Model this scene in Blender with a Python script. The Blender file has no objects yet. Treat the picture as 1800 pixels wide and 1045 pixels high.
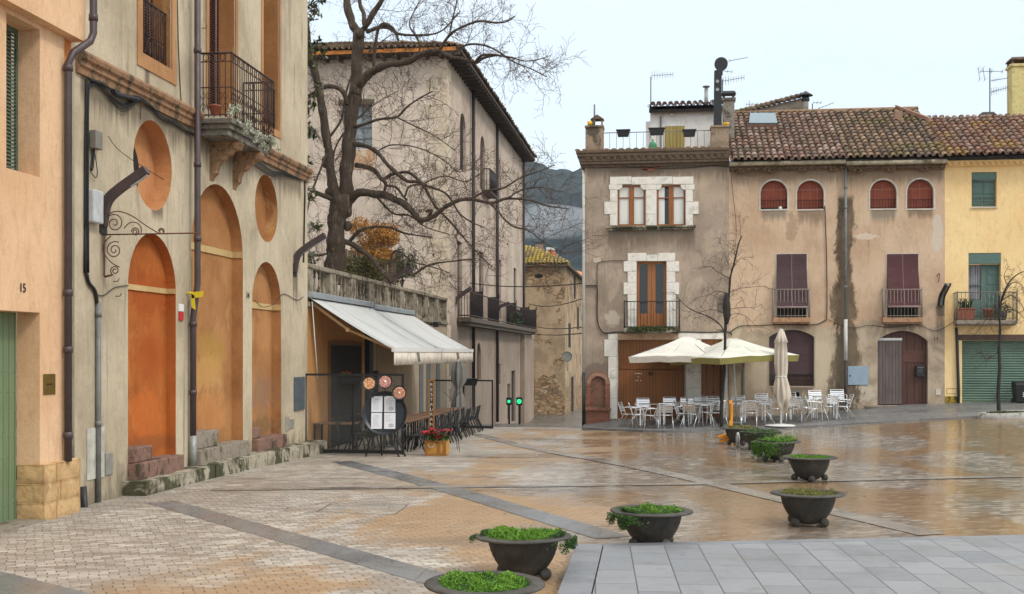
import bpy, bmesh, math, random
from mathutils import Vector, Matrix, noise as mnoise
random.seed(7)
SC = bpy.context.scene
COL = SC.collection
R = math.radians
# ------------------------------------------------------------------ camera, world, sun, exposure
F = 2060.0; CX = 900.0; CY = 622.0; EYE = 2.46
PHI = math.atan(270 / F); CP = math.cos(PHI); SP = math.sin(PHI)
cam = bpy.data.cameras.new("camera"); camo = bpy.data.objects.new("camera", cam); COL.objects.link(camo)
camo.location = (0, 0, EYE); camo.rotation_euler = (R(90), 0, PHI)
cam.sensor_width = 36; cam.lens = F / 1800 * 36; cam.shift_y = (CY - 522.5) / 1800
cam.clip_start = 0.1; cam.clip_end = 5000
SC.camera = camo
W = bpy.data.worlds.new("World"); SC.world = W; W.use_nodes = True
nt = W.node_tree; nt.nodes.clear()
SUN_EL, SUN_AZ = 44, 58          # elevation, degrees east of the direction behind the camera
sky = nt.nodes.new('ShaderNodeTexSky'); sky.sky_type = 'NISHITA'; sky.sun_disc = False
sky.sun_elevation = R(SUN_EL); sky.sun_rotation = R(180 - SUN_AZ)
bg1 = nt.nodes.new('ShaderNodeBackground'); bg1.inputs[1].default_value = 0.05
nt.links.new(sky.outputs[0], bg1.inputs[0])
# the overcast veil: a pale cloud layer, whiter low down
tc = nt.nodes.new('ShaderNodeTexCoord'); sx = nt.nodes.new('ShaderNodeSeparateXYZ'); nt.links.new(tc.outputs['Generated'], sx.inputs[0])
mp = nt.nodes.new('ShaderNodeMapping'); mp.inputs['Scale'].default_value = (1, 1, 3); nt.links.new(tc.outputs['Generated'], mp.inputs[0])
nz = nt.nodes.new('ShaderNodeTexNoise'); nz.inputs['Scale'].default_value = 2.2; nz.inputs['Detail'].default_value = 4; nt.links.new(mp.outputs[0], nz.inputs[0])
ad = nt.nodes.new('ShaderNodeMath'); ad.operation = 'MULTIPLY_ADD'; ad.inputs[1].default_value = 0.5; nt.links.new(nz.outputs[0], ad.inputs[0]); nt.links.new(sx.outputs[2], ad.inputs[2])
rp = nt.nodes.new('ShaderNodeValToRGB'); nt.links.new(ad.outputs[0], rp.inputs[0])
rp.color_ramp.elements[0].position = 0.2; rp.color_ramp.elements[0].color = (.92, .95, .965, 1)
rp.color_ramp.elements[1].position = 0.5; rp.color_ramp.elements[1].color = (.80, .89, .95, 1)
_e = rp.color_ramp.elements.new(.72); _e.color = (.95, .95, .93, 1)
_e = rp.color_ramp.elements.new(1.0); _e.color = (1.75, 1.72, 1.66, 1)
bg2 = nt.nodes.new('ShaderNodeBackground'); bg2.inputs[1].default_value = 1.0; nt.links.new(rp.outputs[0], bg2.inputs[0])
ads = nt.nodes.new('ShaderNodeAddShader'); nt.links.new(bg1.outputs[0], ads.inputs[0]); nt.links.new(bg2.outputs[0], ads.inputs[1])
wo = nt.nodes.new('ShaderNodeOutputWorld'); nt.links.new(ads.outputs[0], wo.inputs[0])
sl = bpy.data.lights.new("sun", 'SUN'); sl.energy = 1.5; sl.angle = R(10); sl.color = (1, .95, .87)
so = bpy.data.objects.new("sun", sl); COL.objects.link(so)
_d = Vector((math.sin(R(SUN_AZ)) * math.cos(R(SUN_EL)), -math.cos(R(SUN_AZ)) * math.cos(R(SUN_EL)), math.sin(R(SUN_EL))))
so.rotation_euler = _d.to_track_quat('Z', 'Y').to_euler(); so.location = (10, -20, 30)
SC.view_settings.view_transform = 'Standard'; SC.view_settings.look = 'None'; SC.view_settings.gamma = 1; SC.view_settings.exposure = 0.0
SC.cycles.max_bounces = 6; SC.cycles.diffuse_bounces = 3; SC.cycles.glossy_bounces = 3; SC.cycles.transparent_max_bounces = 12
SC.cycles.sample_clamp_indirect = 4

# ------------------------------------------------------------------ pixel geometry (1800x1045 photograph) -> points on real planes
def ray(px, py):
    t = (px - CX) / F
    return (t * CP - SP, t * SP + CP, (CY - py) / F)
def onX(px, py, X):
    r = ray(px, py); k = X / r[0]; return (X, r[1] * k, EYE + r[2] * k)
def onY(px, py, Y):
    r = ray(px, py); k = Y / r[1]; return (r[0] * k, Y, EYE + r[2] * k)
def onZ(px, py, z=0.0):
    r = ray(px, py); k = (z - EYE) / r[2]; return (r[0] * k, r[1] * k, z)
def onD(px, py, d):
    r = ray(px, py); return Vector((r[0] * d, r[1] * d, EYE + r[2] * d))
class Frame:
    def __init__(s, kind, c): s.k = kind; s.c = c
    def pt(s, u, z, d=0.0):
        return Vector((s.c + d, u, z)) if s.k == 'X' else Vector((u, s.c - d, z))
    def px(s, x, y):
        p = onX(x, y, s.c) if s.k == 'X' else onY(x, y, s.c)
        return ((p[1], p[2]) if s.k == 'X' else (p[0], p[2]))
    def u(s, x): return s.px(x, 500)[0]
    def z(s, x, y): return s.px(x, y)[1]

# ------------------------------------------------------------------ mesh helpers
class MB:
    def __init__(s): s.v = []; s.f = []; s.sm = []; s.tint = []; s.ct = 0.5
    def quad(s, a, b, c, d, smooth=False):
        i = len(s.v); s.v += [Vector(a), Vector(b), Vector(c), Vector(d)]; s.f.append((i, i + 1, i + 2, i + 3)); s.sm.append(smooth); s.tint.append(s.ct)
    def tri(s, a, b, c):
        i = len(s.v); s.v += [Vector(a), Vector(b), Vector(c)]; s.f.append((i, i + 1, i + 2)); s.sm.append(False); s.tint.append(s.ct)
    def mesh(s, vs, fs, smooth=False):
        i = len(s.v); s.v += [Vector(v) for v in vs]
        for f in fs: s.f.append(tuple(i + k for k in f)); s.sm.append(smooth); s.tint.append(s.ct)
    def hexa(s, p, bev=0.0):
        # p: 8 points, bottom loop 0-3, top loop 4-7
        s.mesh(p, [(3, 2, 1, 0), (4, 5, 6, 7), (0, 1, 5, 4), (1, 2, 6, 5), (2, 3, 7, 6), (3, 0, 4, 7)])
    def box(s, x0, x1, y0, y1, z0, z1):
        s.hexa([(x0, y0, z0), (x1, y0, z0), (x1, y1, z0), (x0, y1, z0), (x0, y0, z1), (x1, y0, z1), (x1, y1, z1), (x0, y1, z1)])
    def fbox(s, fr, u0, u1, z0, z1, d0, d1):
        a = fr.pt(u0, z0, d0); b = fr.pt(u1, z1, d1)
        s.box(min(a.x, b.x), max(a.x, b.x), min(a.y, b.y), max(a.y, b.y), min(a.z, b.z), max(a.z, b.z))
    def tube(s, pts, r, n=8, cap=True, r1=None, flat=1.0):
        pts = [Vector(p) for p in pts]; m = len(pts)
        if m < 2: return
        rs = r if isinstance(r, (list, tuple)) else [r + ((r1 if r1 is not None else r) - r) * i / (m - 1) for i in range(m)]
        i0 = len(s.v); ref = None
        for i, p in enumerate(pts):
            t = (pts[min(i + 1, m - 1)] - pts[max(i - 1, 0)])
            if t.length < 1e-9: t = Vector((0, 0, 1))
            t.normalize()
            if ref is None:
                ref = Vector((0, 0, 1)) if abs(t.z) < .9 else Vector((1, 0, 0))
            a = t.cross(ref)
            if a.length < 1e-4: a = t.cross(Vector((0, 1, 0)))
            a.normalize(); b = a.cross(t).normalized(); ref = b
            for k in range(n):
                w = 2 * math.pi * k / n
                s.v.append(p + a * (math.cos(w) * rs[i]) + b * (math.sin(w) * rs[i] * flat))
        for i in range(m - 1):
            for k in range(n):
                k2 = (k + 1) % n
                s.f.append((i0 + i * n + k, i0 + i * n + k2, i0 + (i + 1) * n + k2, i0 + (i + 1) * n + k)); s.sm.append(n > 5); s.tint.append(s.ct)
        if cap:
            s.f.append(tuple(i0 + k for k in reversed(range(n)))); s.sm.append(False); s.tint.append(s.ct)
            s.f.append(tuple(i0 + (m - 1) * n + k for k in range(n))); s.sm.append(False); s.tint.append(s.ct)
    def lathe(s, prof, c=(0, 0, 0), n=24, smooth=True, wob=0.0):
        c = Vector(c); i0 = len(s.v)
        for (r, z) in prof:
            for k in range(n):
                w = 2 * math.pi * k / n
                q = r * (1 + wob * mnoise.noise(Vector((math.cos(w) * 2, math.sin(w) * 2, z * 3))))
                s.v.append(c + Vector((q * math.cos(w), q * math.sin(w), z)))
        for i in range(len(prof) - 1):
            for k in range(n):
                k2 = (k + 1) % n
                s.f.append((i0 + i * n + k, i0 + i * n + k2, i0 + (i + 1) * n + k2, i0 + (i + 1) * n + k)); s.sm.append(smooth); s.tint.append(s.ct)
    def ball(s, c, r, n=12, sc=(1, 1, 1)):
        prof = [(max(1e-4, r * math.sin(math.pi * i / n)), -r * math.cos(math.pi * i / n)) for i in range(n + 1)]
        i0 = len(s.v); s.lathe(prof, (0, 0, 0), n * 2)
        for i in range(i0, len(s.v)):
            v = s.v[i]; s.v[i] = Vector((v.x * sc[0] + c[0], v.y * sc[1] + c[1], v.z * sc[2] + c[2]))
    def prism(s, fr, loop, d0, d1, caps=True):
        # closed 2D loop in a frame's (u,z), extruded from depth d0 to d1 (front is d1)
        n = len(loop)
        a = [fr.pt(u, z, d1) for u, z in loop]; b = [fr.pt(u, z, d0) for u, z in loop]
        i = len(s.v); s.v += a + b
        if caps:
            s.f.append(tuple(i + k for k in range(n))); s.sm.append(False); s.tint.append(s.ct)
            s.f.append(tuple(i + n + k for k in reversed(range(n)))); s.sm.append(False); s.tint.append(s.ct)
        for k in range(n):
            k2 = (k + 1) % n
            s.f.append((i + k, i + n + k, i + n + k2, i + k2)); s.sm.append(False); s.tint.append(s.ct)
    def build(s, name, mat, parent=None, rec=True, bevel=0.0, loc=None):
        me = bpy.data.meshes.new(name)
        org = Vector(parent.get('_org', (0, 0, 0))) if parent is not None else Vector(loc if loc else (0, 0, 0))
        me.from_pydata([tuple(v - org) for v in s.v], [], s.f)
        me.polygons.foreach_set('use_smooth', s.sm)
        at = me.attributes.new('tint', 'FLOAT', 'FACE'); at.data.foreach_set('value', s.tint)
        if rec:
            bm = bmesh.new(); bm.from_mesh(me); bmesh.ops.recalc_face_normals(bm, faces=bm.faces); bm.to_mesh(me); bm.free()
        me.materials.append(mat)
        o = bpy.data.objects.new(name, me); COL.objects.link(o)
        if parent is not None:
            o.parent = parent
            if parent.type == 'MESH': pass
            o['_org'] = tuple(org)
            if parent.get('_mesh'): pass
        else:
            o.location = org; o['_org'] = tuple(org); 
        if bevel:
            m = o.modifiers.new('bevel', 'BEVEL'); m.width = bevel; m.segments = 2; m.limit_method = 'ANGLE'
        return o
def thing(name, label, cat, loc=(0, 0, 0), group=None, kind=None):
    o = bpy.data.objects.new(name, None); COL.objects.link(o); o.location = loc; o['_org'] = tuple(loc); o.empty_display_size = .3
    o['label'] = label; o['category'] = cat
    if group: o['group'] = group
    return o
def tag(o, label, cat, group=None):
    o['label'] = label; o['category'] = cat
    if group: o['group'] = group
    return o
def struct(o, kind='structure'):
    o['kind'] = kind; return o
def dup(root, loc, rz=0.0, label=None, group=None, s=None):
    r = root.copy(); COL.objects.link(r); r.location = loc; r.rotation_euler = (0, 0, rz)
    if s: r.scale = (s, s, s) if not isinstance(s, tuple) else s
    if label: r['label'] = label
    if group: r['group'] = group
    for ch in list(root.children):
        c = ch.copy(); COL.objects.link(c); c.parent = r
        for g in list(ch.children):
            d = g.copy(); COL.objects.link(d); d.parent = c
    return r
def arch_loop(u0, u1, z0, zt, rise=None, n=20):
    """rectangle with an arched top: zt apex; rise None = semicircle"""
    hw = (u1 - u0) / 2; uc = (u0 + u1) / 2; rise = hw if rise is None else rise
    Rr = (hw * hw + rise * rise) / (2 * rise); zc = zt - Rr; a0 = math.asin(min(1, hw / Rr))
    if rise > hw * .999: a0 = math.pi / 2
    pts = [(u0, z0), (u1, z0)]
    for i in range(n + 1):
        a = a0 - 2 * a0 * i / n
        pts.append((uc + Rr * math.sin(a), zc + Rr * math.cos(a)))
    return pts
def circ_loop(uc, zc, r, n=40): return [(uc + r * math.cos(2 * math.pi * i / n), zc + r * math.sin(2 * math.pi * i / n)) for i in range(n)]
def rect_loop(u0, u1, z0, z1): return [(u0, z0), (u1, z0), (u1, z1), (u0, z1)]
def holed(mb, fr, outer, holes, d=0.0):
    """flat wall sheet with real openings"""
    bm = bmesh.new(); edges = []
    for loop in [outer] + [h for h in holes]:
        vs = [bm.verts.new((u, z, 0)) for u, z in loop]
        for i in range(len(vs)): edges.append(bm.edges.new((vs[i], vs[(i + 1) % len(vs)])))
    bmesh.ops.triangle_fill(bm, use_beauty=True, use_dissolve=False, edges=edges)
    bm.verts.index_update()
    mb.mesh([fr.pt(v.co.x, v.co.y, d) for v in bm.verts], [tuple(v.index for v in f.verts) for f in bm.faces])
    bm.free()
def reveal(mb, fr, loop, d0, d1):
    n = len(loop)
    for k in range(n):
        a = loop[k]; b = loop[(k + 1) % n]
        mb.quad(fr.pt(a[0], a[1], d0), fr.pt(b[0], b[1], d0), fr.pt(b[0], b[1], d1), fr.pt(a[0], a[1], d1))
def face_poly(mb, fr, loop, d):
    i = len(mb.v); mb.v += [fr.pt(u, z, d) for u, z in loop]; mb.f.append(tuple(range(i, i + len(loop)))); mb.sm.append(False); mb.tint.append(mb.ct)
def ring(mb, fr, inner, outer, d0, d1):
    """band between two equal-length loops"""
    n = len(inner)
    for k in range(n):
        k2 = (k + 1) % n; a, b, c, e = inner[k], inner[k2], outer[k2], outer[k]
        mb.quad(fr.pt(*a, d1), fr.pt(*b, d1), fr.pt(*c, d1), fr.pt(*e, d1))
        mb.quad(fr.pt(*e, d1), fr.pt(*c, d1), fr.pt(*c, d0), fr.pt(*e, d0))
        mb.quad(fr.pt(*a, d0), fr.pt(*b, d0), fr.pt(*b, d1), fr.pt(*a, d1))
def catenary(a, b, sag, n=10):
    a = Vector(a); b = Vector(b)
    return [a.lerp(b, i / n) - Vector((0, 0, sag * 4 * (i / n) * (1 - i / n))) for i in range(n + 1)]

# ------------------------------------------------------------------ materials
class NM:
    def __init__(s, name, rough=.85, spec=.3, metal=0.0):
        s.m = bpy.data.materials.new(name); s.m.use_nodes = True; s.t = s.m.node_tree; s.n = s.t.nodes; s.l = s.t.links
        s.p = s.n['Principled BSDF']; s.p.inputs['Roughness'].default_value = rough; s.p.inputs['Metallic'].default_value = metal
        s.p.inputs['Specular IOR Level'].default_value = spec
        s.tc = s.n.new('ShaderNodeTexCoord'); s.co = s.tc.outputs['Object']
    def mapv(s, scale=(1, 1, 1), rot=(0, 0, 0), loc=(0, 0, 0), src=None):
        m = s.n.new('ShaderNodeMapping'); m.inputs['Scale'].default_value = scale; m.inputs['Rotation'].default_value = rot; m.inputs['Location'].default_value = loc
        s.l.new(src or s.co, m.inputs[0]); return m.outputs[0]
    def noise(s, scale, detail=4, rough=.55, vec=None, dist=0.0):
        n = s.n.new('ShaderNodeTexNoise'); n.inputs['Scale'].default_value = scale; n.inputs['Detail'].default_value = detail
        n.inputs['Roughness'].default_value = rough; n.inputs['Distortion'].default_value = dist
        s.l.new(vec or s.co, n.inputs['Vector']); return n.outputs[0]
    def voro(s, scale, feat='F1', vec=None, out=0, rnd=1.0):
        n = s.n.new('ShaderNodeTexVoronoi'); n.feature = feat; n.inputs['Scale'].default_value = scale; n.inputs['Randomness'].default_value = rnd
        s.l.new(vec or s.co, n.inputs['Vector']); return n.outputs[out]
    def wave(s, scale, axis='X', vec=None, dist=0.0, prof='SIN'):
        n = s.n.new('ShaderNodeTexWave'); n.bands_direction = axis; n.wave_profile = prof; n.inputs['Scale'].default_value = scale; n.inputs['Distortion'].default_value = dist
        s.l.new(vec or s.co, n.inputs['Vector']); return n.outputs['Fac']
    def step(s, fac, a, b, lo=0.0, hi=1.0):
        n = s.n.new('ShaderNodeMapRange'); n.interpolation_type = 'SMOOTHSTEP'
        n.inputs[1].default_value = a; n.inputs[2].default_value = b; n.inputs[3].default_value = lo; n.inputs[4].default_value = hi
        s.l.new(fac, n.inputs[0]); return n.outputs[0]
    def lin(s, fac, a, b, lo=0.0, hi=1.0):
        n = s.n.new('ShaderNodeMapRange'); n.inputs[1].default_value = a; n.inputs[2].default_value = b; n.inputs[3].default_value = lo; n.inputs[4].default_value = hi
        s.l.new(fac, n.inputs[0]); return n.outputs[0]
    def math(s, op, a, b=None):
        n = s.n.new('ShaderNodeMath'); n.operation = op
        for i, x in enumerate((a, b)):
            if x is None: continue
            if isinstance(x, (int, float)): n.inputs[i].default_value = x
            else: s.l.new(x, n.inputs[i])
        return n.outputs[0]
    def mix(s, fac, a, b, mode='MIX'):
        n = s.n.new('ShaderNodeMix'); n.data_type = 'RGBA'; n.blend_type = mode
        for i, x in ((0, fac), (6, a), (7, b)):
            if isinstance(x, (int, float)): n.inputs[i].default_value = x
            elif isinstance(x, tuple): n.inputs[i].default_value = (x[0], x[1], x[2], 1)
            else: s.l.new(x, n.inputs[i])
        return n.outputs[2]
    def ramp(s, fac, stops):
        n = s.n.new('ShaderNodeValToRGB'); cr = n.color_ramp
        while len(cr.elements) < len(stops): cr.elements.new(.5)
        for e, (p, c) in zip(cr.elements, stops): e.position = p; e.color = (c[0], c[1], c[2], 1)
        s.l.new(fac, n.inputs[0]); return n.outputs[0]
    def xyz(s, src=None):
        n = s.n.new('ShaderNodeSeparateXYZ'); s.l.new(src or s.co, n.inputs[0]); return n.outputs
    def comb(s, x, y, z):
        n = s.n.new('ShaderNodeCombineXYZ')
        for i, q in enumerate((x, y, z)):
            if isinstance(q, (int, float)): n.inputs[i].default_value = q
            else: s.l.new(q, n.inputs[i])
        return n.outputs[0]
    def world(s):
        g = s.n.new('ShaderNodeNewGeometry'); return g.outputs['Position']
    def attr(s, name):
        n = s.n.new('ShaderNodeAttribute'); n.attribute_name = name; return n.outputs['Fac']
    def col(s, c):
        if isinstance(c, tuple): s.p.inputs['Base Color'].default_value = (c[0], c[1], c[2], 1)
        else: s.l.new(c, s.p.inputs['Base Color'])
    def rough(s, r): s.l.new(r, s.p.inputs['Roughness'])
    def bump(s, h, dist=.01, strength=1.0, prev=None):
        n = s.n.new('ShaderNodeBump'); n.inputs['Distance'].default_value = dist; n.inputs['Strength'].default_value = strength
        s.l.new(h, n.inputs['Height'])
        if prev is not None: s.l.new(prev, n.inputs['Normal'])
        s.l.new(n.outputs[0], s.p.inputs['Normal']); return n.outputs[0]
def c8(r, g, b, k=1.0):
    f = lambda v: ((v / 255 + .055) / 1.055) ** 2.4 if v > 10 else v / 255 / 12.92
    return (f(r) * k, f(g) * k, f(b) * k)
def mul(c, k): return (c[0] * k, c[1] * k, c[2] * k)

def plaster(name, base, alt=None, dirt=(.10, .085, .07), dirt_amt=.5, streak=.35, patch=None, patch_amt=0.0, scale=1.0, grain=.35, extra=None):
    m = NM(name, .93, .15); w = m.world()
    alt = alt or mul(base, .8)
    big = m.noise(.45 * scale, 5, .6, w)
    c = m.mix(m.step(big, .35, .68), base, alt)
    mid = m.noise(2.3 * scale, 6, .65, w, .6)
    c = m.mix(m.step(mid, .5, .78, 0, .38), c, mul(base, 1.22))
    c = m.mix(m.step(m.noise(5.5 * scale, 5, .7, w, 1.0), .52, .75, 0, .3), c, mul(alt, .7))
    if patch:
        pn = m.noise(.8 * scale, 5, .62, m.mapv((1, 1, .8), loc=(7, 3, 1), src=w), .8)
        c = m.mix(m.step(pn, .64 - .2 * patch_amt, .71 - .2 * patch_amt, 0, .5), c, patch)
    st = m.noise(1.0, 6, .65, m.mapv((5.5, 5.5, .3), src=w), .4)
    c = m.mix(m.step(st, .54, .78, 0, streak), c, dirt)
    st2 = m.noise(.55, 5, .7, m.mapv((1.3, 1.3, .6), loc=(2, 9, 4), src=w), .9)
    c = m.mix(m.step(st2, .56, .74, 0, dirt_amt * .7), c, mul(dirt, 1.6))
    ftx = m.noise(2.2, 7, .75, m.mapv((2.5, 2.5, .8), loc=(1, 5, 9), src=w), 1.2)
    c = m.mix(m.step(ftx, .36, .5, .28, 0), c, mul(alt, .62)); c = m.mix(m.step(ftx, .56, .72, 0, .3), c, mul(base, 1.25))
    fine = m.noise(38, 4, .7, w)
    c = m.mix(m.step(fine, .3, .7, 0, .2), c, mul(base, .5))
    if extra: c = extra(m, c, w)
    m.col(c)
    h = m.math('ADD', m.math('MULTIPLY', m.noise(9, 5, .6, w), .8), m.math('MULTIPLY', fine, grain))
    m.bump(h, .02, .55)
    return m.m
def simple(name, base, rough=.6, metal=0.0, var=.25, scale=6, bump=.0, spec=.4, dark=.55):
    m = NM(name, rough, spec, metal)
    c = m.mix(m.step(m.noise(scale, 5, .65, m.world()), .35, .7, 0, min(1, var * 2)), base, mul(base, dark))
    m.col(c)
    m.rough(m.lin(m.noise(scale * 2.3, 4, .6, m.world()), .3, .7, max(.05, rough - .12), min(1, rough + .12)))
    if bump: m.bump(m.noise(scale * 5, 5, .65, m.world()), bump, .7)
    return m.m
def wood(name, base, axis='Z', plank=0.0, rough=.6, dark=.55, along='X', grime=.2):
    """painted or bare boards; plank = board width (m) measured along `along`"""
    m = NM(name, rough, .3); w = m.world()
    sc = {'Z': (14, 14, .8), 'X': (.8, 14, 14), 'Y': (14, .8, 14)}[axis]
    g = m.noise(1.6, 6, .65, m.mapv(sc, src=w), .5)
    c = m.mix(m.step(g, .35, .7, 0, .7), base, mul(base, dark))
    c = m.mix(m.step(m.noise(1.5, 5, .6, w), .5, .75, 0, grime), c, mul(base, .35))
    if plank:
        xyz = m.xyz(w); k = {'X': 0, 'Y': 1, 'Z': 2}[along]
        q = m.math('DIVIDE', xyz[k], plank); fr = m.math('FRACT', q); fl = m.math('FLOOR', q)
        edge = m.math('LESS_THAN', m.math('ABSOLUTE', m.math('SUBTRACT', fr, .5)), .455)
        wn = m.n.new('ShaderNodeTexWhiteNoise'); wn.noise_dimensions = '1D'; m.l.new(fl, wn.inputs['W'])
        c = m.mix(m.lin(wn.outputs[0], 0, 1, 0, .22), c, mul(base, .5))
        c = m.mix(m.lin(edge, 0, 1, .75, 0), c, mul(base, .12))
        m.bump(m.math('ADD', edge, m.math('MULTIPLY', g, .25)), .008, .8)
    else: m.bump(g, .004, .5)
    m.col(c); return m.m
def stone(name, base, alt, moss=None, moss_amt=0.0, bump=.02, scale=3.0, rough=.85, wetz=None):
    m = NM(name, rough, .25); w = m.world()
    n1 = m.noise(scale, 7, .65, w, .3)
    c = m.ramp(n1, [(.3, mul(alt, .7)), (.48, base), (.62, alt), (.8, mul(base, 1.25))])
    c = m.mix(m.step(m.noise(scale * 6, 5, .7, w), .5, .75, 0, .4), c, mul(alt, .45))
    if moss:
        mn = m.noise(scale * .6, 6, .7, m.mapv((1, 1, .6), loc=(3, 1, 2), src=w), .5)
        c = m.mix(m.step(mn, .62 - .25 * moss_amt, .7 - .25 * moss_amt, 0, .9), c, moss)
    m.col(c); m.bump(m.math('ADD', n1, m.math('MULTIPLY', m.noise(scale * 9, 5, .65, w), .4)), bump, .8)
    return m.m
M = {}
M['black'] = simple('black_metal', (.014, .014, .015), .5, .0, .2, 8, spec=.5)
M['iron'] = simple('rusty_iron', (.07, .038, .03), .7, .2, .4, 14, .002, dark=.4)
M['rust'] = simple('rust', (.14, .055, .035), .8, .1, .4, 14, .002)
M['pipe'] = simple('brown_pipe', (.075, .052, .052), .45, .0, .3, 3, .001, spec=.45)
M['pipe_grey'] = simple('grey_pipe', (.20, .21, .20), .5, .1, .4, 3, .001)
M['zinc'] = simple('zinc', (.36, .37, .35), .5, .3, .4, 4, .002)
M['white_pipe'] = simple('white_pipe', (.6, .6, .56), .5, 0, .25, 3, .001)
M['white'] = simple('white_paint', (.72, .72, .69), .55, 0, .15, 5, .001, dark=.8)
M['offwhite_box'] = simple('box_paint', (.55, .57, .55), .5, 0, .35, 5, .001, dark=.6)
M['alu'] = simple('aluminium', (.78, .78, .78), .28, .9, .1, 10, spec=.5, dark=.8)
M['steel'] = simple('steel', (.45, .46, .47), .4, .8, .2, 6)
M['glass_dark'] = NM('dark_glass', .06, .6); M['glass_dark'].col((.018, .02, .022)); M['glass_dark'] = M['glass_dark'].m
def glassm():
    m = NM('clear_glass', .03, .5); m.p.inputs['Base Color'].default_value = (.25, .27, .26, 1); m.p.inputs['Alpha'].default_value = .07
    m.m.blend_method = 'BLEND' if hasattr(m.m, 'blend_method') else None; return m.m
M['glass'] = glassm()
M['yellow'] = simple('yellow_plastic', (.75, .55, .02), .5, 0, .1)
M['red'] = simple('red_plastic', (.5, .03, .03), .5, 0, .1)
M['dark_in'] = simple('dark_interior', (.018, .015, .013), .9)
M['brass'] = simple('brass', (.22, .14, .03), .4, .6, .2, 12)
M['terracotta'] = simple('terracotta', (.32, .10, .06), .8, 0, .3, 10, .003)
# ------------------------------------------------------------------ ground
def zg(X, Y):
    """plaza height field"""
    ss = lambda a, b, t: (lambda q: q * q * (3 - 2 * q))(min(1, max(0, (t - a) / (b - a))))
    z = -.2 * ss(20, 34, Y) * (1 - ss(-4, 2, X))
    z += -.1 * ss(30, 42, Y) * (ss(-4, 2, X)) * (1 - ss(0, 3, X))
    rise = max(0.0, X - 3.2) * .068
    rise = rise if X < 11 else .53 + (X - 11) * .03
    z += rise * ss(24, 38, Y)
    if X < -2.87 + .01 or Y > 43:      # street falls away beyond the plaza
        t = max(0.0, Y - 42.3)
        z -= min(1.95, t * .0560) if Y < 78 else 1.95
        if Y > 78: z += .25 * ss(78, 84, Y) - (Y - 84) * .012 * (Y > 84)
    return z
def sheet(mb, x0, x1, y0, y1, nx, ny, dz=0.0, zf=zg):
    i0 = len(mb.v)
    for j in range(ny + 1):
        for i in range(nx + 1):
            x = x0 + (x1 - x0) * i / nx; y = y0 + (y1 - y0) * j / ny
            mb.v.append(Vector((x, y, zf(x, y) + dz)))
    for j in range(ny):
        for i in range(nx):
            a = i0 + j * (nx + 1) + i
            mb.f.append((a, a + 1, a + nx + 2, a + nx + 1)); mb.sm.append(True); mb.tint.append(.5)
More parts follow.
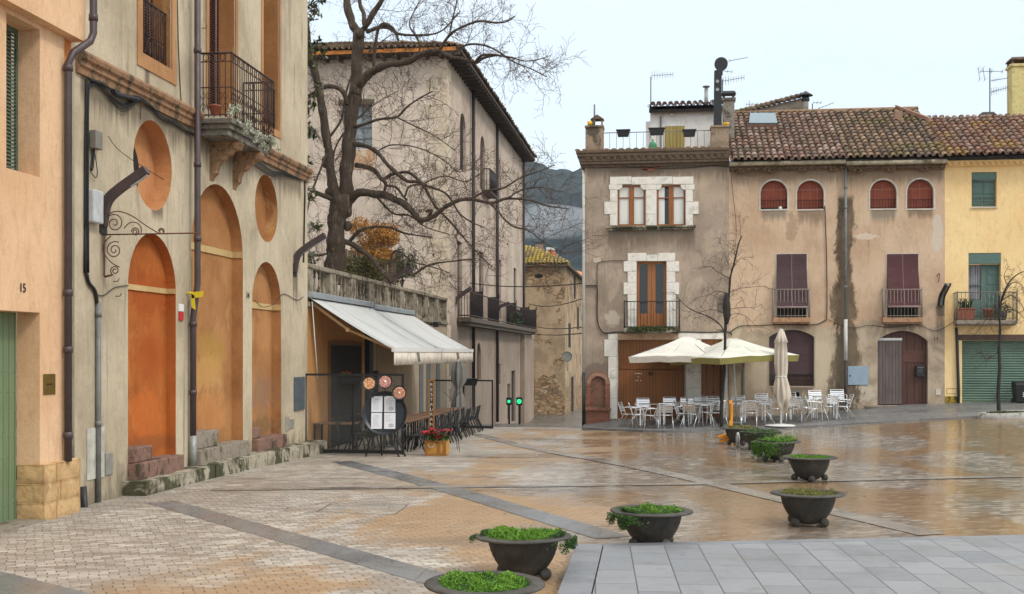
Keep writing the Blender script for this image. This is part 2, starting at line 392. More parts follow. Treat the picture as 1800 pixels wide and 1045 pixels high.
def plaza_mat():
    m = NM('wet_pavers', .5, .6); w = m.world()
    wob = m.noise(1.3, 3, .5, w)
    x = m.xyz(m.mapv((1, 1, 0), rot=(0, 0, R(-30)), src=w))
    v_ = m.math('ADD', m.math('DIVIDE', x[1], .105), m.math('MULTIPLY', wob, .5)); row = m.math('FLOOR', v_); fv = m.math('FRACT', v_)
    u_ = m.math('ADD', m.math('DIVIDE', x[0], .215), m.math('MULTIPLY', m.math('FRACT', m.math('MULTIPLY', row, .5)), 1.0)); u_ = m.math('ADD', u_, m.math('MULTIPLY', m.math('SINE', m.math('MULTIPLY', row, 7.31)), .06)); col = m.math('FLOOR', u_); fu = m.math('FRACT', u_)
    wn = m.n.new('ShaderNodeTexWhiteNoise'); wn.noise_dimensions = '2D'; m.l.new(m.comb(row, col, 0), wn.inputs['Vector'])
    head = m.math('GREATER_THAN', m.math('ABSOLUTE', m.math('SUBTRACT', fu, .5)), .466); bed = m.math('GREATER_THAN', m.math('ABSOLUTE', m.math('SUBTRACT', fv, .5)), .462)
    gapn = m.noise(1.8, 4, .6, w)
    headm = m.math('MULTIPLY', head, m.step(gapn, .32, .62, .25, .9)); bedm = m.math('MULTIPLY', bed, m.step(m.noise(2.9, 4, .6, w),   .4, .66, .0, .5))
    gap = m.math('MAXIMUM', headm, bedm)
    c = m.ramp(wn.outputs[0], [(0, (.25, .22, .18)), (.35, (.35, .315, .265)), (.7, (.42, .385, .33)), (1, (.54, .50, .43))])
    n1 = m.noise(.33, 6, .65, w, .8)
    c = m.mix(m.step(n1, .42, .66, 0, .6), c, (.22, .19, .16)); c = m.mix(m.step(m.noise(3.3, 6, .75, m.mapv((.7, 1.5, 1), rot=(0, 0, R(-30)), src=w), .8), .48, .68, 0, .5), c, (.20, .17, .14))
    c = m.mix(m.step(m.noise(1.6, 6, .7, m.mapv((1, 2.2, 1), src=w), 1), .55, .75, 0, .6), c, (.19, .165, .14))
    c = m.mix(m.step(m.noise(1.4, 6, .7, m.mapv((.6, 1.6, 1), loc=(5, 5, 0), src=w), 1), .55, .75, 0, .35), c, (.54, .49, .41))
    rowv = m.mapv((.55, 7, 1), rot=(0, 0, R(-30)), src=w)
    c = m.mix(m.step(m.noise(1.0, 4, .6, rowv), .5, .68, 0, .45), c, (.19, .155, .12)); c = m.mix(m.step(m.noise(1.0, 4, .6, m.mapv((.4, 6, 1), rot=(0, 0, R(-30)), loc=(9, 2, 0), src=w)), .54, .72, 0, .28), c, (.56, .50, .42))
    # ochre sand washed over the setts, in long diagonal sweeps
    vs = m.mapv((.26, .10, 1), rot=(0, 0, R(-38)), loc=(.42, .3, 0), src=w)
    och = m.math('ADD', m.noise(1.5, 6, .62, vs, .5), m.math('MULTIPLY', m.noise(5, 5, .7, w), .14))
    c = m.mix(m.math('MULTIPLY', m.step(och, .50, .62, 0, .74), m.step(m.math('ADD', m.xyz(w)[0], m.math('MULTIPLY', n1, 3.0)), -4.6, -3.2, .1, 1)), c, (.32, .188, .072))
    c = m.mix(m.step(m.noise(2.6, 5, .7, m.mapv((.5, .13, 1), rot=(0, 0, R(-70)), src=w)), .55, .72, 0, .5), c, (.21, .14, .08))
    c = m.mix(m.step(m.noise(1.9, 5, .65, m.mapv((.09, 1.1, 1), src=w)), .52, .74, 0, .35), c, (.20, .15, .105))
    c = m.mix(gap, c, (.07, .055, .04))
    xyz = m.xyz(w)
    wx = m.math('ADD', m.lin(xyz[0], -6.5, 2.5, -.26, .2), m.lin(xyz[1], 10, 21, -.18, .09))
    wet = m.step(m.math('ADD', m.noise(.30, 6, .6, m.mapv((.6, 1.5, 1), src=w), .6), wx), .36, .62)
    c = m.mix(m.math('MULTIPLY', wet, .45), c, m.mix(1.0, c, (.46, .41, .37), 'MULTIPLY'))
    m.col(c)
    rr = m.math('ADD', m.lin(wet, 0, 1, .58, .10), m.math('ADD', m.math('MULTIPLY', m.noise(5, 5, .65, w), .2), m.math('MULTIPLY', wn.outputs[0], .1)))
    rr = m.math('SUBTRACT', rr, .06)
    m.rough(rr)
    m.l.new(m.lin(wet, 0, 1, .35, 1.0), m.p.inputs['Specular IOR Level'])
    h = m.math('ADD', m.math('MULTIPLY', m.math('SUBTRACT', 1.0, gap), m.lin(wet, 0, 1, 1.0, .45)), m.math('MULTIPLY', m.noise(30, 3, .6, w), .12))
    h = m.math('ADD', h, m.math('MULTIPLY', wn.outputs[0], .18))
    m.bump(h, .005, .8)
    return m.m
M['plaza'] = plaza_mat()
def slab_mat(name, bw, bh, rot, c1, c2, off=.5, gloss=.45, mort=.008, loc=(0, 0, 0)):
    m = NM(name, gloss, .4); w = m.world()
    b = m.n.new('ShaderNodeTexBrick'); m.l.new(m.mapv((1, 1, 0), rot=(0, 0, R(rot)), loc=loc, src=w), b.inputs['Vector'])
    b.offset = off; b.inputs['Scale'].default_value = 1; b.inputs['Mortar Size'].default_value = mort; b.inputs['Mortar Smooth'].default_value = .1
    b.inputs['Brick Width'].default_value = bw; b.inputs['Row Height'].default_value = bh
    b.inputs['Color1'].default_value = (*c1, 1); b.inputs['Color2'].default_value = (*c2, 1); b.inputs['Mortar'].default_value = (.03, .03, .03, 1)
    c = b.outputs[0]
    c = m.mix(m.step(m.noise(1.1, 6, .65, w, .6), .45, .72, 0, .4), c, mul(c1, .55))
    c = m.mix(m.step(m.noise(160, 3, .7, w), .35, .65, 0, .22), c, mul(c1, 1.5))
    c = m.mix(m.step(m.noise(3.2, 6, .7, w, .5), .54, .74, 0, .45), c, mul(c1, .42)); c = m.mix(m.step(m.noise(.6, 7, .7, m.mapv((1, .5, 1), loc=(4, 0, 0), src=w), 1.2), .5, .64, 0, .4), c, mul(c1, .55)); c = m.mix(m.step(m.voro(7, vec=w), .0, .05, .5, 0), c, mul(c1, .25))
    m.col(c); m.rough(m.lin(m.noise(.9, 5, .6, w), .35, .65, max(.1, gloss - .17), gloss + .15))
    m.bump(m.math('ADD', m.math('SUBTRACT', 1.0, b.outputs[1]), m.math('MULTIPLY', m.noise(90, 3, .6, w), .12)), .004, .6)
    return m.m
M['slab'] = slab_mat('grey_slabs', .75, .42, -93.4, c8(134, 137, 139), c8(114, 118, 122), .5, .5, .007)
M['walk'] = slab_mat('pavement_slabs', .8, .42, 0, c8(125, 124, 122), c8(104, 104, 103), .5, .42)
M['band'] = slab_mat('granite_band', .9, 3.0, 0, c8(120, 121, 120), c8(106, 107, 107), .0, .3, .004)
M['band_worn'] = slab_mat('worn_band', .9, 3.0, 0, c8(142, 137, 128), c8(128, 122, 114), .0, .26, .003)
M['street'] = slab_mat('street_setts', .22, .12, 20, c8(112, 108, 102), c8(95, 92, 88), .5, .32)
mb = MB()
sheet(mb, -9.3, 14.0, 4, 42.05, 47, 60); sheet(mb, 14.0, 40, 4, 42.05, 10, 20)
struct(mb.build('plaza', M['plaza']))
mb = MB(); sheet(mb, -14, -2.86, 42.05, 130, 12, 90); struct(mb.build('street', M['street']))
mb = MB(); mb.quad((-2500, -200, -3.4), (2500, -200, -3.4), (2500, 3000, -3.4), (-2500, 3000, -3.4)); struct(mb.build('ground', simple('earth', (.08, .08, .06), .95)))
def band_strip(p, q, w, dz):
    mb = MB(); p = Vector((p[0], p[1], 0)); q = Vector((q[0], q[1], 0)); t = (q - p).normalized(); nrm = Vector((-t.y, t.x, 0)) * w / 2
    n = max(2, int((q - p).length / .5)); prev = None
    for i in range(n + 1):
        c = p.lerp(q, i / n); a = c - nrm; b = c + nrm
        a.z = max(zg(a.x, a.y), zg(c.x, c.y)) + dz; b.z = max(zg(b.x, b.y), zg(c.x, c.y)) + dz
        if prev: mb.quad(prev[0], a, b, prev[1], True)
        prev = (a, b)
    return mb
def gp(px, py):
    p = onZ(px, py, 0)
    for _ in range(6): p = onZ(px, py, zg(p[0], p[1]))
    return p
for k, (a, b, w) in enumerate([((283, 883), (780, 1022), .5), ((600, 812), (1078, 946), .52), ((838, 764), (1640, 941), .45), ((372, 862), (1240, 851), .34), ((1240, 851), (1795, 838), .34),
                               ((-60, 1010), (140, 1062), .6)]):
    p = gp(*a); q = gp(*b)
    struct(band_strip(p, q, w, .004 + .0025 * k).build('paving_band', M['band'] if k in (0, 1, 5) else M['band_worn']))
# raised slab platform, bottom right
def platform():
    z1 = .12
    A = onZ(978, 1046, z1); B = onZ(1012, 957, z1); Cc = onZ(1850, 939, z1)
    A = Vector(A); B = Vector(B); Cc = Vector(Cc); A2 = B + (A - B) * 2.4; D = Cc + (A2 - B)
    tl = (A - B).normalized(); tt = (Cc - B).normalized()
    mb = MB(); dn = Vector((0, 0, -.5))
    B2 = B + tl * .34 + tt * .42; 
    # kerb ring
    k = .34
    mb.hexa([B + dn, B + tt * k + dn, A2 + tt * k + dn, A2 + dn, B, B + tt * k, A2 + tt * k, A2])
    mb.hexa([B + tt * (k + .008) + dn, Cc + dn, Cc + tl * .2 + dn, B + tt * (k + .008) + tl * .2 + dn, B + tt * (k + .008), Cc, Cc + tl * .2, B + tt * (k + .008) + tl * .2])
    ke = mb.build('platform_kerb', simple('kerb_granite', c8(124, 127, 131), .5, 0, .35, 2.2, .003), bevel=.008); struct(ke)
    mb = MB(); p = B + tt * (k + .015) + tl * .21; q = Cc + tl * .21
    z = Vector((0, 0, -.006))
    mb.hexa([p + dn, q + dn, D + dn, A2 + tt * (k + .015) + dn, p + z, q + z, D + z, A2 + tt * (k + .015) + z])
    struct(mb.build('platform_slabs', M['slab']))
platform()
# pavement in front of the right-hand houses
FR = Frame('Y', 42.0)
def zf_front(X): 
    return zg(X, 38.4) + .06
def zf_back(X):
    tb = [(-2.9, -.06), (-1.4, .13), (2, .2), (6, .47), (8.2, .69), (10.7, .8), (14, .88), (30, 1.2)]
    for (a, za), (b, zb) in zip(tb, tb[1:]):
        if X <= b: return za + (zb - za) * max(0, (X - a)) / (b - a)
    return tb[-1][1]
def yfront(X): return 38.45 if X > .5 else 38.45 + (0.5 - X) ** 1.5 * .42
def zw(X, Y):
    y0 = yfront(X); t = min(1, max(0, (Y - y0) / max(.1, 42.0 - y0))); return zf_front(X) * (1 - t) + zf_back(X) * t
def pavement():
    mb = MB(); xs = [-2.9 + i * .4 for i in range(90)]
    for x0, x1 in zip(xs, xs[1:]):
        ny = 6
        for j in range(ny):
            def P(x, t): y = yfront(x) + (42.02 - yfront(x)) * t; return Vector((x, y, zw(x, y)))
            mb.quad(P(x0, j / ny), P(x1, j / ny), P(x1, (j + 1) / ny), P(x0, (j + 1) / ny), True)
        a = P(x0, 0); b = P(x1, 0); mb.quad(a - Vector((0, 0, .4)), b - Vector((0, 0, .4)), b, a)
    struct(mb.build('pavement', M['walk']))
pavement()
def zs(X, Y):  # standing height
    return zw(X, Y) if (Y > yfront(X) and X > -2.9 and Y <= 42.1) else zg(X, Y)
# hill
def hill():
    mb = MB(); nx, ny = 150, 50; i0 = 0
    def H(x, y):
        t = (y - 420) / 480; base = 150 * max(0, min(1, t)) ** .8
        return -4 + base * (1 + .18 * mnoise.noise(Vector((x * .004, y * .004, 0)))) + 10 * mnoise.noise(Vector((x * .02, y * .02, 3))) * min(1, t * 3 + .1) + 4.5 * mnoise.noise(Vector((x * .11, y * .11, 7)))
    for j in range(ny + 1):
        for i in range(nx + 1):
            x = -420 + 700 * i / nx; y = 420 + 480 * j / ny; mb.v.append(Vector((x, y, H(x, y))))
    for j in range(ny):
        for i in range(nx):
            a = j * (nx + 1) + i; mb.f.append((a, a + 1, a + nx + 2, a + nx + 1)); mb.sm.append(False); mb.tint.append(.5)
    m = NM('wooded_hill', .95, .1); w = m.world()
    c = m.ramp(m.voro(.16, vec=w), [(0, (.035, .05, .05)), (.5, (.012, .022, .024)), (1, (.004, .008, .01))])
    c = m.mix(m.step(m.noise(.02, 5, .6, w), .5, .7, 0, .6), c, (.06, .05, .035))
    m.col(c)
    struct(mb.build('hill', m.m, rec=False))
hill()

def runoff(lst, ax=0, amt=.6, col=None):
    """dark run-off below sills and gutters: (u0, u1, ztop, length)"""
    def f(m, c, w):
        x = m.xyz(w); n = m.noise(1.0, 5, .7, m.mapv((9, 9, .35), src=w), .3); n2 = m.noise(2.0, 5, .6, w)
        for (a, b, zt, L) in lst:
            h = m.math('MULTIPLY', m.step(x[ax], a - .04, a + .1), m.step(x[ax], b - .1, b + .04, 1, 0))
            v = m.math('MULTIPLY', m.step(x[2], zt - .01, zt + .02, 1, 0), m.lin(x[2], zt - L, zt, 0, 1))
            k = m.math('ADD', m.math('MULTIPLY', v, .55), m.math('MULTIPLY', m.math('ADD', n, m.math('MULTIPLY', n2, .3)), .55))
            c = m.mix(m.math('MULTIPLY', m.math('MULTIPLY', h, m.step(v, 0, .15)), m.step(k, .50, .80, 0, amt)), c, col or c8(84, 72, 60))
        return c
    return f
# ================================================================== LEFT SIDE
FL = Frame('X', -9.35); FO = Frame('X', -9.12)
GREY = plaster('grey_render', c8(200, 181, 150), c8(176, 160, 134), dirt=c8(95, 82, 66), streak=.55, dirt_amt=.55)
ORANGE = plaster('orange_render', c8(228, 190, 152), c8(216, 174, 134), dirt=c8(150, 100, 62), streak=.3, dirt_amt=.25)
def ysp(lst):
    """worn patches on the niche backs: (y, z, ry, rz, colour, amount)"""
    def f(m, c, w):
        x = m.xyz(w); n = m.noise(2.6, 6, .7, w, .8)
        for (cy, cz, ry, rz, col, am) in lst:
            a = m.math('DIVIDE', m.math('SUBTRACT', x[1], cy), ry); b = m.math('DIVIDE', m.math('SUBTRACT', x[2], cz), rz)
            d = m.math('SQRT', m.math('ADD', m.math('MULTIPLY', a, a), m.math('MULTIPLY', b, b)))
            k = m.math('SUBTRACT', d, m.math('MULTIPLY', m.math('SUBTRACT', n, .5), 2.6)); c = m.mix(m.step(k, .6, 1.2, am, 0), c, col)
        cr = m.voro(1.1, 'DISTANCE_TO_EDGE', vec=m.mapv((1, 1, .6), src=m.world())); 
        return m.mix(m.math('MULTIPLY', m.step(cr, .0, .006, .45, 0), m.step(n, .48, .55)), c, c8(92, 58, 36))
    return f
NSP = ysp([(23.9, 2.55, .9, .35, c8(166, 132, 62), .6), (23.7, 2.05, .9, .45, c8(200, 158, 92), .45), (23.8, 1.2, 1.0, .5, c8(206, 140, 84), .4), (24.0, 5.6, .9, .6, c8(150, 96, 56), .5), (27.1, 1.5, .7, .5, c8(140, 112, 92), .6), (27.1, .7, .9, .25, c8(110, 92, 64), .6), (27.2, 3.0, .6, .5, c8(196, 140, 92), .4),
           (20.8, 3.6, .9, .5, c8(150, 66, 26), .5), (20.7, 1.3, .8, .5, c8(206, 112, 52), .45), (20.9, 2.4, .7, .4, c8(160, 76, 30), .45), (20.8, .75, 1.0, .2, c8(140, 84, 50), .6)])
def niche_mat(name, base, alt, patch):
    return plaster(name, base, alt, dirt=c8(110, 66, 36), streak=.35, dirt_amt=.8, patch=patch, patch_amt=.3, scale=1.6, extra=NSP)
N1 = niche_mat('orange_niche', c8(182, 106, 50), c8(160, 88, 40), c8(196, 124, 74))
N2 = niche_mat('ochre_niche', c8(180, 130, 84), c8(156, 108, 66), c8(188, 158, 106))
CREAM = plaster('cream_band', c8(205, 178, 128), c8(180, 150, 100), dirt=c8(110, 80, 50))
ORSTONE = stone('orange_stone', c8(178, 130, 88), c8(160, 108, 70), c8(70, 62, 50), .35, .01, 4)
MOSSTONE = stone('mossy_limestone', c8(172, 164, 144), c8(120, 112, 94), c8(58, 58, 36), .72, .03, 2.4)
STEPSTONE = stone('grey_step_stone', c8(150, 140, 125), c8(120, 110, 98), c8(84, 78, 55), .25, .012, 4)
REDSTONE = stone('red_step_stone', c8(140, 108, 94), c8(112, 90, 78), c8(72, 60, 48), .35, .012, 4)
SANDST = stone('sandstone', c8(205, 170, 122), c8(185, 150, 104), c8(150, 128, 95), .2, .035, 2.2)
# ---- orange house, far left
H1 = thing('orange_house', 'orange rendered house with green plank door and rough sandstone plinth, at the left edge', 'house', (-9.12, 14, 0))
uE = FO.u(131); u70 = FO.u(70)
dz0 = FO.z(70, 550)
wz0 = onX(70, 312, -9.12)[2]; wz1 = onX(70, 38, -9.12)[2] - .12; wu0 = FO.u(11)
upz = onX(127, 62, -8.94)[2]; 
uP = FO.u(113)
mb = MB()
door_l = rect_loop(u70 - 1.45, u70, -.05, dz0); win_l = rect_loop(wu0, u70, wz0, wz1)
holed(mb, FO, rect_loop(8, uP, -.5, upz), [door_l, win_l])
reveal(mb, FO, door_l, -.36, 0); reveal(mb, FO, win_l, -.36, 0)
mb.quad(FO.pt(8, upz, .18), FO.pt(uE, upz, .18), FO.pt(uE, 14, .18), FO.pt(8, 14, .18)); mb.quad(FO.pt(8, upz, .18), FO.pt(uE, upz, .18), FO.pt(uE, upz, -.2), FO.pt(8, upz, -.2))
mb.quad(FO.pt(uE, upz, .18), FO.pt(uE, 14, .18), FO.pt(uE, 14, -.2), FO.pt(uE, upz, -.2))
mb.quad(FO.pt(uP, -.5, 0), FO.pt(uP, upz, 0), FO.pt(uP, upz, -.1), FO.pt(uP, -.5, -.1))
mb.build('wall', ORANGE, H1, rec=False)
mb = MB(); mb.fbox(FO, uP + .002, uE, -.4, upz - .004, -.4, -.05); mb.build('pilaster', plaster('deep_orange', c8(222, 140, 78), c8(205, 125, 66)), H1)
GREEND = wood('green_door', c8(118, 138, 104), 'Z', .155, .55, .75, 'Y', .1)
mb = MB(); mb.fbox(FO, u70 - 1.45, u70 - .02, .03, dz0, -.42, -.36); dr = mb.build('door', GREEND, H1)
mb = MB()
for i in range(9):
    for zz in (.28, .95, 1.25, 1.9, 2.2):
        p = FO.pt(u70 - .08 - i * .155, zz, -.358); mb.ball(p, .012, 4)
for zz in (.3, .97, 1.6):
    mb.fbox(FO, u70 - .06, u70 - .02, zz, zz + .12, -.36, -.35)
mb.build('rivets', simple('rivet', c8(120, 135, 110), .5), dr)
mb = MB(); mb.tube([FO.pt(u70 - .72, 1.02, -.36), FO.pt(u70 - .72, 1.02, -.30), FO.pt(u70 - .62, 1.02, -.30)], .012); mb.fbox(FO, u70 - .745, u70 - .7, .9, 1.1, -.36, -.352); mb.build('handle', M['steel'], dr)
def shutter(mb, fr, u0, u1, z0, z1, d, th=.035, slat=.055, axis='u'):
    fw = .05
    mb.fbox(fr, u0, u0 + fw, z0, z1, d, d + th); mb.fbox(fr, u1 - fw, u1, z0, z1, d, d + th)
    mb.fbox(fr, u0 + fw, u1 - fw, z0, z0 + .08, d, d + th - .003); mb.fbox(fr, u0 + fw, u1 - fw, z1 - .08, z1, d, d + th - .003)
    z = z0 + .09
    while z < z1 - .09:
        a = fr.pt(u0 + fw, z, d + th * .9); b = fr.pt(u1 - fw, z, d + th * .9); c = fr.pt(u1 - fw, z + slat * .8, d + .004); e = fr.pt(u0 + fw, z + slat * .8, d + .004)
        mb.quad(a, b, c, e); z += slat
GSH = simple('green_shutter', c8(84, 100, 82), .6, 0, .3, 5, .001)
mb = MB(); shutter(mb, FO, u70 - .45, u70 - .03, wz0 + .02, wz1, -.36); shutter(mb, FO, wu0, u70 - .55, wz0 + .02, wz1, -.40)
mb.build('shutter', GSH, H1)
mb = MB(); mb.fbox(FO, wu0, u70, wz0, wz1, -.5, -.45); mb.build('window_pane', M['glass_dark'], H1)
# sandstone plinth blocks round the door
def rough_block(mb, x0, x1, y0, y1, z0, z1, amp=.02, n=6):
    """a block with a hammered face on +X and +-Y sides"""
    def g(p, nrm):
        return p + nrm * (amp * (mnoise.noise(p * 4.1) + .6 * mnoise.noise(p * 11)) )
    i = 0
    for (o, a, b, nr) in [((x1, y0, z0), (0, y1 - y0, 0), (0, 0, z1 - z0), (1, 0, 0)), ((x0, y0, z0), (x1 - x0, 0, 0), (0, 0, z1 - z0), (0, -1, 0)),
                          ((x1, y1, z0), (x0 - x1, 0, 0), (0, 0, z1 - z0), (0, 1, 0)), ((x0, y0, z1), (x1 - x0, 0, 0), (0, y1 - y0, 0), (0, 0, 1))]:
        o = Vector(o); a = Vector(a); b = Vector(b); nr = Vector(nr); vs = []; fs = []
        na = max(2, int(a.length / .05)); nb = max(2, int(b.length / .05))
        for q in range(nb + 1):
            for p in range(na + 1):
                e = min(p, na - p, q, nb - q) == 0
                pos = o + a * (p / na) + b * (q / nb); vs.append(g(pos, nr) if not e else pos - nr * .012)
        for q in range(nb):
            for p in range(na): k = q * (na + 1) + p; fs.append((k, k + 1, k + na + 2, k + na + 1))
        mb.mesh(vs, fs, True)
mb = MB()
for r_ in range(3):
    z0 = r_ * .285 - .02; 
    rough_block(mb, -9.47, -9.03, u70 - .03, u70 + .33 + .12 * (r_ % 2), z0, z0 + .28)
    rough_block(mb, -9.47, -9.035, u70 + .335 + .12 * (r_ % 2), uE + .03, z0, z0 + .28)
mb.build('plinth', SANDST, H1, rec=False)
mb = MB()
for r_ in range(3): rough_block(mb, -9.47, -9.03, u70 - 2.3, u70 - 1.454, r_ * .285 - .04, r_ * .285 + .26)
mb.build('plinth', SANDST, H1, rec=False)
mb = MB(); mb.box(-9.5, -9.02, u70 - 1.45, u70, -.1, .03); mb.build('threshold', STEPSTONE, H1)
PT = lambda x, y, d: Vector(FO.pt(*FO.px(x, y), d))
mb = MB(); u_, z_ = FO.px(86, 676); mb.fbox(FO, u_ - .17, u_ + .17, z_ - .155, z_ + .155, 0, .012)
pl = mb.build('name_plate', M['brass'], H1, bevel=.004)
mb = MB()
for k in range(9): mb.fbox(FO, u_ - .08 + k * .018, u_ - .07 + k * .018, z_ - .01, z_ + .012, .0122, .0135)
mb.build('engraving', M['dark_in'], pl)
def text_on(fr, s, u, z, h, d, mat, parent, name='number', flip=False):
    cu = bpy.data.curves.new(name, 'FONT'); cu.body = s; cu.size = h * 1.4; cu.extrude = .004; cu.align_x = 'CENTER'; cu.align_y = 'CENTER'
    o = bpy.data.objects.new(name, cu); COL.objects.link(o)
    bpy.context.view_layer.update()
    me = bpy.data.meshes.new_from_object(o.evaluated_get(bpy.context.evaluated_depsgraph_get())); bpy.data.objects.remove(o)
    me.materials.clear(); me.materials.append(mat)
    org = Vector(parent['_org']) if parent is not None else Vector((0, 0, 0))
    for v in me.vertices:
        uu = v.co.x
        v.co = fr.pt(u + uu, z + v.co.y, d + v.co.z) - org
    o = bpy.data.objects.new(name, me); COL.objects.link(o); o.parent = parent; o['_org'] = tuple(org); return o
u_, z_ = FO.px(39, 507); text_on(FO, '15', u_, z_, .13, .01, M['black'], H1, 'house_number')
# its rain pipe
def rainpipe(mb, pts, r=.055, joints=()):
    mb.tube(pts, r, 12)
    for p in joints: mb.tube([Vector(p) - Vector((0, 0, .05)), Vector(p) + Vector((0, 0, .05))], r * 1.22, 12)
up = FO.u(110); xz = lambda y, x=110: FO.z(x, y)
mb = MB(); xb = -9.12 + .09
u2 = FO.u(131) + .02
rainpipe(mb, [(-8.82, u2, 14), (-8.82, u2, xz(48)), (-8.84, u2 - .06, xz(64)), (-8.98, up + .06, xz(92)), (xb, up, xz(112)), (xb, up, FO.z(107, 812))], .058,
         [(xb, up, xz(120)), (xb, up, xz(515)), (xb, up, xz(615)), (xb, up, xz(765)), (-8.82, u2, xz(20))])
mb.build('rain_pipe', M['pipe'], H1)

# ---- grey house with arches
H2 = thing('arcaded_house', 'big grey rendered house with three blind orange arches, round recesses and an iron balcony', 'house', (-9.35, 23, 0))
u0 = FL.u(131) ; u1 = 29.9
def circ_px(xa, xb, ya, yb):
    ua, ub = FL.u(xa), FL.u(xb); uc = (ua + ub) / 2; xc = CX + F * ((-9.35 * CP + uc * SP) / (9.35 * SP + uc * CP))
    zt, zb = FL.z(xc, ya), FL.z(xc, yb); return uc, (zt + zb) / 2, (ub - ua) / 2 * .5 + (zt - zb) / 4
def arch_px(xa, xb, ytop, zbot):
    ua, ub = FL.u(xa), FL.u(xb); uc = (ua + ub) / 2; xc = CX + F * ((-9.35 * CP + uc * SP) / (9.35 * SP + uc * CP))
    return ua, ub, zbot, FL.z(xc, ytop)
oc1 = circ_px(234, 302, 213, 370); oc2 = circ_px(448, 488, 308, 426)
A1 = arch_px(225, 309, 411, .02); A2 = arch_px(336, 427, 325, .02); A3 = arch_px(443, 494, 461, .02)
w1 = rect_loop(FL.u(249), FL.u(301), FL.z(301, 123), 13.5)
w2 = rect_loop(FL.u(366), FL.u(413), FL.z(405, 206) - .05, 13.5)
w3 = rect_loop(FL.u(462), FL.u(490), FL.z(490, 232), 13.5)
loops = [circ_loop(*oc1), circ_loop(*oc2), arch_loop(*A1), arch_loop(*A2), arch_loop(*A3), w1, w2, w3]
mb = MB(); holed(mb, FL, rect_loop(u0, u1, -.6, 14), loops)
mb.quad(FL.pt(u1, -.6, 0), FL.pt(u1, 14, 0), FL.pt(u1, 14, -9), FL.pt(u1, -.6, -9))
reveal(mb, FL, loops[5], -.02, 0)
RUN_G = runoff([(w1[0][0] + .1, w1[0][0] + .35, w1[0][1] - .26, 1.0), (FL.u(176), FL.u(188), FL.z(182, 398), 1.5), (FL.u(140), FL.u(530), zc0_ := FL.z(140, 131), .9), (oc1[0] - .1, oc1[0] + .45, oc1[1] - oc1[2] + .12, .5), (FL.u(514), FL.u(524), FL.z(519, 478), 1.4)], 1, .75)
def grey_extra(m, c, w):
    x = m.xyz(w); nn = m.noise(1.6, 6, .7, m.mapv((2, 2, .5), src=w), .5)
    k = m.math('ADD', m.lin(x[2], .1, 1.3, .0, -.32), nn)          # rising damp with a ragged upper edge
    c = m.mix(m.step(k, .40, .52, 0, .6), c, c8(112, 102, 84))
    return RUN_G(m, c, w)
GREY2 = plaster('grey_render_damp', c8(202, 188, 162), c8(170, 156, 132), dirt=c8(86, 76, 62), streak=.8, dirt_amt=.85, patch=c8(214, 200, 172), patch_amt=.1, extra=grey_extra)
mb.build('wall', GREY2, H2, rec=False)
def recess(loop, depth, mat, name):
    mb = MB(); reveal(mb, FL, loop, -depth, -.001); face_poly(mb, FL, loop, -depth); return mb.build(name, mat, H2, rec=False)
recess(loops[0], .36, plaster('ochre_a', c8(198, 144, 98), c8(182, 126, 82), dirt=c8(120, 80, 45)), 'round_recess'); recess(loops[1], .3, N2, 'round_recess')
recess(loops[2], .2, N1, 'arched_niche'); recess(loops[3], .26, N2, 'arched_niche'); recess(loops[4], .24, N2, 'arched_niche')
mb = MB(); a_ = circ_loop(oc1[0] - .32, oc1[1] - .05, oc1[2] * .8); face_poly(mb, FL, a_, -.355); 
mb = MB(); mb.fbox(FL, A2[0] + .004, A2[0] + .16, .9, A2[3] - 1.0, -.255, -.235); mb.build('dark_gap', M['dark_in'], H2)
mb = MB(); mb.fbox(FL, A2[0] + .165, A2[0] + .62, .9, A2[3] - 1.6, -.255, -.23); mb.build('blocked_doorway', plaster('olive_patch', c8(150, 122, 78), c8(126, 100, 62), dirt=c8(80, 62, 38)), H2)
_k = [(u, z) for u, z in circ_loop(oc1[0] - .42, oc1[1] - .1, oc1[2] * .72) if (u - oc1[0]) ** 2 + (z - oc1[1]) ** 2 < (oc1[2] * .985) ** 2]
mb = MB(); face_poly(mb, FL, _k, -.352); mb.build('dark_opening', M['dark_in'], H2, rec=False)
for lo in (loops[5], loops[6], loops[7]):
    mb = MB(); reveal(mb, FL, lo, -.42, -.021); mb.build('window_reveal', N2, H2, rec=False)
    mb = MB(); ua, ub, za = lo[0][0], lo[1][0], lo[0][1]; face_poly(mb, FL, rect_loop(ua, ub, za, 13.5), -.44); mb.build('window_pane', M['glass_dark'], H2, rec=False)
BRSH = wood('brown_shutter', c8(88, 52, 42), 'Z', 0, .6, .5)
for lo in (loops[5], loops[6], loops[7]):
    ua, ub, za = lo[0][0], lo[1][0], lo[0][1]; um = (ua + ub) / 2
    mb = MB(); shutter(mb, FL, ua, um + .2, za + .02, 13.4, -.40); shutter(mb, FL, um + .21, ub, za + .02, 13.4, -.40); mb.build('shutter', BRSH, H2)
# orange surrounds
SUR = plaster('orange_surround', c8(188, 144, 102), c8(166, 122, 82), dirt=c8(120, 80, 45))
for lo, wd, bot in ((loops[5], .2, .26), (loops[6], .13, 0), (loops[7], .13, .16)):
    ua, ub, za = lo[0][0], lo[1][0], lo[0][1]; mb = MB()
    mb.fbox(FL, ua - wd, ua, za - bot, 14, 0, .025); mb.fbox(FL, ub, ub + wd, za - bot, 14, 0, .025)
    if bot: mb.fbox(FL, ua + .001, ub - .001, za - bot, za, 0, .024)
    mb.build('window_surround', SUR, H2)
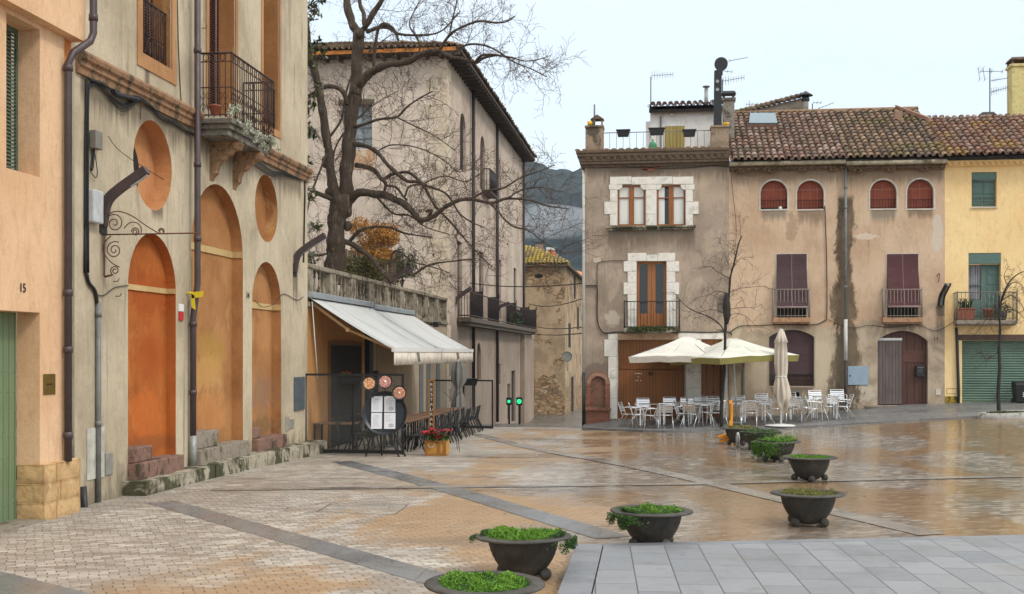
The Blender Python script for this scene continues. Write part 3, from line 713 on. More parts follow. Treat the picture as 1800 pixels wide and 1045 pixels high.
# impost bands across the niches
for (ua, ub, za, zt), dep, yy in ((A1, .2, (508, 517)), (A2, .26, (443, 454)), (A3, .24, (536, 546))):
    xr = CX + F * ((-9.35 * CP + ub * SP) / (9.35 * SP + ub * CP)); zb_, zt_ = FL.z(xr, yy[1]), FL.z(xr, yy[0]); 
    mb = MB(); mb.fbox(FL, ua + .03, ub - .03, zb_, zt_, -dep, -dep + .03); mb.fbox(FL, ub - .03, ub - .001, zb_, zt_, -dep, -.01); mb.fbox(FL, ua + .001, ua + .03, zb_, zt_, -dep, -.01)
    mb.build('impost_band', CREAM, H2)
# string course between the floors
zc1 = FL.z(140, 93); zc0 = FL.z(140, 131)
COURSE = stone('string_stone', c8(158, 122, 92), c8(134, 102, 76), c8(84, 74, 58), .5, .012, 4)
prof = [(0, zc0), (.05, zc0), (.06, zc0 + .1), (.10, zc0 + .13), (.10, zc0 + .2), (.15, zc0 + .23), (.17, zc1 - .05), (.15, zc1), (0, zc1 + .05)]
for (ua, ub) in ((u0 + .02, FL.u(346)), (FL.u(430), u1)):
    mb = MB()
    for (a, b) in zip(prof, prof[1:]):
        n = int((ub - ua) / .25)
        for i in range(n):
            p = ua + (ub - ua) * i / n; q = ua + (ub - ua) * (i + 1) / n; mb.quad(FL.pt(p, a[1], a[0]), FL.pt(q, a[1], a[0]), FL.pt(q, b[1], b[0]), FL.pt(p, b[1], b[0]))
    for uu in (ua, ub):
        face_poly(mb, FL, [(uu, 0)] * 0 or [(uu, 0)] * 0 + [], 0) if False else mb.mesh([FL.pt(uu, z, d) for d, z in prof], [tuple(range(len(prof)))])
    mb.build('string_course', COURSE, H2, rec=False)
# ledge and steps
zl = .25
for i, (xa, xb) in enumerate([(209, 262), (262, 330), (330, 392), (392, 440), (440, 497), (497, 536)]):
    pass
ledge = MB(); ua = FL.u(212); ue = 30.1; n = 7; cuts = [ua + (ue - ua) * k / n + random.uniform(-.2, .2) * (0 < k < n) for k in range(n + 1)]
for a, b in zip(cuts, cuts[1:]):
    rough_block(ledge, -9.35, -8.88 + random.uniform(-.012, .012), a + .006, b - .006, -.25, zl + zg(-9, a) * .5 + random.uniform(-.012, .012), .022)
ledge.build('stone_ledge', MOSSTONE, H2, rec=False)
def stp(ua, ub, z0, z1, d0, d1, mat, n=1):
    mb = MB()
    for k in range(n): mb.fbox(FL, ua + (ub - ua) * k / n + .003, ua + (ub - ua) * (k + 1) / n - .003, z0, z1, d0, d1)
    mb.build('step', mat, H2, bevel=.02)
z3 = FL.z(265, 780)
stp(A1[0] - .02, A1[1] - .1, .1, .53, -.2, .22, REDSTONE, 2); stp(A1[0] - .01, A1[0] + .78, .535, .8, -.2, .1, REDSTONE)
stp(A2[0] - .02, A2[1] - .12, .1, .54, -.24, .22, STEPSTONE, 4); stp(A2[0] + .02, A2[0] + 1.25, .545, .88, -.24, .08, STEPSTONE, 2)
stp(A3[0] - .02, A3[1] - .0, .0, .5, -.22, .16, REDSTONE, 2); stp(A3[0] + .0, A3[0] + .6, .505, .75, -.22, -.0, REDSTONE)
# rain pipe, conduit, cables
upx = FL.u(331); mb = MB()
rainpipe(mb, [FL.pt(upx, 14, .19), FL.pt(upx, FL.z(331, 500), .19), FL.pt(upx, FL.z(331, 560), .1), FL.pt(upx, FL.z(331, 768), .1)], .062,
         [FL.pt(upx, FL.z(331, y), .19 if y < 500 else .1) for y in (90, 290, 420, 570, 690)])
mb.build('rain_pipe', M['pipe'], H2)
mb = MB(); rainpipe(mb, [FL.pt(upx, FL.z(331, 766), .1), FL.pt(upx, .22, .1)], .07); mb.build('pipe_foot', M['zinc'], H2)
uc_ = FL.u(168); mb = MB(); rainpipe(mb, [FL.pt(uc_, FL.z(168, 533), .05), FL.pt(uc_, -.05, .05)], .045, [FL.pt(uc_, FL.z(168, y), .05) for y in (552, 745)]); mb.build('conduit', M['pipe_grey'], H2)
mb = MB(); uk = FL.u(136); mb.tube([FL.pt(uk, .33, .1), FL.pt(uk, .0, .12), FL.pt(uk + .03, -.08, .2)], .055, 10); mb.build('drain_foot', M['black'], H2)
CAB = simple('cable_rubber', (.012, .012, .013), .55)
def cab(mb, pts, r=.012, d=.03, fr=FL):
    P = []
    for q in pts:
        u, z = fr.px(q[0], q[1]); P.append(fr.pt(u, z, q[2] if len(q) > 2 else d))
    mb.tube(smooth_path(P), r, 6)
def smooth_path(P, k=4):
    P = [Vector(p) for p in P]
    if len(P) < 3: return P
    out = []
    for i in range(len(P) - 1):
        p0 = P[max(0, i - 1)]; p1 = P[i]; p2 = P[i + 1]; p3 = P[min(len(P) - 1, i + 2)]
        for j in range(k):
            t = j / k; out.append(.5 * ((2 * p1) + (p2 - p0) * t + (2 * p0 - 5 * p1 + 4 * p2 - p3) * t * t + (3 * p1 - p0 - 3 * p2 + p3) * t ** 3))
    return out + [P[-1]]
mb = MB()
for k in range(5):
    s_ = k * 2.0 + random.uniform(-1, 1)
    cab(mb, [(148 + k, 480), (148 + k * .8, 330), (148 + k, 170), (153 + k, 148 + k), (172, 146 + s_), (195, 170 + s_ * 1.6), (215, 182 + s_ * 2), (240, 172 + s_), (262, 185 + s_), (283, 205 + s_), (305, 214 + s_ * .8), (328, 230 + s_ * .5), (345, 236 + s_ * .4),
             (372, 238 + s_ * .4), (398, 246), (400, 256 + s_), (415, 262), (430, 270 + s_), (455, 285 + s_ * 2), (478, 300 + s_ * 1.5), (500, 303 + s_), (528, 317), (533, 322), (532, 400), (531, 462)], .009, .03 + .012 * (k % 3))
for k in range(4): cab(mb, [(150 + k, 140), (175, 150 - k), (205, 166 + k), (236, 176 - k * 2), (262, 188)], .012, .07)
cab(mb, [(190, 162), (200, 168), (234, 176)], .05, .09)
cab(mb, [(148, 480), (152, 497), (163, 512), (167, 535)], .03, .04); cab(mb, [(146, 480), (147, 400)], .02, .03); cab(mb, [(146, 400), (147, 250), (149, 140)], .014, .03)
cab(mb, [(166, 517), (180, 520), (200, 506), (224, 502)], .008, .02); cab(mb, [(157, 250), (155, 285), (154, 300), (163, 313), (166, 300), (160, 262)], .008, .05); cab(mb, [(160, 262), (158, 290), (156, 300)], .02, .05)
cab(mb, [(170, 240, .2), (185, 270, .3), (216, 318, .75)], .006)
cab(mb, [(446, 528), (460, 540), (480, 535), (497, 517), (520, 528), (532, 522)], .008, .02)
cab(mb, [(310, 0), (312, 80), (315, 150), (318, 196)], .009, .02); cab(mb, [(246, 187), (245, 210)], .006, .02)
mb.build('cable', CAB, H2)
mb = MB(); u_, z_ = FL.px(161, 247); mb.fbox(FL, u_ - .12, u_ + .12, z_ - .15, z_ + .15, .02, .14); mb.build('junction_box', simple('box_grey', c8(125, 120, 110), .6), H2, bevel=.015)
mb = MB(); u_, z_ = FL.px(159, 364); mb.fbox(FL, u_ - .17, u_ + .17, z_ - .27, z_ + .27, .02, .15); mb.build('meter_box', simple('box_white', c8(190, 194, 194), .45), H2, bevel=.025)
def panel_px(x0, x1, y0, y1, mat, name, parent=H2, d=.02, fr=FL, bev=.006):
    ua, ub = fr.u(x0), fr.u(x1); xm = (x0 + x1) / 2; mb = MB(); mb.fbox(fr, ua, ub, fr.z(xm, y1), fr.z(xm, y0), 0, d); return mb.build(name, mat, parent, bevel=bev)
cb = panel_px(152, 182, 752, 842, simple('cab_paint', c8(196, 194, 182), .55, 0, .4, 4), 'cabinet_door')
panel_px(184, 197, 797, 835, simple('vent_paint', c8(140, 138, 130), .6), 'vent_plate'); panel_px(516, 533, 663, 721, simple('steel_blue', c8(88, 98, 104), .5), 'meter_cover', d=.05)
panel_px(501, 508, 733, 758, simple('vp', c8(160, 155, 142), .6), 'vent_plate'); panel_px(509, 516, 737, 754, simple('vp2', c8(150, 145, 135), .6), 'vent_plate')
ap = panel_px(313, 321, 535, 548, M['white'], 'alarm_plate', d=.03); panel_px(313.5, 320.5, 549, 564, M['red'], 'alarm_plate', d=.03)
u_, z_ = FL.px(435, 520); text_on(FL, '14', u_, z_, .15, .012, M['black'], H2, 'house_number')
for (x, y) in ((203, 521), (199, 495), (355, 50), (566, 380)): 
    if x > 500: continue
    mb = MB(); u_, z_ = FL.px(x, y); mb.tube([FL.pt(u_, z_, 0), FL.pt(u_, z_, .08), FL.pt(u_ + .02, z_ + .05, .1)], .008, 6); mb.build('wall_hook', M['iron'], H2)

# ---- ironwork helpers
def spiral(fr_pt, cx, cz, r0, turns, a0, sgn=1, n=40, rmin=.02):
    return [fr_pt(cx + (r0 + (rmin - r0) * i / n) * math.cos(a0 + sgn * 2 * math.pi * turns * i / n), cz + (r0 + (rmin - r0) * i / n) * math.sin(a0 + sgn * 2 * math.pi * turns * i / n)) for i in range(n + 1)]
# balcony of the grey house
bu0, bu1 = FL.u(345), 25.15; bz = onX(405, 207, -8.63)[2]; bd = .72; rz = onX(405, 92, -8.63)[2]
BAL = MB(); prof = [(-.46, .0), (-.40, .52), (-.30, .56), (-.22, .62), (-.13, .66), (-.10, .72), (0, .74)]
BAL.fbox(FL, bu0, bu1, bz - .1, bz, 0, bd + .03); BAL.fbox(FL, bu0 + .05, bu1 - .05, bz - .2, bz - .101, 0, bd - .03); BAL.fbox(FL, bu0 + .1, bu1 - .1, bz - .33, bz - .201, 0, bd - .09)
bal = BAL.build('balcony', stone('balcony_stone', c8(128, 122, 112), c8(105, 100, 92), c8(80, 78, 60), .3, .01, 5), H2, bevel=.015)
rl = MB()
def bar_front(u): return lambda z: FL.pt(u, z, bd - .02)
def baluster_run(P0, P1, zb, zt, step, r=.011, mb=None):
    P0 = Vector(P0); P1 = Vector(P1); n = max(1, int(round((P1 - P0).length / step)))
    for i in range(n + 1):
        p = P0.lerp(P1, i / n); mb.tube([(p.x, p.y, zb), (p.x, p.y, zt)], r, 6)
Q0 = FL.pt(bu0 + .02, 0, .02); Q1 = FL.pt(bu0 + .02, 0, bd); Q2 = FL.pt(bu1 - .02, 0, bd); Q3 = FL.pt(bu1 - .02, 0, .02)
for a, b in ((Q0, Q1), (Q1, Q2), (Q2, Q3)):
    a = Vector(a); b = Vector(b)
    for zz, rr in ((rz, .022), (rz - .17, .012), (bz + .07, .016), (bz + .62, .012)): rl.tube([(a.x, a.y, zz), (b.x, b.y, zz)], rr, 6)
    baluster_run(a, b, bz + .02, rz, .125, .010, rl)
    L = (b - a).length; t = (b - a) / L; n = int(L / .25)
    for i in range(n):       # scrolls in the lower panel and a ring frieze above
        c = a + t * ((i + .5) * L / n)
        for zc, sg in ((bz + .22, 1), (bz + .47, -1)):
            for sd in (-1, 1):
                rl.tube([Vector((c.x, c.y, 0)) + t * (sd * .055) + t * (.055 * math.cos(w)) * sd * (1 - k / 16) + Vector((0, 0, zc + sg * .1 * math.sin(w) * (1 - k / 18))) for k, w in enumerate([j * .55 for j in range(12)])], .007, 4)
        rl.tube([Vector((c.x, c.y, rz - .085)) + t * (.05 * math.cos(w)) + Vector((0, 0, .07 * math.sin(w))) for w in [j * math.pi / 5 for j in range(11)]], .007, 4)
rl.build('railing', M['iron'], bal)
for uu in (FL.u(372), FL.u(412)):
    c = MB(); p = [(.0, -.33), (.62, -.33), (.66, -.40), (.60, -.50), (.48, -.52), (.42, -.60), (.34, -.62), (.28, -.72), (.20, -.74), (.14, -.86), (.12, -.98), (.04, -1.05), (0, -1.15)]
    vs = [FL.pt(uu - .11, bz + z, d) for d, z in p] + [FL.pt(uu + .11, bz + z, d) for d, z in p]; n = len(p)
    c.mesh(vs, [tuple(range(n)), tuple(reversed(range(n, 2 * n)))] + [(i, (i + 1) % n, n + (i + 1) % n, n + i) for i in range(n)])
    c.tube([FL.pt(uu - .13, bz - .43, .56), FL.pt(uu + .13, bz - .43, .56)], .075, 12)
    c.build('bracket', stone('bracket_stone', c8(160, 126, 96), c8(130, 100, 74), c8(90, 74, 52), .3, .01, 6), bal, bevel=.006)
# small railings at the side windows
for lo, z2 in ((loops[5], 1.05), (loops[7], 1.0)):
    ua, ub, za = lo[0][0] + .02, lo[1][0] - .02, lo[0][1]; mb = MB(); a = FL.pt(ua, 0, -.1); b = FL.pt(ub, 0, -.1)
    for zz, rr in ((za + z2, .018), (za + z2 - .16, .01), (za + .06, .014), (za + .45, .01)): mb.tube([(a.x, a.y, zz), (b.x, b.y, zz)], rr, 6)
    baluster_run(a, b, za + .02, za + z2, .1, .010, mb); n = int((ub - ua) / .2)
    for i in range(n):
        c = ua + (i + .5) * (ub - ua) / n
        for zc in (za + .25, za + z2 - .08):
            h = .16 if zc < za + .4 else .06
            mb.tube([FL.pt(c + .07 * math.cos(w), zc + h * math.sin(w), -.1) for w in [j * math.pi / 5 for j in range(11)]], .008, 4)
    mb.build('window_railing', M['iron'], H2)
# balcony plants
def leaf_cloud(mb, c, rad, n, size, up=.3, seed=0, tri=False):
    rnd = random.Random(seed); c = Vector(c)
    for _ in range(n):
        while True:
            v = Vector((rnd.uniform(-1, 1), rnd.uniform(-1, 1), rnd.uniform(-1, 1)))
            if v.length <= 1: break
        p = c + Vector((v.x * rad[0], v.y * rad[1], v.z * rad[2])); a = Vector((rnd.gauss(0, 1), rnd.gauss(0, 1), rnd.gauss(0, 1) + up)).normalized(); b = a.cross(Vector((rnd.gauss(0, 1), rnd.gauss(0, 1), rnd.gauss(0, 1)))).normalized()
        s = size * rnd.uniform(.6, 1.4); mb.ct = rnd.random()
        mb.quad(p - a * s, p - b * s * .4, p + a * s, p + b * s * .4)
def leafmat(name, c1, c2, rough=.6):
    m = NM(name, rough, .3); t = m.attr('tint'); m.col(m.mix(t, c1, c2)); m.p.inputs['Subsurface Weight'].default_value = 0; return m.m
PALE = leafmat('pale_succulent', c8(150, 158, 130), c8(200, 200, 185)); GRN = leafmat('green_leaf', (.035, .075, .018), (.09, .15, .03)); DGRN = leafmat('dark_leaf', (.012, .026, .012), (.045, .07, .022))
rnd = random.Random(5)
for i, (x, y) in enumerate([(410, 190), (432, 214), (455, 232), (478, 248)]):
    p = onX(x, y, -8.6); t = thing('balcony_plant', ['pale succulent spilling over the near corner of the iron balcony', 'pale flowering succulent in the middle of the balcony edge, left one', 'pale flowering succulent in the middle of the balcony edge, right one', 'pale succulent hanging at the far corner of the iron balcony'][i], 'plant', p, 'succulents along the balcony')
    mb = MB(); 
    for k in range(7):
        q = Vector(p) + Vector((rnd.uniform(-.05, .08), rnd.uniform(-.25, .25), rnd.uniform(-.25, .05))); mb.tube([Vector(p) + Vector((-.1, 0, -.05)), (Vector(p) + q) / 2 + Vector((.04, 0, .05)), q], .008, 4)
        leaf_cloud(mb, q, (.06, .08, .07), 40, .03, seed=i * 9 + k)
    mb.build('foliage', PALE, t)
p = onX(378, 195, -8.85); p = (p[0], p[1], bz + .004); t = tag((lambda mb: (mb.lathe([(.001, 0), (.08, 0), (.11, .16), (.125, .165), (.125, .19), (.1, .19)], p, 16), mb.build('flower_pot', M['terracotta'], loc=p))[1])(MB()), 'brown flower pot standing on the iron balcony', 'flower pot')
# wrought iron sign bracket
def FY_pt(Y): return lambda x, z: Vector((x, Y, z))
ys = 18.56; q = lambda x, y: onY(x, y, ys)
SB = MB(); 
SB.tube([q(181, 413), q(352, 410)], .013, 6)
def q_sp(x, y, rpx, turns, a0, sg): 
    c = q(x, y); r = rpx / 108.0; return spiral(FY_pt(ys), c[0], c[2], r, turns, a0, sg, 36, .02)
for (x, y, r_, tn, a0, sg) in ((201, 393, 19, 1.9, R(200), -1), (201, 440, 16, 1.9, R(60), 1), (202, 476, 9, 1.6, R(250), -1), (238, 408, 8, 1.7, R(180), -1), (284, 407, 6, 1.6, R(180), -1)): SB.tube(q_sp(x, y, r_, tn, a0, sg), .010, 5)
SB.tube(smooth_path([q(182, 400), q(190, 378), q(208, 372), q(232, 380), q(258, 398), q(282, 412)]), .010, 5)
SB.tube(smooth_path([q(218, 402), q(228, 392), q(240, 392), q(248, 400), q(248, 410)]), .009, 5)
SB.tube(smooth_path([q(195, 415), q(183, 428), q(183, 446), q(196, 462), q(210, 470)]), .010, 5)
SB.tube([q(184, 413), q(183, 486)], .011, 6); SB.tube([q(184, 487), q(196, 484)], .02, 6)
tag(SB.build('sign_bracket', M['rust'], loc=q(183, 413)), 'rusty wrought iron scroll bracket sticking out beside the orange arch', 'bracket')
# curved street lamp arms
def lamp_arm(base, tip, label, w=.11):
    b = Vector(base); t = Vector(tip); t_ = thing('wall_lamp', label, 'street lamp', b, 'curved metal lamps on the walls')
    mb = MB(); c1 = b + Vector(((t.x - b.x) * .10, 0, (t.z - b.z) * .42)); c2 = b + Vector(((t.x - b.x) * .38, 0, (t.z - b.z) * .66))
    P = smooth_path([b, c1, c2, t], 6); n = len(P)
    for i in range(n - 1):
        d_ = (P[i + 1] - P[i]).normalized(); nn = Vector((-d_.z, 0, d_.x)); 
        def sec(p, s): return [p + nn * (w * .42) + Vector((0, s, 0)), p - nn * (w * .42) + Vector((0, s * .8, 0))]
        a1, a2 = sec(P[i], -w / 2); b1, b2 = sec(P[i], w / 2); e1, e2 = sec(P[i + 1], -w / 2); f1, f2 = sec(P[i + 1], w / 2)
        mb.mesh([a1, b1, b2, a2, e1, f1, f2, e2], [(0, 1, 5, 4), (1, 2, 6, 5), (2, 3, 7, 6), (3, 0, 4, 7), (0, 3, 2, 1), (4, 5, 6, 7)])
    mb.build('lamp_body', M['pipe'], t_)
    mb = MB(); mb.box(b.x - .02, b.x + .03, b.y - w * .7, b.y + w * .7, b.z - .12, b.z + .2); mb.build('wall_plate', M['black'], t_)
    mb = MB(); d_ = (t - c2).normalized(); nn = Vector((-d_.z, 0, d_.x)); e = c2.lerp(t, .35) - nn * (w * .44); f = t - nn * (w * .44) - d_ * .04
    mb.hexa([e + Vector((0, -.03, 0)), e + Vector((0, .03, 0)), f + Vector((0, .03, 0)), f + Vector((0, -.03, 0)), e + Vector((0, -.03, 0)) - nn * .02, e + Vector((0, .03, 0)) - nn * .02, f + Vector((0, .03, 0)) - nn * .02, f + Vector((0, -.03, 0)) - nn * .02])
    mb.build('diffuser', M['offwhite_box'], t_)
lamp_arm(q(180, 398), q(258, 299), 'curved brown street lamp on the grey house beside the round recess', .16)
lamp_arm(onY(517, 478, 28.8), onY(572, 414, 28.8), 'curved street lamp at the far corner of the grey house above the awning', .17)
# ribbon
mb = MB(); yb = FL.u(331) - .08; a = lambda x, y: Vector(onY(x, y, yb))
mb.quad(a(336, 514), a(358, 512), a(357, 522), a(337, 525)); mb.quad(a(335, 516), a(342, 520), a(344, 545), a(337, 541)); mb.tube([a(325, 516) , a(331, 515), a(337, 515)], .02, 6)
o = mb.build('ribbon', M['yellow'], loc=a(336, 520)); sm = o.modifiers.new('s', 'SOLIDIFY'); sm.thickness = .006; tag(o, 'yellow ribbon tied round the brown rain pipe', 'ribbon')

# ================================================================== TERRACE WALL, AWNINGS, RESTAURANT
FT = Frame('X', -9.4)
TW = thing('terrace_wall', 'long garden retaining wall topped by a stone balustrade above the awnings', 'wall', (-9.4, 40, 0))
zr = FT.z(785, 524); zrb = FT.z(785, 566)
zr = (zr + FT.z(560, 469)) / 2; zrb = (zrb + FT.z(560, 534)) / 2
WALLT = plaster('terrace_render', c8(190, 174, 150), c8(168, 150, 126), dirt=c8(100, 88, 72), streak=.5, dirt_amt=.5)
mb = MB(); mb.fbox(FT, 29.92, 49.88, -.6, zrb - .14, -1.0, 0); mb.build('wall', WALLT, TW)
BALST = stone('balustrade_stone', c8(156, 146, 128), c8(124, 114, 98), c8(72, 68, 50), .45, .012, 6)
mb = MB(); mb.fbox(FT, 29.92, 49.88, zrb - .138, zrb, -.4, .09); mb.fbox(FT, 29.92, 49.88, zr - .12, zr, -.32, .05); mb.build('coping', BALST, TW, bevel=.02)
posts = [29.95 + i * 2.2 for i in range(10)]
mb = MB()
for p in posts: mb.fbox(FT, p, p + (.55 if p < 49 else .1), zrb + .002, zr - .122, -.28, .02)
mb.build('balustrade_post', BALST, TW, bevel=.01)
hb = zr - .122 - zrb
bm_proto = None
for k in range(len(posts) - 1):
    ua, ub = posts[k] + .55, posts[k + 1]
    for j in range(4):
        uu = ua + (ub - ua) * (j + .5) / 4
        if bm_proto is None:
            b_ = MB(); b_.lathe([(.06, 0), (.06, .05), (.03, .07), (.03, .12), (.06, .22), (.062, .28), (.028, .42), (.024, .5), (.045, .54), (.03, .6), (.055, .64), (.055, .68)], (0, 0, 0), 10)
            for v in b_.v: v.z *= hb / .68
            bm_proto = b_
        b2 = MB(); b2.v = [v + Vector((-9.4 - .13, uu, zrb + .001)) for v in bm_proto.v]; b2.f = bm_proto.f; b2.sm = bm_proto.sm; b2.tint = bm_proto.tint
        if k == 0 and j == 0: first = b2.build('baluster', BALST, TW); me0 = first.data; off0 = uu
        else:
            o = first.copy(); COL.objects.link(o); o.location = (0, uu - off0, 0); o.parent = TW
# facing panels and gate
mb = MB(); mb.fbox(FT, 30.0, 35.9, -.3, 3.7, 0, .012); mb.build('painted_panel', plaster('ochre_panel', c8(205, 150, 92), c8(186, 140, 95), dirt=c8(120, 90, 60)), TW)
g0, g1 = FT.u(577), FT.u(631); gz = FT.z(600, 607)
mb = MB(); mb.fbox(FT, g0, g1, -.2, gz, .012, .02); mb.build('gate_opening', M['dark_in'], TW)
mb = MB()
n = 26
for i in range(n + 1):
    uu = g0 + (g1 - g0) * i / n; mb.tube([FT.pt(uu, -.15, .06), FT.pt(uu, gz, .06)], .018, 5)
for zz in (-.1, .6, gz - .03): mb.fbox(FT, g0, g1, zz, zz + .04, .04, .08)
mb.build('gate_bars', simple('gate_iron', (.06, .052, .045), .6), TW)
mb = MB(); mb.fbox(FT, g0 - .1, g0, -.2, gz + .1, .013, .08); mb.fbox(FT, g1, g1 + .1, -.2, gz + .1, .013, .08); mb.fbox(FT, g0, g1, gz, gz + .1, .013, .08); mb.build('gate_frame', simple('gate_wood', c8(130, 95, 60), .7), TW)
mb = MB(); mb.fbox(FT, 36.0, 36.5, -.2, 3.55, 0, .16); mb.build('dark_post', M['black'], TW, bevel=.01)
mb = MB(); mb.fbox(FT, 36.55, 37.4, -.2, 1.9, .001, .1); mb.build('side_door', M['dark_in'], TW)
mb = MB(); mb.fbox(FT, 37.45, 42.8, -.2, 3.5, 0, .03); mb.build('board_cladding', wood('pale_boards', c8(176, 150, 118), 'Z', .28, .7, .7, 'Y', .2), TW)
mb = MB()
for uu in (44.2, 45.6, 47.6): mb.fbox(FT, uu, uu + .7, .0, 2.4, .001, .03)
mb.build('grey_shutter', simple('door_grey', c8(112, 112, 112), .6), TW)
lamp_arm(onY(680, 514, 39.2), onY(724, 470, 39.2), 'curved street lamp fixed to the balustrade under the bare tree', .17)
mb = MB(); p = Vector(onX(762, 571, -9.2)); mb.box(p.x, p.x + .2, p.y - .12, p.y + .12, p.z - .1, p.z + .1); mb.box(p.x - .15, p.x - .001, p.y - .02, p.y + .02, p.z - .03, p.z + .03)
tag(mb.build('floodlight', M['black'], loc=p, bevel=.01), 'small black floodlight under the far end of the balustrade', 'floodlight')
# ---- awnings
def stripes():
    m = NM('awning_cloth', .8, .2); w = m.world(); y = m.xyz(w)[1]
    wv = m.math('FRACT', m.math('MULTIPLY', y, 7.0)); k = m.math('LESS_THAN', wv, .42)
    big = m.math('LESS_THAN', m.math('FRACT', m.math('MULTIPLY', y, .9)), .5)
    c = m.mix(m.math('MULTIPLY', k, .35), c8(196, 196, 192), c8(138, 142, 146))
    c = m.mix(m.step(m.noise(.9, 5, .65, m.mapv((.5, 1.6, .5), src=w), .5), .45, .75, 0, .55), c, c8(128, 130, 131))
    m.col(c); m.bump(m.noise(2.2, 4, .5, w), .02, .5); return m.m
AWN = stripes()
def awning(y0, y1, za, zo, label, mark):
    xo = -7.06; t = thing('awning', label, 'awning', (-9.35, y0, za), 'awnings over the restaurant terrace')
    mb = MB(); nx, ny = 14, 16; vs = []; 
    for j in range(ny + 1):
        for i in range(nx + 1):
            a = i / nx; b = j / ny; x = -9.3 + (xo + 9.3) * a; y = y0 + (y1 - y0) * b
            z = za + (zo - za) * a - .05 * math.sin(math.pi * a) * (1 - .25 * math.cos(b * math.pi * 6)); vs.append((x, y, z))
    mb.mesh(vs, [(j * (nx + 1) + i, j * (nx + 1) + i + 1, (j + 1) * (nx + 1) + i + 1, (j + 1) * (nx + 1) + i) for j in range(ny) for i in range(nx)], True)
    cl = mb.build('canopy', AWN, t, rec=False); s = cl.modifiers.new('s', 'SOLIDIFY'); s.thickness = .008
    mb = MB(); mb.box(xo - .04, xo + .05, y0, y1, zo - .07, zo + .05); mb.build('front_bar', M['white'], t)
    mb = MB(); n = 90; vs = []
    for i in range(n + 1):
        y = y0 + (y1 - y0) * i / n; dd = .018 * math.sin(i * 1.3) + .01 * math.sin(i * .37)
        vs += [(xo + .03, y, zo - .04), (xo + .03 + dd, y, zo - .42 + .012 * math.sin(i * 2.1) )]
    mb.mesh(vs, [(2 * i, 2 * i + 1, 2 * i + 3, 2 * i + 2) for i in range(n)], True)
    va = mb.build('valance', simple('valance_cloth', c8(226, 216, 200), .85, 0, .3, 3), t, rec=False); s = va.modifiers.new('s', 'SOLIDIFY'); s.thickness = .006
    # looping monogram on the valance
    mb = MB(); yc = y0 + (y1 - y0) * mark; zc = zo - .22
    for dy, lw in ((-.10, .012), (.02, .008), (.12, .012)):
        mb.tube([(xo + .06, yc + dy - .09, zc + .13), (xo + .06, yc + dy, zc), (xo + .06, yc + dy + .06, zc - .13)], lw, 4)
    mb.tube([(xo + .06, yc - .2, zc + .13), (xo + .06, yc + .04, zc + .13)], .008, 4); mb.tube([(xo + .06, yc - .04, zc - .13), (xo + .06, yc + .16, zc - .13)], .008, 4)
    mb.build('monogram', M['pipe_grey'], va)
    mb = MB(); mb.box(-9.4, -9.2, y0, y1, za + .0, za + .16); mb.build('roller_box', simple('roller_alu', c8(165, 172, 176), .4, .3, .2, 4), t, bevel=.02)
    for yy in (y0 + .12, y1 - .15):
        mb = MB(); mid = Vector((-8.3, yy + .0, (za + zo) / 2 - .17)); mb.tube([(-9.3, yy, za - .12), mid], .045, 6); mb.tube([mid, (xo - .03, yy, zo)], .04, 6); mb.tube([mid - Vector((0, .05, 0)), mid + Vector((0, .05, 0))], .06, 8)
        mb.build('folding_arm', simple('arm_beige', c8(176, 140, 100), .5), t)
    return t
zo = onX(690, 614, -7.06)[2]
za = FT.z(560, 527)
a1 = awning(29.95, 36.45, za, zo, 'striped grey and white awning nearest the grey house', .45)
a2 = awning(36.6, 42.6, za - .05, zo, 'striped grey awning farther along, beyond the first', .45)
mb = MB(); mb.tube([(-9.25, 29.98, za - .1), (-9.1, 29.98, 1.8)], .012, 6); mb.build('crank_rod', M['white'], a1)
# ---- glass screens
def screen(name, label, x0, x1, y, z0, z1, muntins=()):
    t = thing(name, label, 'glass screen', (x0, y, z0), 'glass screens round the restaurant terrace'); w = .055
    mb = MB(); mb.box(x0, x0 + w, y - w / 2, y + w / 2, z0, z1); mb.box(x1 - w, x1, y - w / 2, y + w / 2, z0, z1); mb.box(x0 + w, x1 - w, y - w / 2, y + w / 2, z1 - w, z1); mb.box(x0 + w, x1 - w, y - w / 2, y + w / 2, z0 + .02, z0 + .11)
    for m_ in muntins: mb.box(m_ - w / 2, m_ + w / 2, y - w / 2, y + w / 2, z0 + .11, z1 - w)
    mb.build('frame', M['black'], t); mb = MB(); mb.box(x0 + w, x1 - w, y - .005, y + .005, z0 + .11, z1 - w); mb.build('pane', M['glass'], t); return t
zt_ = onY(600, 657, 29.75)[2]
zg0 = zg(-8, 29.75)
screen('glass_screen', 'black framed glass screen beside the grey house, behind the menu stand', onY(535, 700, 29.75)[0], onY(710, 700, 29.75)[0], 29.75, zg0, zt_, (onY(621, 700, 29.75)[0],))
z2 = onY(850, 668, 41.2)[2]
screen('glass_screen', 'black framed glass screen at the far end of the restaurant terrace', onY(760, 700, 41.2)[0], onY(867, 700, 41.2)[0], 41.2, -.22, z2, (onY(815, 700, 41.2)[0],))
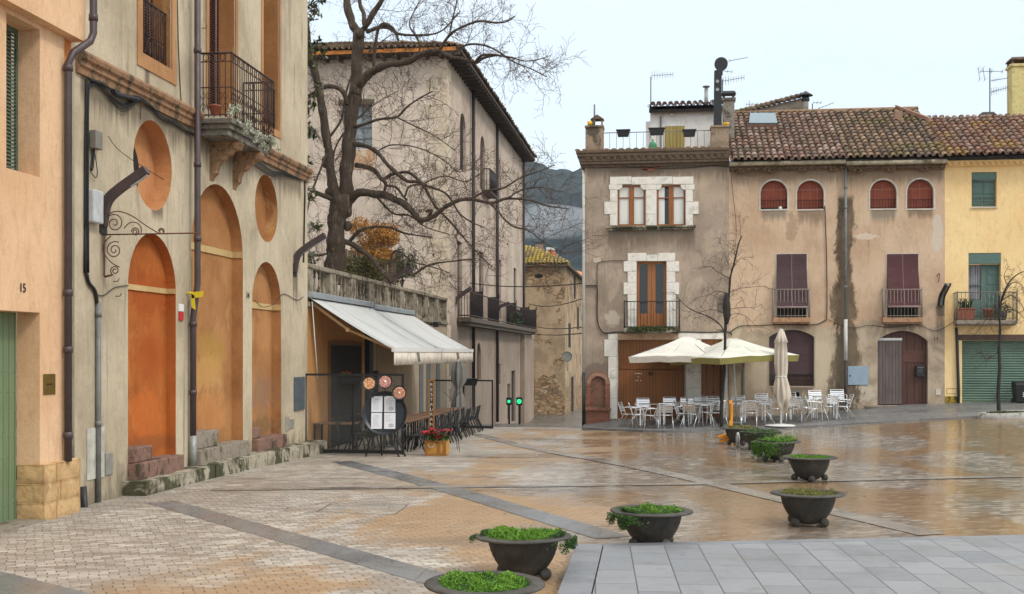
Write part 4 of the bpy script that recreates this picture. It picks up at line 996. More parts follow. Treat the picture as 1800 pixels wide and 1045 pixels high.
# planter troughs on the screens
LEAF_R = leafmat('red_bract', (.35, .01, .02), (.62, .03, .04))
def poinsettia(c, s, label, parent_needed=True, n=9):
    t = thing('poinsettia', label, 'plant', c); mb = MB(); mg = MB(); rnd = random.Random(int(c[0] * 99) ^ int(c[1] * 77))
    for k in range(n):
        q = Vector(c) + Vector((rnd.uniform(-1, 1) * s, rnd.uniform(-.6, .6) * s, s * rnd.uniform(.25, .9)))
        mg.tube([Vector(c), q], .006, 4)
        for j in range(9):
            a = 2 * math.pi * j / 9 + rnd.random(); d = Vector((math.cos(a), math.sin(a), rnd.uniform(-.25, .45))); sd = Vector((-math.sin(a), math.cos(a), 0)); L = s * rnd.uniform(.35, .55)
            mb.ct = rnd.random(); mb.quad(q, q + d * L * .5 + sd * L * .22, q + d * L, q + d * L * .5 - sd * L * .22)
    leaf_cloud(mg, Vector(c) + Vector((0, 0, s * .25)), (s, s * .7, s * .35), 90, s * .22, seed=3)
    mb.build('flowers', LEAF_R, t, rec=False); mg.build('foliage', GRN, t, rec=False); return t
def trough(c, L, label):
    mb = MB(); x, y, z = c; b = .02
    mb.hexa([(x - L / 2 + .05, y - .08, z), (x + L / 2 - .05, y - .08, z), (x + L / 2 - .05, y + .08, z), (x - L / 2 + .05, y + .08, z), (x - L / 2, y - .11, z + .22), (x + L / 2, y - .11, z + .22), (x + L / 2, y + .11, z + .22), (x - L / 2, y + .11, z + .22)])
    mb.box(x - L / 2 - .02, x + L / 2 + .02, y - .13, y + .13, z + .22, z + .25)
    return tag(mb.build('planter_trough', M['black'], loc=c, bevel=.008), label, 'planter box')
pc = onY(618, 676, 29.60); trough((pc[0], 29.58, pc[2]), .62, 'black planter trough hung on the glass screen beside the grey house')
poinsettia((onY(609, 664, 29.58)[0], 29.58, pc[2] + .25), .12, 'red poinsettia in the black trough on the glass screen')
pc = onY(827, 678, 41.0); trough((pc[0], 41.0, pc[2]), .5, 'small black planter trough on the far glass screen')

# ================================================================== PALACE behind the garden
YG = 49.9; FG = Frame('Y', YG)
PAL = thing('palace', 'tall pale palace with a dark overhanging tiled roof and long balcony, behind the bare tree', 'building', (-9.4, 62, 0))
PALM = plaster('palace_render', c8(226, 208, 190), c8(204, 186, 168), dirt=c8(120, 106, 90), streak=.7, dirt_amt=.6, patch=c8(190, 176, 154), patch_amt=.15)
zE = (FG.z(784, 98)); YE = 77.3
mb = MB()
gw = rect_loop(FG.u(602), FG.u(654), FG.z(630, 262), FG.z(630, 184))
holed(mb, FG, rect_loop(-24, -9.4, -1, zE), [gw]); reveal(mb, FG, gw, -.3, 0)
side = []
for (xa, xb, ya, yb, arch) in [(808.5, 818.5, 200, 302, 1), (844, 852.5, 240, 336, 1), (874, 880, 280, 350, 0), (804, 812, 425, 560, 0), (842, 850, 443, 567, 0), (875, 881, 457, 560, 0), (903, 908, 472, 570, 0),
                               (838, 845.5, 603, 668, 1), (875, 880, 640, 676, 0), (892, 897, 675, 738, 0), (899, 906, 652, 742, 0)]:
    ua, ub = FT.u(xa), FT.u(xb); xm = (xa + xb) / 2; zt, zb = FT.z(xm, ya), FT.z(xm, yb); zt = min(zt, zE - .5)
    side.append(arch_loop(ua, ub, zb, zt) if arch else rect_loop(ua, ub, zb, zt))
PALS = plaster('palace_side_render', c8(206, 188, 170), c8(176, 158, 142), dirt=c8(92, 80, 70), streak=.95, dirt_amt=1.0, patch=c8(170, 154, 136), patch_amt=.3, extra=lambda m, c, w: m.mix(m.step(m.math('ADD', m.xyz(w)[2], m.math('MULTIPLY', m.noise(.5, 5, .65, w), 2.5)), 4.6, 5.6, .55, 0), c, c8(118, 102, 88)))  # gable render toned down: shade of this side in the colour, plus dirt
ms = MB(); holed(ms, FT, rect_loop(YG, YE, -3.2, zE), side)
for s_ in side: reveal(ms, FT, s_, -.13, 0)
ms.build('side_wall', PALS, PAL, rec=False)
mb.build('wall', PALM, PAL, rec=False)
mb = MB(); mb.quad((-9.4, YE, -3.2), (-9.4, YE, zE), (-24, YE, zE), (-24, YE, -3.2)); mb.build('back_wall', PALM, PAL, rec=False)
mb = MB()
for i, s_ in enumerate(side):
    m1 = MB(); face_poly(m1, FT, s_, -.125); m1.build('window', M['glass_dark'] if i in (3, 4, 9) else wood('palace_door_%d' % i, c8(92, 72, 58), 'Z', 0, .7) if i % 2 else M['dark_in'], PAL, rec=False)
# quoins and corner pier
mb = MB(); qz = -.2; k = 0
while qz < zE - .5:
    mb.box(-9.4 - (.9 if k % 2 else .55), -9.37, YG - .025, YG + (.5 if k % 2 else .9), qz + .01, qz + .55); qz += .56; k += 1
mb.build('quoins', stone('quoin_stone', c8(214, 196, 172), c8(192, 174, 150), c8(150, 138, 120), .2, .01, 3), PAL)
m1 = MB(); g0_, g1_, gz0, gz1 = gw[0][0], gw[1][0], gw[0][1], gw[2][1]; m1.fbox(FG, g0_, g1_, gz0, gz1, -.32, -.28); pw = m1.build('window', simple('pane_grey', c8(150, 158, 160), .35), PAL)
m1 = MB()
for i in range(4): uu = g0_ + (g1_ - g0_) * i / 3; m1.fbox(FG, uu - .03, uu + .03, gz0, gz1, -.279, -.24)
for i in range(5): zz = gz0 + (gz1 - gz0) * i / 4; m1.fbox(FG, g0_, g1_, zz - .025, zz + .025, -.279, -.245)
m1.build('frame', M['pipe_grey'], pw)
m1 = MB(); m1.fbox(FG, g0_ - .12, g1_ + .12, gz0 - .9, gz0 - .05, .0, .02); m1.build('brick_patch', stone('brickish', c8(200, 166, 134), c8(184, 136, 100), c8(206, 188, 160), .45, .02, 6), PAL)
m1 = MB(); m1.fbox(FG, g0_ - .15, g1_ + .1, gz1, gz1 + .22, 0, .05); m1.build('lintel', stone('lintel_stone', c8(120, 108, 92), c8(100, 90, 76), None, 0, .01, 4), PAL)
# barrel tiles
def tile_roof(name, o, uv, vv, nu, nv, mat, parent, p=.225, q=.36, r=.085, seed=1, jit=.012, under=True, clip=None):
    """o: lower-left corner at the eave, uv along the eave, vv up the slope (unit vectors)"""
    rnd = random.Random(seed); o = Vector(o); uv = Vector(uv).normalized(); vv = Vector(vv).normalized(); nv_ = uv.cross(vv).normalized()
    if nv_.z < 0: nv_ = -nv_
    mb = MB(); L = nv * q; seg = 6
    if under:
        mb.ct = .02; ub = MB(); a = o - nv_ * .02; ub.hexa([a - nv_ * .12, a + uv * nu * p - nv_ * .12, a + uv * nu * p + vv * L - nv_ * .12, a + vv * L - nv_ * .12, a, a + uv * nu * p, a + uv * nu * p + vv * L, a + vv * L])
        ub.build('roof_deck', simple(name + '_deck', (.045, .035, .028), .95), parent)
    for i in range(nu):
        off = rnd.uniform(-.06, .06)
        for kind in (0, 1):           # channel, cover
            for j in range(nv + 1):
                c = o + uv * (p * (i + (.5 if kind else 0))) + uv * rnd.uniform(-jit, jit)
                v0 = j * q + off - .06; v1 = v0 + q * 1.18
                if clip and clip(i * p, v0): continue
                v1 = min(v1, L + .02); 
                if v1 - v0 < .08: continue
                mb.ct = rnd.random() * (1 if kind else .22); r0 = r * (1.12 if kind else 1.0) * rnd.uniform(.95, 1.05); r1 = r0 * .86; hh = .022 + rnd.uniform(-.006, .01); tl = rnd.uniform(-.01, .01)  # channels get only dark tints: shade between the covers put into the colour
                vs = []
                for (vq, rr, h) in ((v0, r0, hh + .035), (v1, r1, hh)):
                    for s in range(seg + 1):
                        a = math.pi * s / seg; x = -math.cos(a) * rr; z = math.sin(a) * rr * (1 if kind else -.35)
                        vs.append(c + uv * (x + tl * (vq == v1)) + vv * vq + nv_ * (z + (h + .03 if kind else .035 + h)))
                n = seg + 1; fs = [(s, s + 1, n + s + 1, n + s) for s in range(seg)]
                mb.mesh(vs, fs, True)
                if kind:  # tile lip
                    vs2 = vs[:n] + [v - nv_ * 0 + (c + vv * v0 + nv_ * (hh + .065) - v) * .22 for v in vs[:n]]
                    mb.mesh(vs2, [(s, n + s, n + s + 1, s + 1) for s in range(seg)])
    return mb.build(name, mat, parent, rec=False)
def tile_mat(name, cols, lichen, lic_amt, pale=(.5, .44, .4), pale_amt=.3):
    m = NM(name, .85, .25); w = m.world(); t = m.attr('tint')
    c = m.ramp(t, [(i / (len(cols) - 1), cc) for i, cc in enumerate(cols)])
    c = m.mix(m.step(m.noise(7, 5, .7, w, .4), .45, .75, 0, .6), c, (.06, .048, .038))
    c = m.mix(m.step(m.noise(13, 5, .7, w), .56, .7, 0, pale_amt), c, pale)
    li = m.math('ADD', m.noise(1.1, 5, .6, w), m.math('MULTIPLY', m.noise(8, 3, .6, w), .45))
    c = m.mix(m.step(li, .92 - lic_amt, 1.0 - lic_amt, 0, .75), c, lichen)
    m.col(c); m.bump(m.noise(22, 4, .7, w), .008, .6); return m.m
TILE_R = tile_mat('red_tiles', [(.11, .062, .044), (.19, .105, .07), (.27, .17, .12), (.12, .085, .06), (.36, .27, .22)], (.10, .09, .035), .12, (.62, .52, .47), .65)
TILE_M = tile_mat('mossy_tiles', [(.09, .06, .042), (.17, .11, .072), (.27, .17, .10), (.10, .08, .06), (.32, .21, .12)], (.13, .105, .03), .15, (.46, .40, .34), .4)
TILE_Y = tile_mat('lichen_tiles', [(.12, .085, .05), (.36, .24, .03), (.2, .165, .11), (.46, .32, .04), (.09, .07, .05)], (.36, .28, .03), .17)
TILE_O = tile_mat('orange_tiles', [(.5, .17, .06), (.58, .22, .08), (.45, .15, .06)], (.4, .2, .1), .0)
# palace roof: eaves overhang .75 m on both sides, hipped at the corner
ov = .75; ze = zE + .16
DARKEAVE = wood('dark_eaves', c8(78, 66, 56), 'Y', 0, .8, .5)
def eave_band():
    m1 = MB(); m1.box(-9.42, -9.4 + ov, YG - ov, YE + .7, zE - .02, zE + .12)
    m1.box(-24, -9.422, YG - ov, YG + .02, zE - .02, zE + .12); n = 44
    for i in range(n): y = YG - ov + (YE + .7 - YG + ov) * i / n; m1.box(-9.4, -9.4 + ov - .03, y, y + .12, zE - .16, zE - .022)
    for i in range(22): x = -9.5 - i * .64; m1.box(x - .12, x, YG - ov + .03, YG, zE - .16, zE - .022)
    m1.build('eaves', DARKEAVE, PAL)
    m1 = MB(); m1.box(-24, -9.4 + ov - .2, YG - ov - .04, YG - ov - .003, zE + .01, zE + .17); m1.build('fascia', stone('lichened_fascia', c8(205, 130, 60), c8(170, 104, 52), c8(190, 150, 60), .3, .01, 5), PAL)
eave_band()
sl = R(17)
nuA = int((24 - 9.4 + ov) / .25)
tile_roof('roof', (-24, YG - ov, ze), (1, 0, 0), (0, math.cos(sl), math.sin(sl)), nuA, 20, TILE_M, PAL, p=.25, q=.38, clip=lambda u, v: (24 - 9.4 + ov - u) < v * math.cos(sl), under=False)
tile_roof('roof', (-9.4 + ov, YE + .7, ze), (0, -1, 0), (-math.cos(sl), 0, math.sin(sl)), int((YE + .7 - YG + ov) / .25), 12, TILE_M, PAL, p=.25, q=.38, clip=lambda u, v: (YE + .7 - YG + ov - u) < v * math.cos(sl), under=False)
m1 = MB(); a = Vector((-9.4 + ov, YG - ov, ze - .03)); h = 7.0; b = a + Vector((-h, h, h * math.tan(sl)))
m1.mesh([Vector((-24, YG - ov, ze - .03)), a, b, Vector((-24, YG - ov + h, ze - .03 + h * math.tan(sl)))], [(0, 1, 2, 3)])
m1.mesh([a, Vector((-9.4 + ov, YE + .7, ze - .03)), Vector((-9.4 + ov - h, YE + .7, b.z)), b], [(0, 1, 2, 3)])
m1.tube([a, b], .13, 8); m1.build('roof_deck', simple('palace_deck', (.07, .05, .035), .9), PAL, rec=False)
# pipes and pole
for i, (x, y0, y1) in enumerate(((827.5, 146, 722), (870, 196, 742), (917, 262, 742))):
    m1 = MB(); uu = FT.u(x); m1.tube([FT.pt(uu, FT.z(x, y1), .14), FT.pt(uu, zE - .1, .14)], .085, 8); m1.build('rain_pipe', simple('dark_pipe%d' % i, (.028, .02, .019), .5), PAL)
m1 = MB(); p = Vector(onX(868, 196, -9.2)); m1.tube([p - Vector((.9, 0, 0)), p + Vector((.25, 0, 0))], .07, 6); m1.build('roof_spout', M['black'], PAL)
# ground floor bulge at the far end
m1 = MB(); m1.box(-9.38, -9.13, 76.0, 81.5, -3.2, 4.0); m1.build('buttress', PALS, PAL)
# long balcony
by0, by1 = FT.u(803), 80.0; bz_ = FT.z(850, 566); 
m1 = MB(); m1.box(-9.39, -8.75, by0, by1, bz_ - .22, bz_); m1.box(-9.39, -8.85, by0 + .1, by1 - .1, bz_ - .38, bz_ - .221); bl = m1.build('balcony', stone('pal_balcony', c8(105, 96, 84), c8(82, 74, 64), None, 0, .01, 4), PAL, bevel=.01)
m1 = MB(); zr_ = bz_ + 1.15
for zz in (bz_ + .08, zr_): m1.tube([(-9.35, by0 + .03, zz), (-8.8, by0 + .03, zz), (-8.8, by1, zz), (-9.35, by1, zz)], .03, 5)
baluster_run((-9.3, by0 + .03, 0), (-8.8, by0 + .03, 0), bz_, zr_, .13, .014, m1); baluster_run((-8.8, by0 + .1, 0), (-8.8, by1, 0), bz_, zr_, .42, .010, m1)
m1.build('railing', M['iron'], bl)
for yy in (56.1, 61.7, 69.0, 75.6, 79.8):
    m1 = MB(); m1.box(-9.38, -8.77, yy - .02, yy + .02, bz_ + .05, zr_ + .2); m1.tube([(-8.78, yy, zr_ + .2), (-8.78, yy, zr_ + .42)], [.035, .01], 6); m1.build('divider_panel', simple('divider', (.018, .019, .021), .6), bl)
m1 = MB(); leaf_cloud(m1, (-8.95, 70.5, bz_ + .45), (.3, 2.6, .55), 900, .08, seed=4); tag(m1.build('balcony_bush', DGRN, loc=(-8.95, 70.5, bz_), rec=False), 'dark green plants growing along the far palace balcony', 'plant')
m1 = MB(); m1.tube([onX(853.5, 336, -9.35)] + [onX(853.5, 290, -9.35)], .03, 5)
uu = FT.u(848); zz0 = FT.z(850, 337); m1 = MB(); m1.box(-9.39, -8.95, uu - .2, uu + 2.2, zz0 - .15, zz0); b2_ = m1.build('upper_balcony', M['iron'], PAL)
m1 = MB(); baluster_run((-9.3, uu - .15, 0), (-9.0, uu - .15, 0), zz0, zz0 + 1.1, .13, .014, m1); baluster_run((-8.98, uu - .15, 0), (-8.98, uu + 2.1, 0), zz0, zz0 + 1.1, .13, .014, m1); m1.tube([(-9.35, uu - .15, zz0 + 1.1), (-8.98, uu - .15, zz0 + 1.1), (-8.98, uu + 2.1, zz0 + 1.1)], .025, 5); m1.build('railing', M['black'], b2_)
lamp_arm(onY(797, 548, 52.2), onY(829, 506, 52.2), 'curved street lamp on the near corner of the palace', .2)
lamp_arm(onY(876, 546, 64), onY(896, 533, 64), 'dark street lamp poking past the palace balcony dividers', .2)
# green traffic lights
GL = NM('green_lamp', .4); GL.p.inputs['Emission Color'].default_value = (.01, .8, .22, 1); GL.p.inputs['Emission Strength'].default_value = 1.6; GL.col((.02, .4, .2)); GL = GL.m
for i, (x, lab) in enumerate(((913, 'green traffic light on a dark post at the corner of the palace, right one'), (895, 'small green traffic light left of the other, by the palace wall'))):
    yy = 60.0 if i == 0 else 64.0; p = Vector(onY(x, 706, yy)); t = thing('traffic_light', lab, 'traffic light', (p.x, p.y, zg(p.x, p.y)), 'green traffic lights by the palace')
    m1 = MB(); zb = zg(p.x, p.y); m1.box(p.x - .15, p.x + .15, p.y - .1, p.y + .1, p.z - .2, p.z + .22); 
    m1.build('housing', M['black'], t, bevel=.03); m1 = MB(); m1.box(p.x - .05, p.x + .05, p.y - .05, p.y + .05, zb - .6, p.z - .202); m1.build('post', M['black'], t)
    m1 = MB(); m1.ball((p.x, p.y - .1, p.z), .12 if i == 0 else .085, 10, (1, .3, 1)); m1.build('lamp', GL, t)
# ================================================================== STONE HOUSE and orange roof behind
YS = 83.0; FS = Frame('Y', YS)
SH = thing('stone_house', 'old rubble stone house with a yellow lichened tile roof at the mouth of the alley', 'house', (-8.5, 86, -1.8))
sx1 = FS.u(993); zS = FS.z(960, 469)
def rubble():
    m = NM('rubble', .95, .15); w = m.world(); v = m.mapv((1, 1, 1.5), src=w)
    cell = m.voro(2.6, vec=v, out=1); e = m.voro(2.6, 'DISTANCE_TO_EDGE', vec=v)
    sxyz = m.n.new('ShaderNodeSeparateColor'); m.l.new(cell, sxyz.inputs[0])
    st = m.ramp(sxyz.outputs[0], [(0, c8(150, 122, 92)), (.4, c8(178, 150, 116)), (.75, c8(128, 106, 84)), (1, c8(196, 172, 140))])
    st = m.mix(m.step(e, .0, .07, .8, 0), st, c8(96, 80, 64))
    pl = m.mix(m.step(m.noise(.8, 5, .6, w), .4, .65), c8(188, 164, 134), c8(158, 138, 114))
    pl = m.mix(m.step(m.noise(2.5, 6, .7, w, .5), .5, .72, 0, .5), pl, c8(132, 114, 94))
    x = m.xyz(w); k = m.math('ADD', m.noise(.7, 6, .65, w, .4), m.lin(x[2], -1.8, 1.2, .22, .0))
    k = m.math('ADD', k, m.lin(x[2], 5.4, 7.6, 0, .12))
    msk = m.step(k, .54, .60)
    m.col(m.mix(msk, pl, st)); m.bump(m.math('ADD', m.math('MULTIPLY', m.step(e, 0, .1), msk), m.noise(5, 5, .7, w)), .05, .8); return m.m
m1 = MB(); m1.box(-16, sx1, YS, 104, -2.6, zS); m1.build('wall', rubble(), SH)
for k, (x, y, w_, h_) in enumerate(((1010, 505, 6, 18), (1016, 560, 5, 22), (1001, 590, 6, 20))):
    pp = Vector(onX(x, y, sx1)); m1 = MB(); m1.box(sx1 - .1, sx1 + .012, pp.y - 1, pp.y + 1, pp.z - .9, pp.z + .9); m1.build('window', M['dark_in'], SH)
m1 = MB(); pp = Vector(onX(1006, 690, sx1)); m1.box(sx1 - .1, sx1 + .014, pp.y - 1.1, pp.y + 1.1, -2.5, .7); m1.build('door', M['dark_in'], SH)
m1 = MB(); c = FS.px(947, 486); face_poly(m1, FS, [(c[0] + .3 * math.cos(a), c[1] + .15 * math.sin(a)) for a in [i * math.pi / 10 for i in range(20)]], .006); m1.build('oval_vent', M['dark_in'], SH, rec=False)
m1 = MB(); m1.box(-16, sx1 + .35, YS - .35, 104, zS, zS + .12); m1.build('eaves', stone('sh_eave', c8(120, 108, 92), c8(96, 86, 72), None, 0, .01, 4), SH)
s2 = R(24); W_ = sx1 + .35 + 16
tile_roof('roof', (-16, YS - .35, zS + .14), (1, 0, 0), (0, math.cos(s2), math.sin(s2)), int(W_ / .27), 9, TILE_Y, SH, p=.27, q=.42, r=.10, seed=3, clip=lambda u, v: (W_ - u) < v * math.cos(s2), under=False)
m1 = MB(); a = Vector((sx1 + .35, YS - .35, zS + .13)); h = 3.6; b = a + Vector((-h, h, h * math.tan(s2)))
m1.mesh([Vector((-16, YS - .35, zS + .13)), a, b, Vector((-16, YS - .35 + h, b.z))], [(0, 1, 2, 3)]); m1.mesh([a, Vector((sx1 + .35, 104, zS + .13)), Vector((sx1 + .35 - h, 104, b.z)), b], [(0, 1, 2, 3)]); m1.tube([a, b], .14, 8)
m1.build('roof_deck', TILE_Y, SH, rec=False)
p = Vector(onY(997, 627, 80)); t = thing('round_mirror', 'round traffic mirror on a bracket at the corner of the stone house', 'mirror', p)
m1 = MB(); m1.tube([p + Vector((0, .02, 0)), p + Vector((0, -.05, 0))], .33, 24); m1.build('disc', simple('mirror_back', c8(150, 150, 145), .35), t)
m1 = MB(); m1.tube([p + Vector((.33 * math.cos(a), -.06, .33 * math.sin(a))) for a in [i * math.pi / 12 for i in range(25)]], .03, 6); m1.build('rim', M['pipe_grey'], t)
m1 = MB(); m1.tube([p + Vector((0, .05, -.1)), p + Vector((-.1, 3.0, -.1))], .03, 6); m1.tube([p + Vector((0, .0, -.3)), p + Vector((0, 0, -1.0))], .03, 6); m1.build('bracket', M['pipe_grey'], t)
# orange roofed house beyond
OH = thing('far_house', 'far house with a bright orange tile roof and a white capped orange chimney', 'house', (-6, 120, -2))
pa = Vector(onY(955, 458, 118)); m1 = MB(); m1.box(pa.x - 2, pa.x + 9, 118, 128, -3, onY(1000, 488, 118)[2]); m1.build('wall', PALM, OH)
m1 = MB(); za_, zb_ = onY(1030, 479, 116)[2], onY(1000, 470, 116)[2]; xl, xr = onY(935, 460, 116)[0], onY(1045, 460, 116)[0]
top = onY(960, 446, 116)[2]; m1.mesh([(xl, 116, onY(960, 462, 116)[2]), (xr, 116, onY(1045, 492, 116)[2]), (xr, 124, onY(1045, 478, 116)[2]), (xl, 124, top)], [(0, 1, 2, 3)]); m1.build('roof', TILE_O, OH)
c = Vector(onY(967, 452, 115)); m1 = MB(); m1.box(c.x - .45, c.x + .45, 115, 116, c.z - 1, c.z + .55); ch = m1.build('chimney', simple('orange_chimney', c8(205, 120, 70), .8), OH)
m1 = MB(); m1.box(c.x - .4, c.x + .4, 115.1, 115.9, c.z + .75, c.z + .95); 
for sx_ in (-.35, .3): m1.box(c.x + sx_, c.x + sx_ + .08, 115.2, 115.3, c.z + .55, c.z + .75)
m1.build('chimney_cap', M['white'], ch)
c = Vector(onY(947, 440, 118)); m1 = MB(); m1.box(c.x - .35, c.x + .35, 118, 118.8, c.z - 2, c.z + .6); m1.build('chimney', stone('chim', c8(150, 125, 100), c8(120, 98, 78), None, 0, .01, 4), OH)
m1 = MB(); m1.box(c.x - .5, c.x + .5, 117.9, 118.9, c.z + .75, c.z + .82); m1.box(c.x - .3, c.x - .24, 118, 118.1, c.z + .6, c.z + .75); m1.box(c.x + .24, c.x + .3, 118, 118.1, c.z + .6, c.z + .75); m1.build('chimney_cap', M['black'], OH)
# yagi antenna builder (works in an XZ plane at a given depth)
def antenna(px, ybase, ytop, Y, booms, label, mast=.022):
    b = Vector(onY(px, ybase, Y)); t_ = Vector(onY(px, ytop, Y)); t = thing('tv_antenna', label, 'antenna', b, None)
    m1 = MB(); m1.tube([b, t_], mast, 6); m1.build('mast', M['pipe_grey'] if mast < .02 else simple('mast', (.06, .06, .06), .6), t); s = (F / (Y * .99))
    for (x0, y0, x1, y1, n, el) in booms:
        a = Vector(onY(x0, y0, Y)); c = Vector(onY(x1, y1, Y)); m1 = MB(); m1.tube([a, c], .011, 4)
        for i in range(n):
            q = a.lerp(c, i / max(1, n - 1)); h = el / s * (1.0 if i > 2 else 1.5); m1.tube([q - Vector((0, 0, h)), q + Vector((0, 0, h))], .007, 4)
            if i < 3: m1.tube([q - Vector((0, .3, 0)), q + Vector((0, .3, 0))], .006, 4)
        m1.build('aerial', M['pipe_grey'], t)
    return t
antenna(985, 462, 412, 100, [(985, 418, 1006, 418, 8, 3), (985, 441, 1006, 441, 8, 3)], 'pale twin antenna standing above the stone house roof')
# cables over the alley
for i, (a, b, sg) in enumerate((((826, 498, 53), (1028, 498, 42), .15), ((929, 534, 79), (1028, 524, 42), .25), ((932, 586, 79), (1026, 586, 42), .1), ((945, 575, 80), (1026, 575, 42), .1))):
    m1 = MB(); p, q_ = Vector(onY(a[0], a[1], a[2])), Vector(onY(b[0], b[1], b[2])); m1.tube(catenary(p, q_, sg), .022, 5)
    tag(m1.build('overhead_cable', CAB, loc=p), ['uppermost cable strung across the alley', 'sagging second cable across the alley', 'lowest cable strung across the alley', 'thin third cable just above the lowest one'][i], 'cable')

# ================================================================== RIGHT-HAND ROW OF HOUSES
zx = lambda x, y: FR.z(x, y)
ux = lambda x: FR.u(x)
def rect_px(x0, x1, y0, y1, fr=FR):
    xm = (x0 + x1) / 2; return rect_loop(fr.u(x0), fr.u(x1), fr.z(xm, y1), fr.z(xm, y0))
def arch_pxl(x0, x1, ytop, ybot, rise_px=None, fr=FR):
    xm = (x0 + x1) / 2; s = (fr.z(xm, 100) - fr.z(xm, 200)) / 100
    return arch_loop(fr.u(x0), fr.u(x1), fr.z(xm, ybot), fr.z(xm, ytop), None if rise_px is None else rise_px * s)
def fpx(mb, x0, x1, y0, y1, d0, d1, fr=FR):
    xm = (x0 + x1) / 2; mb.fbox(fr, fr.u(x0), fr.u(x1), fr.z(xm, y1), fr.z(xm, y0), d0, d1)
def lower_zone(zsplit, col1, col2):
    """bare cement render with paler and darker patches below a ragged line"""
    def f(m, c, w):
        x = m.xyz(w); n = m.noise(1.3, 6, .65, w, .6); k = m.math('ADD', m.math('MULTIPLY', m.math('SUBTRACT', x[2], zsplit), -1.0), m.math('MULTIPLY', m.math('SUBTRACT', n, .5), 1.6))
        low = m.mix(m.step(m.noise(1.1, 6, .6, m.mapv((1, 1, .7), loc=(3, 0, 5), src=w), 1.2), .40, .58), col1, col2)
        low = m.mix(m.step(m.noise(.8, 6, .6, m.mapv((1, 1, .8), loc=(13, 0, 2), src=w), 1.0), .54, .66, 0, .6), low, c8(126, 112, 94))
        low = m.mix(m.step(m.noise(4, 6, .7, w), .5, .75, 0, .4), low, mul(col2, .6))
        return m.mix(m.step(k, -.1, .1, 0, .9), c, low)
    return f
def damp(xc, zt, zb):
    """one dark soaked streak down the wall beside the shared rain pipe"""
    def f(m, c, w):
        x = m.xyz(w); n = m.noise(1.0, 6, .7, m.mapv((1.2, 1, .55), src=w), .6)
        wid = m.lin(x[2], zb, zt, .72, .34)
        d = m.math('DIVIDE', m.math('ABSOLUTE', m.math('SUBTRACT', x[0], xc)), wid)
        k = m.math('ADD', m.math('SUBTRACT', 1.0, d), m.math('MULTIPLY', m.math('SUBTRACT', n, .5), 2.6))
        top = m.step(x[2], zt - .15, zt + .1, 1, 0)
        msk = m.math('MULTIPLY', m.step(k, .22, .44), top)
        dk = m.mix(m.step(m.noise(2.2, 5, .7, m.mapv((1, 1, .5), src=w)), .4, .7), c8(108, 94, 76), c8(62, 54, 46))
        return m.mix(m.math('MULTIPLY', msk, .88), c, dk)
    return f
def chain(*fs):
    def f(m, c, w):
        for g in fs: c = g(m, c, w)
        return c
    return f
def spots(lst):
    """light repair patches of given centre/size (world x, z)"""
    def f(m, c, w):
        x = m.xyz(w); n = m.noise(2.2, 6, .65, w, .5)
        for (cx, cz, rx, rz, col) in lst:
            a = m.math('DIVIDE', m.math('SUBTRACT', x[0], cx), rx); b = m.math('DIVIDE', m.math('SUBTRACT', x[2], cz), rz)
            d = m.math('SQRT', m.math('ADD', m.math('MULTIPLY', a, a), m.math('MULTIPLY', b, b)))
            k = m.math('SUBTRACT', d, m.math('MULTIPLY', m.math('SUBTRACT', n, .5), 2.2))
            c = m.mix(m.step(k, .82, 1.1, .7, 0), c, col)
        return c
    return f
sp = lambda x, y, rx, ry, col: (ux(x), zx(x, y), rx / 50, ry / 50, col)
DIRT = c8(96, 80, 66)
HAm = plaster('corner_render', c8(188, 166, 144), c8(156, 138, 120), dirt=c8(92, 78, 66), streak=.5, dirt_amt=.8, patch=c8(196, 176, 152), patch_amt=.5, scale=1.3,
              extra=spots([sp(1120, 302, 50, 9, c8(140, 118, 100)), sp(1250, 330, 26, 36, c8(186, 164, 140)), sp(1055, 420, 14, 20, c8(150, 130, 110)), sp(1078, 560, 14, 16, c8(204, 190, 170)), sp(1272, 535, 12, 18, c8(80, 72, 66)), sp(1050, 655, 30, 18, c8(120, 105, 92))]))
RO_A = [(ux(1067), ux(1223), zx(1150, 405), 1.1), (ux(1030), ux(1281), zx(1150, 293), .9), (ux(1096), ux(1196), zx(1150, 584), .6)]
HAm = plaster('corner_render', c8(184, 166, 148), c8(150, 134, 118), dirt=c8(88, 76, 66), streak=.5, dirt_amt=.8, patch=c8(190, 172, 150), patch_amt=.5, scale=1.3,
              extra=chain(spots([sp(1120, 302, 50, 9, c8(136, 118, 102)), sp(1250, 330, 26, 36, c8(182, 162, 140)), sp(1055, 420, 14, 20, c8(146, 128, 110)), sp(1078, 560, 14, 16, c8(198, 186, 168)), sp(1272, 535, 12, 18, c8(84, 76, 70)), sp(1050, 655, 30, 18, c8(116, 103, 92))]), runoff(RO_A)))
HBm = plaster('peach_render_left', c8(212, 186, 158), c8(192, 162, 134), dirt=DIRT, streak=.3, dirt_amt=.35, patch=c8(202, 180, 156), patch_amt=.15,
              extra=chain(lower_zone(zx(1400, 580), c8(190, 174, 150), c8(164, 148, 126)), spots([sp(1362, 378, 26, 9, c8(196, 182, 160)), sp(1392, 400, 11, 26, c8(162, 138, 114)), sp(1320, 300, 40, 10, c8(160, 130, 104)), sp(1440, 640, 26, 40, c8(200, 184, 158))]), damp(ux(1484), zx(1484, 345), zx(1484, 640)), runoff([(ux(1283), ux(1484), zx(1400, 301), .8), (ux(1358), ux(1425), zx(1400, 567), .5), (ux(1337), ux(1384), zx(1360, 370), .7), (ux(1401), ux(1448), zx(1420, 370), .9), (ux(1352), ux(1431), zx(1390, 680), .6)])))
